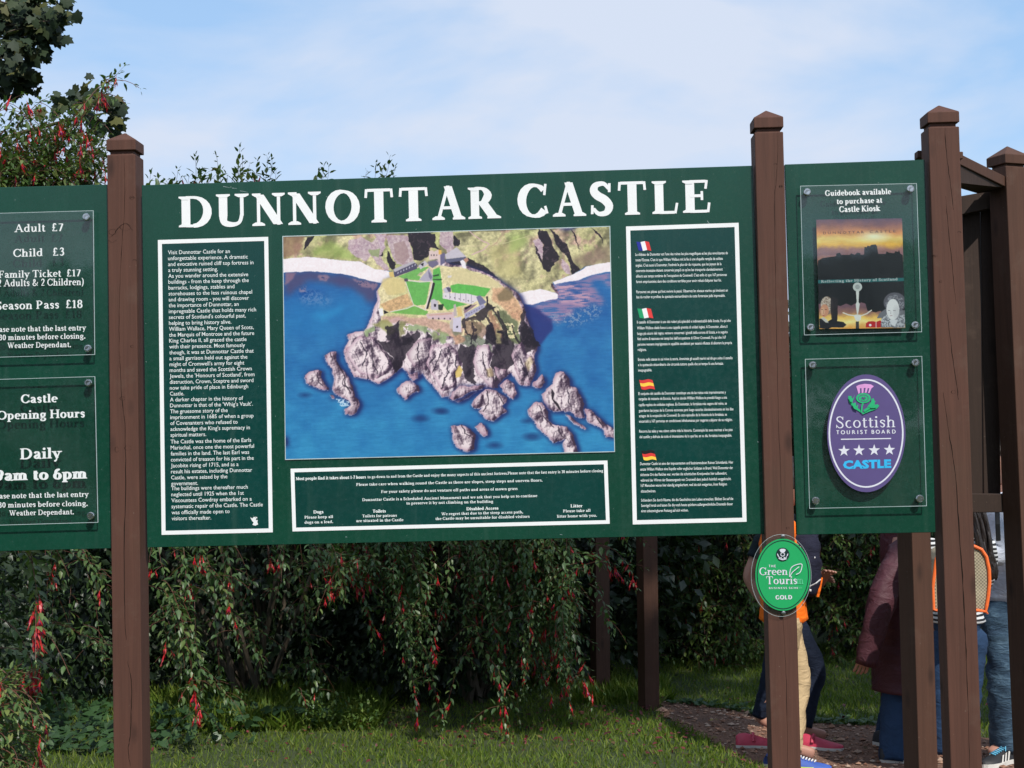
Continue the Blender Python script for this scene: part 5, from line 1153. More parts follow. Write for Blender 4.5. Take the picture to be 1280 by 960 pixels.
for x0, y0, x1, y1, nf in ((740, 680, 806, 738, 7), (700, 690, 782, 720, 6), (735, 730, 760, 790, 1), (590, 700, 632, 912, 7), (560, 760, 640, 918, 5), (650, 700, 735, 880, 8), (430, 690, 465, 790, 4), (410, 690, 445, 745, 6), (505, 690, 535, 820, 5), (480, 720, 520, 905, 3), (520, 800, 552, 915, 2), (600, 800, 560, 905, 1)):
    a = PV(x0, y0, 4.1); c_ = PV(x1, y1, 3.8); b = np.array((a[0]*.4+c_[0]*.6, (a[1]+c_[1])/2-.05, a[2]+.02)); add_shoot(L, stems, wobble(bez(a, b, c_, 16), .005, r), r, .062, .036, fl=fl, nfl=nf)
L.build('foliage', M['leaf'], fm)
stems.build('stems', M['stem'], fm)['kind'] = 'stuff'
hang_flowers(fm, fl, r, 1.1)
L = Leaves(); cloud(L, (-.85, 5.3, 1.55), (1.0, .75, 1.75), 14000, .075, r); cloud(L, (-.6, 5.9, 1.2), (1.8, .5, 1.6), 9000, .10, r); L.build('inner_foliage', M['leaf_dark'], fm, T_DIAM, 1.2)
mb = MB(); canes(mb, (-.6, 5.1, 0), [(-.6+r.normal(0, .6), 5+r.normal(0, .2), 2.6+r.normal(0, .3)) for _ in range(12)], .022, r); mb.build('trunk', M['bark'], fm)

# ---- left fuchsia: a dark mass with separate sprays, and the shoots that top the board
r = np.random.default_rng(8)
fd = shrub('fuchsia_shrub', (-2.2, 5.0, 0), 'dark shaded fuchsia shrub behind the left part of the main board, shoots topping the board', GF)
L = Leaves(); stems = MB(); fl = []
for x0, y0, x1, y1, Y, nf in ((196, 680, 197, 725, 3.6, 8), (225, 670, 235, 755, 3.6, 7), (245, 670, 262, 718, 3.7, 5), (285, 660, 285, 730, 3.8, 2), (330, 665, 337, 710, 3.8, 5), (350, 670, 356, 712, 3.8, 3), (200, 730, 245, 905, 3.4, 12), (215, 740, 245, 880, 3.5, 4), (240, 700, 300, 812, 3.6, 3),
                          (225, 700, 290, 790, 3.9, 1), (205, 760, 222, 830, 3.6, 3), (390, 680, 405, 745, 3.6, 8), (405, 680, 430, 750, 3.6, 1), (64, 670, 72, 730, 3.2, 6), (100, 790, 138, 812, 3.5, 0), (60, 780, 120, 815, 3.6, 0), (95, 680, 128, 760, 3.9, 2), (250, 850, 285, 895, 3.8, 0), (370, 860, 385, 885, 4, 1), (385, 800, 395, 880, 4.1, 1), (230, 790, 250, 850, 3.7, 0), (305, 780, 330, 850, 4.2, 0)):
    for rep in range(2):
        j = r.normal(0, 4, 4); a = PV(x0+j[0], y0+j[1], Y+.15); c_ = PV(x1+j[2], y1+j[3], Y); b = np.array((a[0]*.35+c_[0]*.65, (a[1]+c_[1])/2-.05, a[2]+.02)); add_shoot(L, stems, wobble(bez(a, b, c_, 14), .005, r), r, .062, .042, fl=fl if rep == 0 else None, nfl=nf)
for i in range(34):
    px0 = r.uniform(-20, 400); Y0 = r.uniform(4.3, 4.9); a = PV(px0, r.uniform(620, 780), Y0); c_ = PV(px0+r.uniform(-25, 45), r.uniform(730, 890), Y0-.2); b = np.array((a[0]*.4+c_[0]*.6, a[1]-.1, a[2]+.03)); add_shoot(L, stems, wobble(bez(a, b, c_, 12), .006, r), r, .060, .05)
L.build('foliage', M['leaf'], fd)
L = Leaves()
for x, y in ((188, 218), (197, 222), (208, 226), (222, 214), (226, 222), (244, 196), (250, 216), (262, 225), (270, 192), (276, 214), (284, 220), (300, 184), (303, 200), (296, 214), (312, 206), (322, 202), (334, 196), (340, 200), (345, 212), (330, 215), (405, 208), (398, 216), (411, 209), (470, 203), (487, 198), (480, 207), (458, 216), (493, 212), (310, 222), (258, 214), (290, 224), (215, 225), (236, 222)):
    h_ = r.uniform(12, 30); a = PV(x-h_*r.uniform(.1, 1.0), 252, 3.9); c_ = PV(x, y, 3.8+r.normal(0, .1)); b = np.array((c_[0]-.02, a[1], (a[2]+c_[2])/2)); add_shoot(L, stems, bez(a, b, c_, 10), r, .068, .036, upright=True, thick=.002)
L.build('foliage', M['leaf_lit'], fd)['label'] = 'upright shoots at the top'
for x, y in ((317, 224), (325, 222), (228, 226), (243, 228)): fl.append(PV(x, y, 3.8))
stems.build('stems', M['stem'], fd)['kind'] = 'stuff'
hang_flowers(fd, fl, r, 1.0)
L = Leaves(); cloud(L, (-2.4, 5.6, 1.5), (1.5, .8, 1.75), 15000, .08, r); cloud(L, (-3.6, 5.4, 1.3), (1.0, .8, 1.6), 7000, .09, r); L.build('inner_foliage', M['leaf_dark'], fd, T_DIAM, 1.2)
mb = MB(); canes(mb, (-2.2, 5.2, 0), [(-2.4+r.normal(0, .7), 4.9+r.normal(0, .25), 2.6+r.normal(0, .4)) for _ in range(14)], .022, r); mb.build('trunk', M['bark'], fd)

# ---- near fuchsia at the left edge, in the sun: crown above the price board, sprays below it
r = np.random.default_rng(21)
fn = shrub('fuchsia_shrub', (-3.0, 2.0, 0), 'tall sunlit fuchsia with many red flowers rising over the price board at the left edge', GF)
L = Leaves(); stems = MB(); fl = []
for i in range(190):
    px1 = r.uniform(-60, 142); top = 118+abs(px1-75)*.18+(28 if px1 > 130 else 0); py1 = r.triangular(top, top+40, 236); Y1 = r.uniform(1.6, 2.3)
    a = PV(px1-r.uniform(10, 90), 270, Y1+.2); c_ = PV(px1, py1, Y1); b = (a+c_)/2+np.array((-.04, 0, .10)); add_shoot(L, stems, wobble(bez(a, b, c_, 12), .006, r), r, .052, .032, fl=fl, nfl=int(r.choice([0, 0, 0, 1, 1])), side=1)
for x0, y0, x1, y1, nf in ((60, 205, 155, 83, 2), (90, 150, 148, 92, 2), (95, 160, 137, 112, 3), (-10, 150, 28, 118, 1), (20, 160, 60, 122, 1), (0, 170, 45, 126, 1), (20, 240, 85, 150, 4), (40, 240, 110, 135, 4)):
    a = PV(x0, y0, 1.9); c_ = PV(x1, y1, 1.7); b = (a+c_)/2+np.array((-.01, 0, .03)); add_shoot(L, stems, bez(a, b, c_, 14), r, .046, .030, upright=True, thick=.0035, fl=fl, nfl=nf)
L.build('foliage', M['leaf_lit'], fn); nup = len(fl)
L = Leaves()
for x0, y0, x1, y1, Y, nf in ((24, 670, 50, 808, .22, 12), (28, 690, 46, 775, .22, 4), (-20, 770, 55, 866, .5, 7), (-20, 810, 68, 848, .5, 0), (20, 840, 50, 858, .4, 3)):
    a = PV(x0, y0, Y); c_ = PV(x1, y1, Y-.05); b = np.array((a[0]*.4+c_[0]*.6, a[1], a[2]+.01)); add_shoot(L, stems, wobble(bez(a, b, c_, 14), .003, r), r, .050, .036, fl=fl, nfl=nf)
for i in range(120):
    px1 = r.uniform(-60, 60); py1 = r.uniform(862+max(0, px1)*.5, 1000); Y = r.uniform(.16, .42); a = PV(px1-r.uniform(20, 70), py1-r.uniform(5, 50), Y+.1); c_ = PV(px1, py1, Y); b = (a+c_)/2+np.array((.02, 0, .05)); add_shoot(L, stems, bez(a, b, c_, 10), r, .046, .030, fl=fl, nfl=int(r.choice([0, 0, 0, 1])), side=1)
for i in range(10):
    c_ = PV(r.uniform(-10, 45), r.uniform(826, 880), .3); a = c_+np.array((-.12, .05, -.12)); add_shoot(L, stems, bez(a, (a+c_)/2+np.array((0, 0, .04)), c_, 8), r, .034, .03, upright=True)
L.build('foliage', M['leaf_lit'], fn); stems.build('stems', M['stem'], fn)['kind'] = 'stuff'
hang_flowers(fn, fl, r, 1.05)
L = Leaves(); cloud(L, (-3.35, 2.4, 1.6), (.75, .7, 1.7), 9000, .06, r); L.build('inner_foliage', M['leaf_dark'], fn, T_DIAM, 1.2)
mb = MB(); canes(mb, (-3.5, 2.2, 0), [(-3.25+r.normal(0, .25), 2.0+r.normal(0, .2), 2.9+r.normal(0, .3)) for _ in range(9)], .02, r)
canes(mb, (-3.2, 2.0, 0), [tuple(PV(-40, 860, .4)), tuple(PV(-50, 930, .35))], .012, r); mb.build('trunk', M['bark'], fn)

# ---- sycamore at the top left corner
r = np.random.default_rng(33)
sy = thing('sycamore_tree', (-4.3, 3.6, 0), 'dark leaved sycamore reaching into the top left corner of the sky', 'tree')
L = Leaves(); Y = 3.0; mb = MB()
mb.tube([(-4.3, 3.6, -.1), (-4.25, 3.5, 1.5), (-4.1, 3.4, 3.2), (-4.0, 3.3, 5.2), (-4.1, 3.4, 7)], [.16, .14, .12, .09, .04], 10); mb.build('trunk', M['bark'], sy); mb = MB()
tips = [(62, 8), (70, 26), (52, 20), (40, 6), (60, 38), (30, 36), (44, 50), (34, 66), (20, 30), (10, 14), (26, 84), (28, 92), (16, 72), (6, 60), (8, 96), (4, 40), (0, 80), (48, 30), (20, 8), (36, 24), (12, 104), (-12, 30), (-14, 70), (0, 20)]
for x, y in tips:
    c_ = PV(x, y, Y+r.normal(0, .12)); a = np.array((-4.0+.1, 3.3, min(4.6, c_[2]+r.uniform(-.3, .3)))); p = bez(a, (a+c_)/2+np.array((0, 0, .1)), c_, 8); mb.tube([tuple(q) for q in p], list(np.linspace(.016, .003, 8)), 5, False)
    for q in range(26):
        o = r.normal(0, .058, 3); L.add(c_+o, np.array((r.normal(.3, .8), r.normal(-.2, .5), r.normal(-.6, .5))), np.array((r.normal(0, .5), -.8, r.normal(.5, .5))), r.uniform(.045, .078))
for x, y in ((88, 124), (104, 116), (112, 128), (126, 136), (138, 130), (146, 142), (140, 156), (128, 148), (118, 158), (132, 166), (104, 144), (92, 176), (148, 160), (76, 130), (66, 136), (100, 132), (112, 172), (120, 122)):
    c_ = PV(x, y, 2.6+r.normal(0, .1))
    for q in range(7): L.add(c_+r.normal(0, .034, 3), np.array((r.normal(.4, .8), r.normal(-.2, .5), r.normal(-.4, .6))), np.array((r.normal(0, .5), -.8, r.normal(.5, .5))), r.uniform(.045, .078))
a = np.array((-4.0, 3.3, 3.3)); c_ = PV(140, 140, 2.6); mb.tube([tuple(q) for q in bez(a, (a+c_)/2+np.array((0, 0, .15)), c_, 10)], list(np.linspace(.03, .004, 10)), 5, False); mb.build('limbs', M['bark'], sy)['kind'] = 'stuff'
cloud(L, (-5.3, 3.6, 5.6), (1.9, 1.7, 2.0), 5000, .12, r); L.build('crown', M['leaf_syc'], sy, T_LOBE)

# ---- hedges beyond the path
def hedge(loc, label, c0, rad, spr, seed, n_in=9000, flowers=0):
    r = np.random.default_rng(seed); h = thing('hedge_shrub', loc, label, 'shrub', 'leafy shrubs beyond the path'); L = Leaves(); stems = MB(); fl = []
    for x0, y0, x1, y1, n in spr:
        for i in range(n):
            Y = r.uniform(c0[1]-rad[1]-.1, c0[1]-rad[1]*.6); px = r.uniform(x0, x1); py = r.triangular(y0, (y0+y1)/2, y1); c_ = PV(px, py, Y); a = c_+np.array((r.normal(0, .16), .30, r.uniform(-.05, .3))); b = (a+c_)/2+np.array((0, 0, .06))
            add_shoot(L, stems, wobble(bez(a, b, c_, 9), .008, r), r, .066, .042, whorl=2, fl=fl, nfl=1 if r.random() < flowers else 0)
    L.build('foliage', M['leaf_hedge'], h); stems.build('stems', M['stem'], h)['kind'] = 'stuff'
    if fl: hang_flowers(h, fl, r, 1.2)
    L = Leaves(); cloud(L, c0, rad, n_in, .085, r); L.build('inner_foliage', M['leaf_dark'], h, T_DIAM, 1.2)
    mb = MB(); canes(mb, (c0[0], c0[1], 0), [(c0[0]+r.normal(0, .4), c0[1]+r.normal(0, .2), c0[2]+.8) for _ in range(8)], .025, r); mb.build('trunk', M['bark'], h)
hedge((1.2, 6.4, 0), 'leafy green shrub hanging over the path left of the walkers', (1.15, 6.75, 1.5), (.95, .65, 1.6), [(826, 662, 960, 800, 95), (880, 780, 955, 848, 34), (828, 800, 880, 830, 5)], 41, flowers=.05)
hedge((2.6, 6.6, 0), 'leafy green shrub beyond the path behind the maroon coat', (2.65, 7.0, 1.5), (1.0, .7, 1.6), [(1015, 662, 1130, 800, 80), (1040, 760, 1110, 835, 22), (1035, 840, 1075, 845, 3)], 42, flowers=.04)
hedge((.1, 6.9, 0), 'low leafy shrub seen between the two rear posts', (.2, 7.3, 1.35), (.9, .6, 1.5), [(762, 680, 800, 750, 24), (762, 800, 800, 845, 10)], 43, 7000)
hedge((4.6, 7.6, 0), 'leafy shrub behind the rightmost post', (4.6, 8.2, 1.4), (1.4, .7, 1.6), [(1200, 640, 1290, 790, 40)], 44, 7000)
r = np.random.default_rng(50); L = Leaves()
for cx in np.arange(-7, 17.5, 1.1): cloud(L, (cx+r.normal(0, .2), 9.4+r.normal(0, .3), 1.3), (1.1, .8, 1.75+r.normal(0, .15)), 2600, .15, r)
for cx in np.arange(-9, 19, 1.4): cloud(L, (cx, 11.2, 1.2), (1.2, .7, 1.9), 1500, .2, r)
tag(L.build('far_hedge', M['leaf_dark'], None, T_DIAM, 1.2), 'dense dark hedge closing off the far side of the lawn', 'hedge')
# ground leaves under the left shrub
r = np.random.default_rng(60); L = Leaves(); pts = [(r.uniform(55, 145), r.uniform(872, 932)) for _ in range(230)]+[(r.uniform(190, 245), r.uniform(885, 925)) for _ in range(90)]+[(r.uniform(255, 320), r.uniform(870, 918)) for _ in range(90)]+[(r.uniform(190, 420), r.uniform(880, 900)) for _ in range(160)]
for x, y in pts:
    g0 = np.array(G(x, min(960, y+14))); L.add(g0+np.array((0, 0, r.uniform(.02, .13))), np.array((r.normal(0, 1), r.normal(-.4, .6), r.normal(-.2, .3))), np.array((r.normal(0, .3), -.5, 1)), r.uniform(.04, .08))
tag(L.build('ground_ivy', M['leaf_ivy'], None, T_HEART), 'low heart leaved ground cover under the dark fuchsia', 'ground cover')
r = np.random.default_rng(61); L = Leaves(); fl = []
lp = shrub('low_shrub', tuple(G(445, 905)), 'low bright leaved sapling at the foot of the hanging fuchsia', 'leafy saplings at the lawn edge')
for i in range(26):
    x, y = r.uniform(382, 478), r.uniform(862, 898); c_ = PV(x, y, 4.1); a = c_+np.array((r.normal(0, .08), .1, -.12)); add_shoot(L, None, bez(a, (a+c_)/2+np.array((0, 0, .05)), c_, 7), r, .05, .035)
L.build('foliage', M['leaf_hedge'], lp)

# ---- trees behind the camera: one added to shade the lawn, others show in the acrylic
r = np.random.default_rng(70)
st = thing('ash_tree', (10.2, -6.5, 0), 'tall unseen tree added behind the camera to shade the lawn behind the sign', 'tree')
mb = MB(); mb.tube([(10.2, -6.5, -.2), (10.1, -6.4, 4), (9.4, -6.2, 8), (8.0, -6.0, 11.5), (6.0, -5.8, 14)], [.34, .28, .24, .18, .1], 12); mb.build('trunk', M['bark'], st)
L = Leaves(); lm = MB()  # unseen crown, placed and thinned to shade the lawn but clear the boards
for c_, rd, n in (((3.0, -3.4, 11.6), (2.2, 1.1, 2.1), 1150), ((5.4, -3.5, 12.1), (2.1, 1.2, 2.3), 1050), ((4.4, -3.4, 13.6), (2.6, 1.3, 1.9), 1000), ((7.6, -4.2, 12.4), (1.6, 1.4, 2.0), 450)):
    cloud(L, c_, rd, n, .30, r); lm.tube([(9.0, -6.1, 9.2), ((9+c_[0])/2, -4.8, 10.4), c_], [.12, .08, .03], 6)
L.build('crown', M['leaf_syc'], st, T_DIAM, 1.5); lm.build('limbs', M['bark'], st)['kind'] = 'stuff'
for i, (x, y, h, wd) in enumerate(((-13, -24, 6.0, 3.4), (-8.2, -22, 5.6, 3.0), (-3.6, -24, 4.6, 2.8), (1.6, -23, 4.9, 2.8), (6.0, -24, 5.6, 3.2), (11.0, -23, 6.4, 3.4), (16.5, -24, 7.8, 3.4), (-18.5, -24, 7.0, 3.2))):
    tr = thing('park_tree', (x, y, 0), ['second tree from the left', 'third tree from the left', 'lowest tree', 'second lowest tree, right of the lowest', 'third tree from the right', 'second tree from the right', 'tree at the right end', 'tree at the left end'][i]+' in the row behind the photographer', 'tree', 'trees in the row behind the photographer')
    mb = MB(); mb.tube([(x, y, -.1), (x+.1, y, h*.4), (x, y, h*.75)], [.2, .15, .06], 8); mb.build('trunk', M['bark'], tr); L = Leaves()
    for q in range(7): cloud(L, (x+r.normal(0, wd*.35), y+r.normal(0, .7), h*.55+r.uniform(-.28, .28)*h), (wd*.42, 1.1, h*.2), 800, .42, r)
    cloud(L, (x, y, 1.3), (wd*.8, 1.2, 1.5), 900, .32, r); L.build('crown', M['leaf_syc'], tr, T_DIAM, 1.5)

r = np.random.default_rng(80); L = Leaves(); n = 260; xx = r.uniform(-2.8, 3.6, n); yy = r.uniform(3.1, 6.2, n)
L.add(np.stack([xx, yy, r.uniform(.012, .045, n)], 1), np.stack([r.normal(0, 1, n), r.normal(0, 1, n), r.normal(0, .15, n)], 1), np.stack([r.normal(0, .3, n), r.normal(-.2, .2, n), np.ones(n)], 1), r.uniform(.02, .045, n))
M['litter'] = leaf_mat('dead_leaf', [(.07, .045, .02, 1), (.14, .09, .03, 1), (.22, .16, .05, 1)], .8, .1); tag(L.build('leaf_litter', M['litter'], None, T_OVAL, 1.2), 'brown and yellow dead leaves scattered over lawn and path', 'leaf litter')
L = Leaves()
for i in range(70):
    e = r.integers(0, 7); a, b = PW[e], PW[e+1]; u = r.random(); x, y = a.x+(b.x-a.x)*u+r.normal(0, .05), a.y+(b.y-a.y)*u+abs(r.normal(0, .07))
    if not (-1 < x < 4): continue
    for q in range(6): an = r.uniform(0, 6.28); L.add((x, y, .015), (math.cos(an), math.sin(an), r.uniform(.2, .7)), (0, -.3, 1), r.uniform(.03, .06))
tag(L.build('path_weeds', M['leaf_ivy'], None, T_OVAL, 1.3), 'small broad leaved weeds along the far edge of the path', 'weeds')
# ------------------------------------------------------------------ timber structure behind the sign
GP = 'timber posts of the frame behind the sign'
def back_post(x0, y0, x1, y1, w, d, Y, rot, label, ground, top_z, capd=False):
    a = P(x0, y0, Y); b = P(x1, y1, Y); k = (top_z-a.z)/(b.z-a.z); tp = a+(b-a)*k
    base = a+(b-a)*((ground-a.z)/(b.z-a.z)); t = thing('frame_post', (base.x, Y, ground), label, 'post', GP); rz = Matrix.Rotation(rot, 3, 'Z')
    def cs(z, g=0.0):
        u = (z-ground)/(tp.z-ground); o = base.lerp(tp, u); o = Vector((o.x, Y, z)); return [o+rz@Vector((x, y, 0)) for x, y in ((-g, -g), (w+g, -g), (w+g, d+g), (-g, d+g))]
    mb = MB(); mb.hexa(cs(ground)+cs(top_z)); bevel(mb.build('shaft', M['wood_back'], t), .003, 2)
    if capd:
        mb = MB(); mb.hexa(cs(top_z+.0005, -.010)+cs(top_z+.0095, -.010)); mb.build('neck', M['wood_back'], t)
        lo, up = cs(top_z+.010, .004), cs(top_z+.044, .004); ap = sum(up, Vector())/4+Vector((0, 0, .042)); mb = MB()
        mb.add(lo+up+[ap], [(3, 2, 1, 0), (0, 1, 5, 4), (1, 2, 6, 5), (2, 3, 7, 6), (3, 0, 4, 7), (4, 5, 8), (5, 6, 8), (6, 7, 8), (7, 4, 8)]); bevel(mb.build('cap', M['wood_back'], t), .002, 2)
    return t, cs
back_post(804, 672, 806.9, 891, .109, .10, 4.65, R(26), 'dark brown rear post standing on the grass at the tip of the gravel path', -.02, 2.55)
back_post(744.5, 680, 745.5, 865, .112, .10, 5.36, R(25), 'slimmer looking rear post in the grass, partly behind the hanging fuchsia', -.02, 2.55)
back_post(1140.5, 680, 1149, 960, .0865, .088, .5, R(25), 'brown post standing just behind the right board, with a wide dark left side', -.25, 2.62)
pd_, cs_d = back_post(1257.4, 209, 1276, 640, .105, .095, .5, R(24), 'brown capped post at the right edge of the picture', -.25, P(1257, 207, .5).z, True)
nf = thing('notice_frame', P(1225, 640, .6), 'dark timber frame with board panel between the right hand posts', 'frame')
def beam(pts, Y0, Y1, name, mat, par=nf, th=None):
    f = [P(x, y, Y) for x, y, Y in pts]       # four seen corners with their own depths: tl tr br bl
    bk = [Vector((p.x, p.y+Y1, p.z)) for p in f]; mb = MB(); mb.hexa([f[3], f[2], bk[2], bk[3], f[0], f[1], bk[1], bk[0]]); return bevel(mb.build(name, M[mat], par), .002, 1)
beam([(1147, 188, .115), (1204, 189.5, .14), (1204, 198.5, .14), (1147, 197, .115)], 0, .045, 'top_rail', 'wood_back')
beam([(1196, 190, .14), (1258, 221, .52), (1258, 234, .52), (1196, 203.5, .14)], 0, .10, 'sloping_rail', 'wood_back')
beam([(1197, 204, .16), (1256, 234.5, .53), (1228, 238.5, .53), (1197, 229, .16)], 0, .06, 'sloping_rail', 'wood_dark')
beam([(1168, 251, .62), (1243.5, 237.5, .60), (1243.5, 259, .60), (1168, 276, .62)], 0, .05, 'cross_rail', 'wood_dark')
beam([(1243.5, 237, .585), (1260, 235, .575), (1260, 257, .575), (1243.5, 259.5, .585)], 0, .065, 'rail_end', 'endgrain')
for i in range(4):
    x0 = 1160+i*22; beam([(x0, 262-i*1.5, .655), (x0+21.2, 260-i*1.5, .65), (x0+23.2+i*.6, 622, .65), (x0+2+i*.6, 622, .655)], 0, .02, 'board_plank', 'wood_dark')
beam([(1172, 617, .60), (1258, 617.5, .59), (1259, 640.5, .59), (1173, 641, .60)], 0, .05, 'cross_rail', 'wood_dark')
beam([(1258.2, 617, .575), (1275, 616.5, .57), (1276, 641.5, .57), (1259.2, 641, .575)], 0, .06, 'rail_end', 'endgrain')

# ------------------------------------------------------------------ walkers
def skin_mesh(name, nodes, edges, mat, parent, sub=2, noise=0.0, nscale=12, seed=0, smooth=True, root=0):
    """grow one closed surface round a skeleton: nodes = {key: (point, radius or (rx, ry))}"""
    keys = list(nodes); idx = {k: i for i, k in enumerate(keys)}
    me = bpy.data.meshes.new('sk'); me.from_pydata([tuple(nodes[k][0]) for k in keys], [(idx[a], idx[b]) for a, b in edges], [])
    o = bpy.data.objects.new('sk', me); COL.objects.link(o); md = o.modifiers.new('s', 'SKIN'); md.use_smooth_shade = True
    if not me.skin_vertices: raise RuntimeError('no skin layer')
    for i, k in enumerate(keys):
        r_ = nodes[k][1]; me.skin_vertices[0].data[i].radius = (r_, r_) if not isinstance(r_, tuple) else r_
        me.skin_vertices[0].data[i].use_root = (i == root)
    sm = o.modifiers.new('u', 'SUBSURF'); sm.levels = sub; sm.render_levels = sub
    dg = bpy.context.evaluated_depsgraph_get(); new = bpy.data.meshes.new_from_object(o.evaluated_get(dg)); bpy.data.objects.remove(o); bpy.data.meshes.remove(me)
    if noise:
        from mathutils import noise as mn
        for v in new.vertices:
            p = v.co; n1 = mn.noise(Vector((p.x*nscale, p.y*nscale, p.z*nscale*2.0))+Vector((seed, 0, 0))); n2 = mn.noise(Vector((p.x*nscale*2.6, p.y*nscale*2.6, p.z*nscale*4.0)))
            v.co = p+v.normal*((abs(n1)*1.6-.4)*noise+n2*noise*.35)
    new.name = name; new.materials.clear(); new.materials.append(mat)
    if smooth: new.polygons.foreach_set('use_smooth', [True]*len(new.polygons))
    ob = bpy.data.objects.new(name, new); COL.objects.link(ob); attach(ob, parent); return ob
def cloth(name, col, rough=.85, var=.15, fold=.5, sc=9):
    t = NT(name); v = t.coord(); n = t.noise(v, sc, 5, .6, .6); f = t.noise(t.n('ShaderNodeMapping', {'Vector': v, 'Scale': (1, 1, 1.8)}).outputs[0], sc*1.6, 3, .5, 1.2); wv = t.noise(v, 420, 2, .5)
    c = t.ramp(n, [(.3, tuple(x*(1-var) for x in col[:3])+(1,)), (.7, tuple(min(1, x*(1+var)) for x in col[:3])+(1,))])
    b = t.bsdf(Base_Color=c, Roughness=rough, Normal=t.bump(t.math('ADD', f, t.math('MULTIPLY', wv, .12)), fold, .02)); b.inputs['Specular IOR Level'].default_value = .25
    return t.done(b)
M['skin'] = simple('skin', (.40, .20, .14, 1), .5, .06, 30); M['hair'] = simple('dark_hair', (.018, .012, .010, 1), .4, .3, 90, bump=.5); M['hair_br'] = simple('brown_hair', (.05, .028, .018, 1), .5, .3, 80, bump=.5)
M['orange'] = cloth('orange_shirt', (.95, .17, .01, 1)); M['khaki'] = cloth('khaki_trousers', (.50, .37, .21, 1)); M['navy'] = cloth('navy_fabric', (.016, .017, .034, 1)); M['navyj'] = cloth('navy_jeans', (.010, .016, .034, 1))
M['teal_top'] = cloth('dark_teal_top', (.008, .016, .020, 1)); M['maroon'] = cloth('maroon_coat', (.075, .026, .034, 1), .5, .12, .6, 7); M['jeans'] = cloth('blue_jeans', (.020, .046, .100, 1), sc=7)
M['grey_h'] = cloth('grey_hoodie', (.52, .54, .60, 1)); M['black_f'] = simple('black_rubber', (.012, .012, .014, 1), .6); M['sole'] = simple('white_sole', (.62, .60, .55, 1), .6); M['pink'] = simple('pink_leather', (.48, .035, .075, 1), .45, .12, 30)
M['blue_sh'] = simple('blue_shoe', (.035, .09, .36, 1), .6); M['yel'] = simple('yellow_flash', (.72, .78, .12, 1), .5); M['lace'] = simple('blue_lace', (.12, .45, .66, 1), .6); M['orange_t'] = simple('orange_trim', (.88, .16, .03, 1), .5)
M['lip'] = simple('lips', (.30, .10, .09, 1), .5); M['white_c'] = simple('white_cloth', (.7, .7, .7, 1), .8)
t = NT('fading_jeans'); v = t.coord(); n = t.noise(v, 5, 4, .6); n2 = t.noise(t.n('ShaderNodeMapping', {'Vector': v, 'Scale': (1, 1, 3)}).outputs[0], 14, 4, .6, 1.0)
c = t.ramp(t.math('ADD', t.math('MULTIPLY', n, .6), t.math('MULTIPLY', n2, .4)), [(.35, (.012, .03, .06, 1)), (.5, (.035, .075, .12, 1)), (.68, (.12, .20, .27, 1))]); M['jeans_f'] = t.done(t.bsdf(Base_Color=c, Roughness=.85, Normal=t.bump(n2, .6, .02)))
t = NT('pack_mesh'); v = t.coord('Object', (1, 1, 1)); w1 = t.n('ShaderNodeTexChecker', {'Vector': v, 'Scale': 120.0, 'Color1': (.50, .44, .30, 1), 'Color2': (.10, .085, .06, 1)}).outputs[0]
c = t.mix(.45, w1, t.ramp(t.noise(v, 9, 4), [(.35, (.22, .18, .12, 1)), (.7, (.46, .38, .25, 1))])); M['meshf'] = t.done(t.bsdf(Base_Color=c, Roughness=.8, Normal=t.bump(t.noise(v, 300, 2), .5, .003)))
t = NT('striped_jersey'); v = t.coord('Object'); w = t.n('ShaderNodeTexWave', {'Vector': v, 'Scale': 14.0, 'Distortion': .8, 'Detail': 1.0}, wave_type='BANDS', bands_direction='Z'); c = t.ramp(w.outputs['Fac'], [(.48, (.012, .012, .014, 1)), (.54, (.62, .62, .62, 1))]); M['stripe'] = t.done(t.bsdf(Base_Color=c, Roughness=.85))
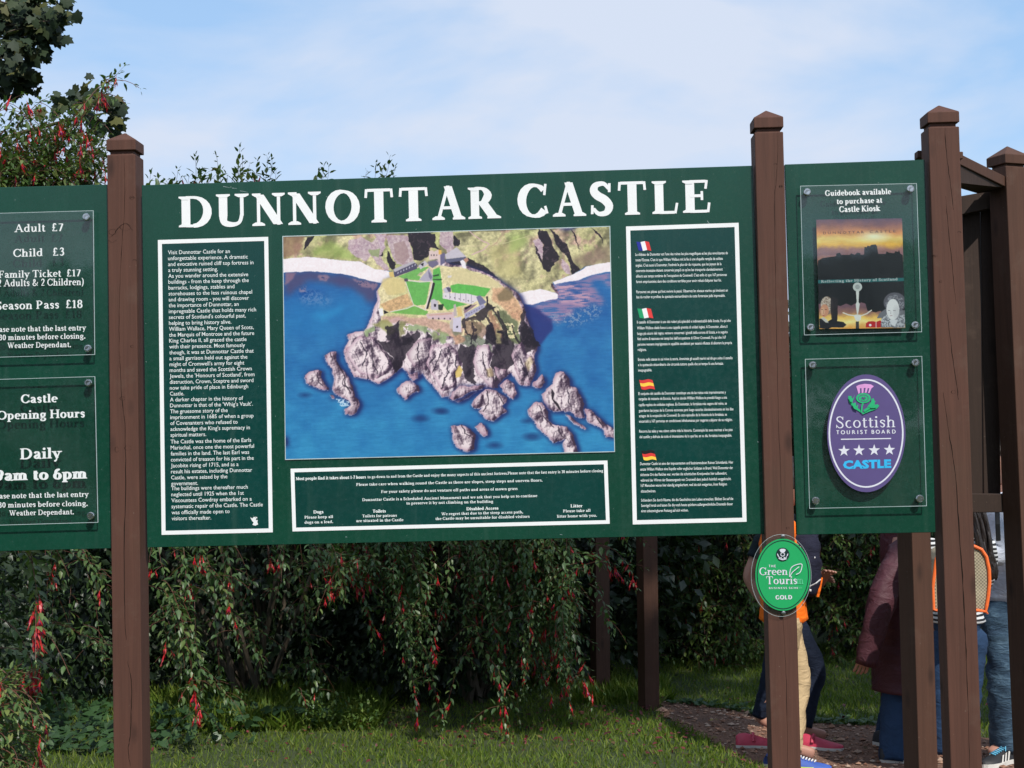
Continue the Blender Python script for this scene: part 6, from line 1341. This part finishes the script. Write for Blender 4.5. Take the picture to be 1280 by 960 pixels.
def shoe(parent, heel, dir_, L, mat, sole, name='shoe', strap=None, th=.018, lace=None, flash=None, stripes=False, back=.0):
    """heel point on the ground, toe direction, length"""
    d = Vector((dir_[0], dir_[1], 0)).normalized(); s = Vector((-d.y, d.x, 0)); h0 = Vector(heel); mb = MB()
    prof = [(-.01, .60, .52), (.06, .80, .66), (.20, .86, .70), (.38, .78, .60), (.55, .90, .46), (.72, 1.0, .34), (.86, .88, .27), (.96, .55, .20), (1.0, .2, .14)]
    n = 12; rings = []
    for u, w_, hh in prof:
        c = h0+d*(u*L); ww = w_*L*.17; H = hh*L*.36
        rings.append([c+s*(math.cos(math.pi*j/(n-1))*ww*(1-.35*math.sin(math.pi*j/(n-1))**2))+Vector((0, 0, th+math.sin(math.pi*j/(n-1))*H)) for j in range(n)])
    vs = [p for r_ in rings for p in r_]; fs = [(i*n+j, i*n+j+1, (i+1)*n+j+1, (i+1)*n+j) for i in range(len(prof)-1) for j in range(n-1)]+[tuple(range(n)), tuple((len(prof)-1)*n+j for j in range(n-1, -1, -1))]
    mb.add(vs, fs); up = mb.build('shoe', mat, parent, True); sb = MB(); m_ = len(prof)
    out = [h0+d*(u*L)+s*(w_*L*.18) for u, w_, _ in prof]+[h0+d*(u*L)-s*(w_*L*.18) for u, w_, _ in prof[::-1]]; lo = [p+Vector((0, 0, .001)) for p in out]; hi = [p+Vector((0, 0, th+.003)) for p in out]; k = len(out)
    sb.add(lo+hi, [tuple(range(k-1, -1, -1)), tuple(range(k, 2*k))]+[(i, (i+1) % k, (i+1) % k+k, i+k) for i in range(k)]); sb.build('sole', sole, up)
    top = lambda u, q: (h0+d*(u*L)+s*(q*L*.12)+Vector((0, 0, th+np.interp(u, [p[0] for p in prof], [p[2] for p in prof])*L*.36*math.sqrt(max(0, 1-q*q*.6))+.004)))
    if strap is not None: mb = MB(); mb.tube([top(.36, q) for q in (-1.2, -.7, 0, .7, 1.2)], .010, 6); mb.build('strap', strap, up)
    if lace is not None:
        mb = MB()
        for i in range(6): mb.tube([top(.40+i*.055, -.55), top(.43+i*.055, 0)+Vector((0, 0, .005)), top(.40+i*.055, .55)], .0036, 5)
        mb.tube([top(.38, 0), top(.36, .4)+Vector((0, 0, .022)), top(.44, .8)], .003, 5); mb.tube([top(.38, 0), top(.34, -.5)+Vector((0, 0, .02)), top(.42, -.9)], .003, 5); mb.build('laces', lace, up)
    if flash is not None or stripes:
        mb = MB()
        for sd in (-1, 1):
            for i in range(3 if stripes else 1):
                u0 = .40+i*.10; q = [h0+d*((u0+a)*L)+s*(sd*L*(.17*np.interp(u0+a, [p[0] for p in prof], [p[1] for p in prof])*(1-.35*b*b)+.004))+Vector((0, 0, th+b*L*.36*np.interp(u0+a, [p[0] for p in prof], [p[2] for p in prof]))) for a, b in (((0, .05), (.05, .05), (-.03, .75), (-.08, .75)) if stripes else ((0, .1), (.28, .25), (.26, .4), (-.04, .25)))]
                mb.add(q, [(0, 1, 2, 3)])
        mb.build('side_stripes' if stripes else 'side_flash', sole if stripes else flash, up)
    return up
def hand_nodes(N, E, key, wrist, d, palm_n, curl=.4, s_=1.0, thumb=1):
    """a palm with five bent fingers grown on to a wrist node"""
    d = Vector(d).normalized(); n = Vector(palm_n).normalized(); side = d.cross(n).normalized(); w = Vector(wrist)
    N[key+'p'] = (w+d*.045*s_, (.034*s_, .016*s_)); E.append((key, key+'p')); N[key+'q'] = (w+d*.080*s_, (.036*s_, .014*s_)); E.append((key+'p', key+'q'))
    for i, (off, ln) in enumerate(((-.030, .066), (-.010, .076), (.010, .070), (.029, .055))):
        b = w+d*.088*s_+side*off*s_; k0 = key+'f%d' % i; N[k0] = (b, .0095*s_); E.append((key+'q', k0)); c1 = curl*.8
        e1 = b+(d*math.cos(c1)+n*math.sin(c1))*ln*.5*s_; c2 = curl*1.9; e2 = e1+(d*math.cos(c2)+n*math.sin(c2))*ln*.5*s_; N[k0+'a'] = (e1, .0088*s_); N[k0+'b'] = (e2, .0072*s_); E += [(k0, k0+'a'), (k0+'a', k0+'b')]
    t0 = w+d*.03*s_-side*thumb*.030*s_; t1 = t0+(d*.7-side*thumb*.6+n*.3)*.035*s_; t2 = t1+(d*.9+n*.4)*.028*s_
    N[key+'t0'] = (t0, .013*s_); N[key+'t1'] = (t1, .0105*s_); N[key+'t2'] = (t2, .0085*s_); E += [(key+'p', key+'t0'), (key+'t0', key+'t1'), (key+'t1', key+'t2')]
def person(loc, label, J, look, build=1.0, hair='hair_br', hair_len=.1, curl=.5):
    """J: joint name -> world point. One continuous body with head, hands and fingers; clothing goes over it."""
    t = thing('person', loc, label, 'person', 'people walking on the path behind the sign'); b = build
    t['side'] = tuple(look.cross(Vector((0, 0, 1))).normalized())
    N, E = {}, []
    N['pelvis'] = (J['pelvis'], .098*b); N['waist'] = (J['waist'], .086*b); N['chest'] = (J['chest'], .096*b); N['neck0'] = (J['neck'], (.055*b, .052*b)); E += [('pelvis', 'waist'), ('waist', 'chest'), ('chest', 'neck0')]
    up = (J['head']-J['neck']).normalized(); N['neck1'] = (J['neck']+up*.08, .050*b); E.append(('neck0', 'neck1'))
    for s in 'LR':
        N['sh'+s] = (J['sh'+s], .052*b); N['el'+s] = (J['el'+s], .039*b); N['wr'+s] = (J['wr'+s], .026*b); E += [('chest', 'sh'+s), ('sh'+s, 'el'+s), ('el'+s, 'wr'+s)]
        d = (J['wr'+s]-J['el'+s]).normalized(); side = look.cross(Vector((0, 0, 1))); hand_nodes(N, E, 'wr'+s, J['wr'+s], d, side*(1 if s == 'L' else -1)+Vector((0, 0, -.2)), curl, b, 1 if s == 'L' else -1)
        N['hp'+s] = (J['hp'+s], .068*b); N['kn'+s] = (J['kn'+s], .055*b); N['cf'+s] = (J['kn'+s].lerp(J['an'+s], .35), .052*b); N['an'+s] = (J['an'+s], .036*b); ft = J['an'+s]+J['toe'+s]*.13*b+Vector((0, 0, -.045*b)); N['ft'+s] = (ft, (.038*b, .022*b)); E += [('pelvis', 'hp'+s), ('hp'+s, 'kn'+s), ('kn'+s, 'cf'+s), ('cf'+s, 'an'+s), ('an'+s, 'ft'+s)]
    body = skin_mesh('body', N, E, M['skin'], t, 2)
    hc = J['neck']+up*.170*b+look*.018*b; rt = look.cross(Vector((0, 0, 1))).normalized(); nu, nv = 28, 20
    def surf(th, ph, k=1.0):                   # th round the head (0 = face), ph from chin to crown
        cz, cr = math.sin(ph), math.cos(ph); f = math.cos(th); x = math.sin(th)*cr; y = f*cr
        wx, wy, wz = .074, .096, .118
        if cz < 0: wx *= 1+.22*cz; wy *= 1+.16*cz*(1 if f < 0 else .4)
        d = 0
        if f > 0:
            a_ = abs(th); d += .022*math.exp(-(a_/.16)**2)*math.exp(-((ph+.14)/.15)**2)+.010*math.exp(-(a_/.10)**2)*math.exp(-((ph-.06)/.18)**2)
            d -= .008*math.exp(-((a_-.36)/.16)**2)*math.exp(-((ph-.08)/.12)**2); d += .006*math.exp(-(a_/.30)**2)*math.exp(-((ph+.46)/.10)**2)+.007*math.exp(-(a_/.3)**2)*math.exp(-((ph+.85)/.18)**2)
        return hc+(rt*(x*wx)+look*(y*wy+d)+up*(cz*wz))*b*k
    vs, fs = [], []
    for j in range(nv+1):
        ph = -math.pi/2+math.pi*j/nv
        for i in range(nu): vs.append(surf((i/nu*2-1)*math.pi, ph))
    for j in range(nv):
        for i in range(nu): fs.append((j*nu+i, j*nu+(i+1) % nu, (j+1)*nu+(i+1) % nu, (j+1)*nu+i))
    bm_ = MB(); bm_.v = [tuple(v.co) for v in body.data.vertices]; bm_.f = [tuple(p.vertices) for p in body.data.polygons]; bm_.mi = [0]*len(bm_.f); bm_.add(vs, fs)
    me = bpy.data.meshes.new('body'); me.from_pydata([tuple(body.matrix_world.inverted() @ Vector(v)) if False else v for v in bm_.v], [], bm_.f); me.materials.append(M['skin']); me.polygons.foreach_set('use_smooth', [True]*len(bm_.f)); body.data = me
    for sg in (-1, 1):
        c = surf(sg*.36, .08)-look*.0035; mb = MB(); mb.tube([c-rt*.011*b, c-rt*.006*b, c, c+rt*.006*b, c+rt*.011*b], [.0015, .0060*b, .0075*b, .0060*b, .0015], 8); ey = mb.build('eye', M['offw'], t, True)
        mb = MB(); q = c+look*.0062*b; mb.tube([q, q+look*.0022], [.0042*b, .0030*b], 8); mb.build('iris', M['hair'], ey)
        mb = MB(); mb.tube([surf(sg*.20, .24, 1.01), surf(sg*.36, .29, 1.015), surf(sg*.54, .24, 1.01)], [.002, .0034, .0015], 5); mb.build('eyebrow', M[hair], t)
        mb = MB(); c = hc+rt*(sg*.074*b)-look*.006-up*.012; mb.tube([c-up*.030*b, c-up*.014*b+rt*sg*.006, c+up*.012*b+rt*sg*.010, c+up*.030*b+rt*sg*.004], [.004, .009*b, .012*b, .004], 8); mb.build('ear', M['skin'], t, True)
    mb = MB(); mb.tube([surf(-.24, -.42, 1.0), surf(-.1, -.40, 1.01), surf(.1, -.40, 1.01), surf(.24, -.42, 1.0)], [.0015, .0048, .0048, .0015], 6); mb.build('mouth', M['lip'], t, True)
    vs, fs, idx = [], [], {}
    for j in range(nv+1):
        ph = -math.pi/2+math.pi*j/nv
        for i in range(nu):
            th = (i/nu*2-1)*math.pi; k = 1.09+.012*math.sin(i*2.3+j); idx[(i, j)] = len(vs); vs.append(surf(th, ph, k))
    for j in range(nv):
        for i in range(nu):
            th = ((i+.5)/nu*2-1)*math.pi; ph = -math.pi/2+math.pi*(j+.5)/nv
            if (abs(th) < 1.25 and ph < .62+.12*math.cos(th*3)) or (abs(th) < 1.75 and ph < -.05) or ph < -.55: continue
            fs.append((idx[(i, j)], idx[((i+1) % nu, j)], idx[((i+1) % nu, j+1)], idx[(i, j+1)]))
    mb = MB(); mb.add(vs, fs); hr = mb.build('hair', M[hair], t, True); sd_ = hr.modifiers.new('thick', 'SOLIDIFY'); sd_.thickness = .012; sd_.offset = -1
    if hair_len > .02:
        mb = MB(); rr = random.Random(3)
        for i in range(40):
            th = math.pi+rr.uniform(-1.25, 1.25); th = th-2*math.pi if th > math.pi else th; p0 = surf(th, .25, 1.07); p1 = surf(th, -.35, 1.10); p2 = p1-up*(.08+hair_len*.6)*b-look*.01+rt*rr.uniform(-.01, .01); p3 = p2-up*hair_len*.5*b
            mb.tube(catmull([tuple(p0), tuple(p1), tuple(p2), tuple(p3)], 3), [.012]*8+[.008, .002], 5)
        mb.build('hair_strands', M[hair], t, True)
    return t
def garment(t, name, mat, N, E, noise=.010, sub=3, ns=9, seed=0, side=None):
    """clothing: every unbranched run of the pattern becomes a rounded, creased sleeve of cloth, all one mesh"""
    from mathutils import noise as mn
    nb = {k: [] for k in N}
    for a, b in E: nb[a].append(b); nb[b].append(a)
    kids = {}; 
    for a, b in E: kids.setdefault(a, []).append(b)
    runs = []; start = [k for k in N if all(k != b for _, b in E)]; done_ = set()
    def walk(k, run):
        run.append(k); ch_ = kids.get(k, [])
        if not ch_: runs.append(run); return
        walk(ch_[0], run) if run_ok(k, ch_[0]) else runs.append(run)
        for c in (ch_[1:] if run_ok(k, ch_[0]) else ch_): walk(c, [k] if False else [('in', k, c)])
    def run_ok(k, c): return c[0] not in 's' and not (c[0] == 'h' and c != 'h')
    for k in start: walk(k, [])
    sd0 = side if side is not None else t.get('side'); sd0 = Vector(sd0) if sd0 is not None else Vector((1, 0, 0)); mb = MB(); n = 22
    for run in runs:
        pts, ra, rb = [], [], []
        for k in run:
            if isinstance(k, tuple): p, r_ = N[k[1]][0].lerp(N[k[2]][0], .35), N[k[2]][1]; r_ = r_ if isinstance(r_, tuple) else (r_*.9, r_*.9)
            elif isinstance(k, str): p, r_ = N[k]; r_ = r_ if isinstance(r_, tuple) else (r_, r_)
            pts.append(np.array(p)); ra.append(r_[0]); rb.append(r_[1])
        if len(pts) < 2: continue
        c = catmull([tuple(p) for p in pts], 7); m_ = len(c); u = np.linspace(0, len(pts)-1, m_); A = np.interp(u, range(len(pts)), ra); B = np.interp(u, range(len(pts)), rb); rings = []; sd = None
        for i in range(m_):
            d = Vector(c[min(i+1, m_-1)]-c[max(i-1, 0)]).normalized(); sd = sd0 if sd is None else sd; sd = (sd-d*sd.dot(d)).normalized(); o = d.cross(sd); ctr = Vector(c[i]); row = []
            for j in range(n):
                an = 2*math.pi*j/n; dr = sd*math.cos(an)*A[i]+o*math.sin(an)*B[i]; p = ctr+dr; q = p*ns+Vector((seed, 0, 0)); tilt = Vector((q.x, q.y, q.z*2.2+math.sin(an*2+seed)*.6))
                f = mn.noise(tilt); f2 = mn.noise(tilt*2.3); row.append(p+dr.normalized()*((.5-abs(f)*2.2)*noise+f2*noise*.45))
            rings.append(row)
        c0 = sum(rings[0], Vector())/n; c1 = sum(rings[-1], Vector())/n; inner = [p.lerp(c1, .12)+(rings[-2][j]-p)*.25 for j, p in enumerate(rings[-1])]
        cap0 = [p.lerp(c0, .35)+(Vector(c[0])-Vector(c[1])).normalized()*A[0]*.22 for p in rings[0]]
        rings = [cap0]+rings+[inner]; vs = [p for r_ in rings for p in r_]; k_ = len(rings)
        mb.add(vs, [(i*n+j, i*n+(j+1) % n, (i+1)*n+(j+1) % n, (i+1)*n+j) for i in range(k_-1) for j in range(n)]+[tuple(range(n-1, -1, -1)), tuple((k_-1)*n+j for j in range(n))])
    return mb.build(name, M[mat], t, True)
W = lambda x, y, Y: Vector(P(x, y, Y))
def legs(J, k=1.0, lo='an', w0=.098, w1=.070, w2=.062, drop=.03):
    N = {'p': (J['pelvis']+Vector((0, 0, .03)), (.145*k, .108*k)), 'c': (J['pelvis']+Vector((0, 0, -.05)), (.12*k, .10*k))}; E = [('p', 'c')]
    for s in 'LR':
        N['h'+s] = (J['hp'+s]+Vector((0, 0, -.04)), w0*k); N['m'+s] = (J['hp'+s].lerp(J['kn'+s], .5), (w0+w1)/2*k); N['k'+s] = (J['kn'+s], w1*k); N['f'+s] = (J['kn'+s].lerp(J['an'+s], .4), (w1*.5+w2*.5)*k); N['a'+s] = (J['an'+s]+Vector((0, 0, drop)), w2*k); E += [('c', 'h'+s), ('h'+s, 'm'+s), ('m'+s, 'k'+s), ('k'+s, 'f'+s), ('f'+s, 'a'+s)]
    return N, E
def top_g(J, k=1.0, sleeve='el', hem=-.06, loose=1.0, cuff=.05, arms='LR'):
    N = {'h': (J['pelvis']+Vector((0, 0, hem)), (.165*k, .125*k)), 'w': (J['waist'], (.140*k, .105*k)), 'c': (J['chest'], (.165*k, .115*k)), 'n': (J['neck']+Vector((0, 0, .0)), (.072*k, .066*k))}; E = [('h', 'w'), ('w', 'c'), ('c', 'n')]
    for s in arms:
        N['s'+s] = (J['sh'+s], (.060 if sleeve == 'short' else .070)*k*loose); E.append(('c', 's'+s))
        if sleeve == 'short': N['e'+s] = (J['sh'+s].lerp(J['el'+s], .62), .060*k*loose); E.append(('s'+s, 'e'+s))
        else: N['e'+s] = (J['el'+s], .060*k*loose); N['r'+s] = (J['el'+s].lerp(J['wr'+s], .92), cuff*k); E += [('s'+s, 'e'+s), ('e'+s, 'r'+s)]
    return N, E
X = Vector((1, 0, 0)); Yv = Vector((0, 1, 0))
def joints(cx, Y, H, look, hipx=0, feet=None, **k):
    """default standing joints for someone of height H seen at pixel column cx on plane Y"""
    g = P(cx, 900, Y); o = Vector((g.x, Y, 0)); side = Vector((-look.y, look.x, 0)); f = H/1.70
    z = lambda h: Vector((0, 0, h*f)); J = {'pelvis': o+z(.93), 'waist': o+z(1.08), 'chest': o+z(1.28), 'neck': o+z(1.43), 'head': o+z(1.56)+look*.02}
    for s, q in (('L', 1), ('R', -1)):
        J['sh'+s] = o+z(1.38)+side*(q*.175*f); J['el'+s] = o+z(1.10)+side*(q*.21*f)-look*.03; J['wr'+s] = o+z(.88)+side*(q*.20*f)+look*.06
        J['hp'+s] = o+z(.88)+side*(q*.085*f); J['kn'+s] = o+z(.48)+side*(q*.09*f)+look*.01; J['an'+s] = o+z(.09)+side*(q*.09*f); J['toe'+s] = look
    J.update(k); return J, o
# woman in pink shoes, mid stride to the right
J, o = joints(982, 3.62, 1.66, X)
J['hpL'] += X*.0; J['knL'] = W(1019, 836, 3.72); J['anL'] = W(1006, 912, 3.66); J['hpR'] = W(984, 762, 3.58); J['knR'] = W(966, 838, 3.56); J['anR'] = W(949, 899, 3.60)
J['shR'] = W(962, 662, 3.48); J['elR'] = W(934, 722, 3.44); J['wrR'] = W(952, 752, 3.40); J['shL'] = W(990, 655, 3.80); J['elL'] = W(1010, 722, 3.84); J['wrL'] = W(1024, 722, 3.72)
pk = person((o.x, o.y, 0), 'woman in pink strapped shoes and navy trousers striding behind the middle post', J, X, .97, 'hair_br', .12, .35)
N, E = legs(J, .97, w0=.092, w1=.064, w2=.042, drop=.015); garment(pk, 'trousers', 'navyj', N, E, .006, ns=12)
N, E = top_g(J, .95, 'short', -.02); garment(pk, 'top', 'teal_top', N, E, .008)
a = W(920, 915, 3.55); shoe(pk, (a.x, a.y, 0), (1, -.12), .27, M['pink'], M['sole'], strap=M['pink'])
a = W(996, 915, 3.52); shoe(pk, (a.x, a.y, 0), (1, -.45), .27, M['pink'], M['sole'], strap=M['pink'])
# walker in orange with khaki trousers and a navy rucksack
J, o = joints(983, 3.05, 1.62, X)
J['knL'] = W(999, 850, 3.10); J['anL'] = W(990, 934, 3.02); J['knR'] = W(978, 846, 3.00); J['anR'] = W(972, 930, 3.0); J['elL'] = W(1020, 735, 3.26); J['wrL'] = W(1030, 722, 3.10); J['elR'] = W(966, 728, 2.84); J['wrR'] = W(980, 705, 2.84)
kh = person((o.x, o.y, 0), 'walker in orange shirt and khaki trousers with a navy rucksack behind the middle post', J, X, .95, 'hair_br', .0, .5)
N, E = legs(J, .92, w0=.098, w1=.068, w2=.058, drop=-.02); garment(kh, 'trousers', 'khaki', N, E, .009, ns=9, seed=3)
N, E = top_g(J, 1.04, 'short', -.075, 1.0); garment(kh, 'orange_shirt', 'orange', N, E, .010, seed=2)
N = {'a': (W(1004, 668, 2.98), (.065, .08)), 'b': (W(1005, 700, 2.98), (.085, .095)), 'c': (W(1004, 730, 2.99), (.078, .09)), 'd': (W(1001, 742, 2.99), (.05, .06))}; garment(kh, 'rucksack', 'navy', N, [('a', 'b'), ('b', 'c'), ('c', 'd')], .012, seed=5)
mb = MB(); mb.tube([W(1012, 733, 2.88), W(1020, 729, 2.86), W(1026, 724, 2.86)], .0035, 5); mb.tube([W(1012, 738, 2.87), W(1014, 738, 2.87)], .006, 6); mb.tube([W(1018, 697, 2.86), W(1019, 697, 2.86)], .005, 6); mb.build('draw_cord', M['white_c'], kh)
mb = MB(); mb.tube([W(1027, 722, 2.98), W(1024, 738, 2.96), W(1022, 746, 2.96)], .008, 6); mb.build('orange_cord', M['orange'], kh)
a = W(973, 940, 2.98); shoe(kh, (a.x, a.y, 0), (1, -.20), .28, M['blue_sh'], M['sole'], lace=M['white_c'], flash=M['yel']); a = W(958, 940, 3.05); shoe(kh, (a.x, a.y, 0), (.8, .6), .26, M['blue_sh'], M['sole'], lace=M['white_c'], flash=M['yel'])
# maroon coat
J, o = joints(1137, 3.30, 1.66, X)
J['shR'] = W(1127, 690, 3.14); J['elR'] = W(1101, 752, 3.05); J['wrR'] = W(1084, 812, 3.05); J['shL'] = W(1128, 660, 3.46); J['elL'] = W(1142, 735, 3.5); J['wrL'] = W(1156, 770, 3.4)
J['hpL'] = W(1122, 790, 3.3); J['knL'] = W(1120, 870, 3.24); J['anL'] = W(1116, 945, 3.14); J['knR'] = W(1122, 872, 3.45); J['anR'] = W(1108, 925, 3.62)
mc = person((o.x, o.y, 0), 'walker in a long maroon raincoat and blue jeans left of the dark sided post', J, X, 1.0, 'hair_br', .05, .6)
N, E = legs(J, .95, w0=.10, w1=.084, w2=.080, drop=-.03); garment(mc, 'jeans', 'jeans', N, E, .008, seed=4)
N = {'n': (J['neck'], (.09, .085)), 'c': (J['chest'], (.17, .12)), 'w': (J['waist'], (.175, .135)), 'p': (W(1126, 770, 3.3), (.185, .150)), 'q': (W(1126, 815, 3.3), (.19, .155)), 'r': (W(1126, 862, 3.3), (.19, .155))}; E = [('n', 'c'), ('c', 'w'), ('w', 'p'), ('p', 'q'), ('q', 'r')]
for s in 'LR': N['s'+s] = (J['sh'+s], .070); N['e'+s] = (J['el'+s], .076); N['r'+s] = (J['wr'+s]+Vector((-.012, 0, -.085)), .052); E += [('c', 's'+s), ('s'+s, 'e'+s), ('e'+s, 'r'+s)]
garment(mc, 'maroon_coat', 'maroon', N, E, .016, ns=7, seed=9)
N = {'a': (W(1106, 800, 3.34), (.05, .03)), 'b': (W(1107, 850, 3.36), (.055, .025)), 'c': (W(1106, 896, 3.38), (.03, .018))}; garment(mc, 'coat_tail', 'maroon', N, [('a', 'b'), ('b', 'c')], .01, seed=3)
shoe(mc, tuple(G(1094, 929, .02))[:2]+(.015,), (.75, -.65), .27, M['black_f'], M['sole'], lace=None); shoe(mc, (J['anL'].x-.07, J['anL'].y, 0), (1, -.2), .28, M['black_f'], M['sole'])
# grey hoodie, facing left
LK = Vector((-.85, -.53, 0))
J, o = joints(1266, 3.15, 1.74, LK)
J['shR'] = W(1246, 634, 3.0); J['elR'] = W(1246, 690, 2.92); J['wrR'] = W(1222, 688, 2.86); J['hpR'] = W(1252, 770, 3.1); J['knR'] = W(1254, 850, 3.06); J['anR'] = W(1258, 928, 3.12); J['hpL'] = W(1276, 770, 3.2); J['knL'] = W(1280, 850, 3.2); J['anL'] = W(1292, 925, 3.3)
gh = person((o.x, o.y, 0), 'walker in grey hoodie, faded jeans and laced trainers at the right edge', J, LK, 1.0, 'hair_br', .0, .6)
N, E = legs(J, 1.0, w0=.112, w1=.084, w2=.088, drop=-.03); garment(gh, 'jeans', 'jeans_f', N, E, .014, ns=7, seed=6)
N, E = top_g(J, 1.12, 'el', -.06, 1.0, .046); garment(gh, 'grey_hoodie', 'grey_h', N, E, .016, ns=7, seed=8)
mb = MB(); mb.tube([W(1246.5, 636, 2.83), W(1247, 655, 2.82), W(1248, 676, 2.84)], .013, 6, ry=[.004]*3); mb.build('strap', M['black_f'], gh)
e = P(1268, 951, 3.05); shoe(gh, (J['anR'].x+.05, J['anR'].y+.0, 0), (-.80, -.60), .30, M['black_f'], M['sole'], lace=M['lace'], stripes=True, th=.026); shoe(gh, (J['anL'].x+.04, J['anL'].y, 0), (-.8, -.6), .30, M['black_f'], M['sole'], lace=M['lace'], stripes=True, th=.026)
# child with the orange edged mesh pack
LK = Vector((.1, 1, 0)).normalized()
J, o = joints(1201, 2.62, 1.50, LK)
for s in 'LR': J['el'+s] = J['sh'+s]+Vector((0, .10, -.20)); J['wr'+s] = J['chest']+LK*.20+Vector(((-.07 if s == 'L' else .07), 0, -.05))
J['knL'] = W(1176, 850, 2.62); J['anL'] = W(1178, 932, 2.66); J['hpL'] = W(1186, 790, 2.62); J['hpR'] = W(1213, 790, 2.62); J['knR'] = W(1212, 850, 2.6); J['anR'] = W(1206, 935, 2.6)
ch = person((o.x, o.y, 0), 'dark haired child in striped top carrying an orange edged mesh pack', J, LK, .86, 'hair', .32, .5)
N, E = legs(J, .9, w0=.094, w1=.074, w2=.068, drop=-.03); garment(ch, 'jeans', 'jeans', N, E, .008, seed=2)
N, E = top_g(J, .86, 'el', .02, .95, .045); garment(ch, 'striped_top', 'stripe', N, E, .008, seed=1)
for s in 'LR': shoe(ch, (J['an'+s].x, J['an'+s].y-.05, 0), (.1, 1), .24, M['black_f'], M['sole'])
mb = MB(); rr = random.Random(4)
for i in range(46):
    o = lambda k: Vector((rr.gauss(0, k), rr.gauss(0, k), 0)); q = rr.uniform(-.035, .035)
    v_ = lambda: Vector((q, rr.uniform(-.02, .02), 0))
    c = catmull([tuple(W(1206+rr.uniform(-6, 8), 596, 2.54)), tuple(W(1216, 622, 2.50)+v_()), tuple(W(1223, 645, 2.49)+v_()), tuple(W(1228, 670, 2.48)+v_()), tuple(W(1232, 690, 2.47)+v_()*.8), tuple(W(1240+rr.uniform(-4, 5), 708+rr.uniform(-5, 5), 2.46)), tuple(W(1243+rr.uniform(-6, 4), 722+rr.uniform(-6, 4), 2.46))], 3)
    mb.tube(c, [.009]*(len(c)-2)+[.006, .002], 5)
mb.build('long_hair', M['hair'], ch, True)
pk2 = thing('mesh_pack', W(1201, 768, 2.35), 'mesh pack with bright orange edging carried on the child\'s back', 'backpack')
out = [(1170, 700), (1174, 690), (1186, 683), (1202, 680.5), (1217, 682.5), (1227, 687), (1233, 696), (1236.5, 712), (1237, 728), (1235.5, 745), (1233.5, 757), (1232, 764.5), (1222, 763), (1200, 762.5), (1172, 763), (1167, 762), (1166, 735)]
slab = slab_px(out, 2.33, .17, M['meshf'], pk2, 'mesh_pocket'); bevel(slab, .012, 3)
mb = MB(); lp_ = [W(x, y, 2.325) for x, y in out]; mb.tube(lp_+[lp_[0]], .0085, 8, False); mb.tube([lp_[11], lp_[11]+Vector((.012, 0, -.012))], [.008, .003], 6); mb.build('orange_edging', M['orange_t'], pk2)

for o in scene.objects:
    if 'side' in o: del o['side']
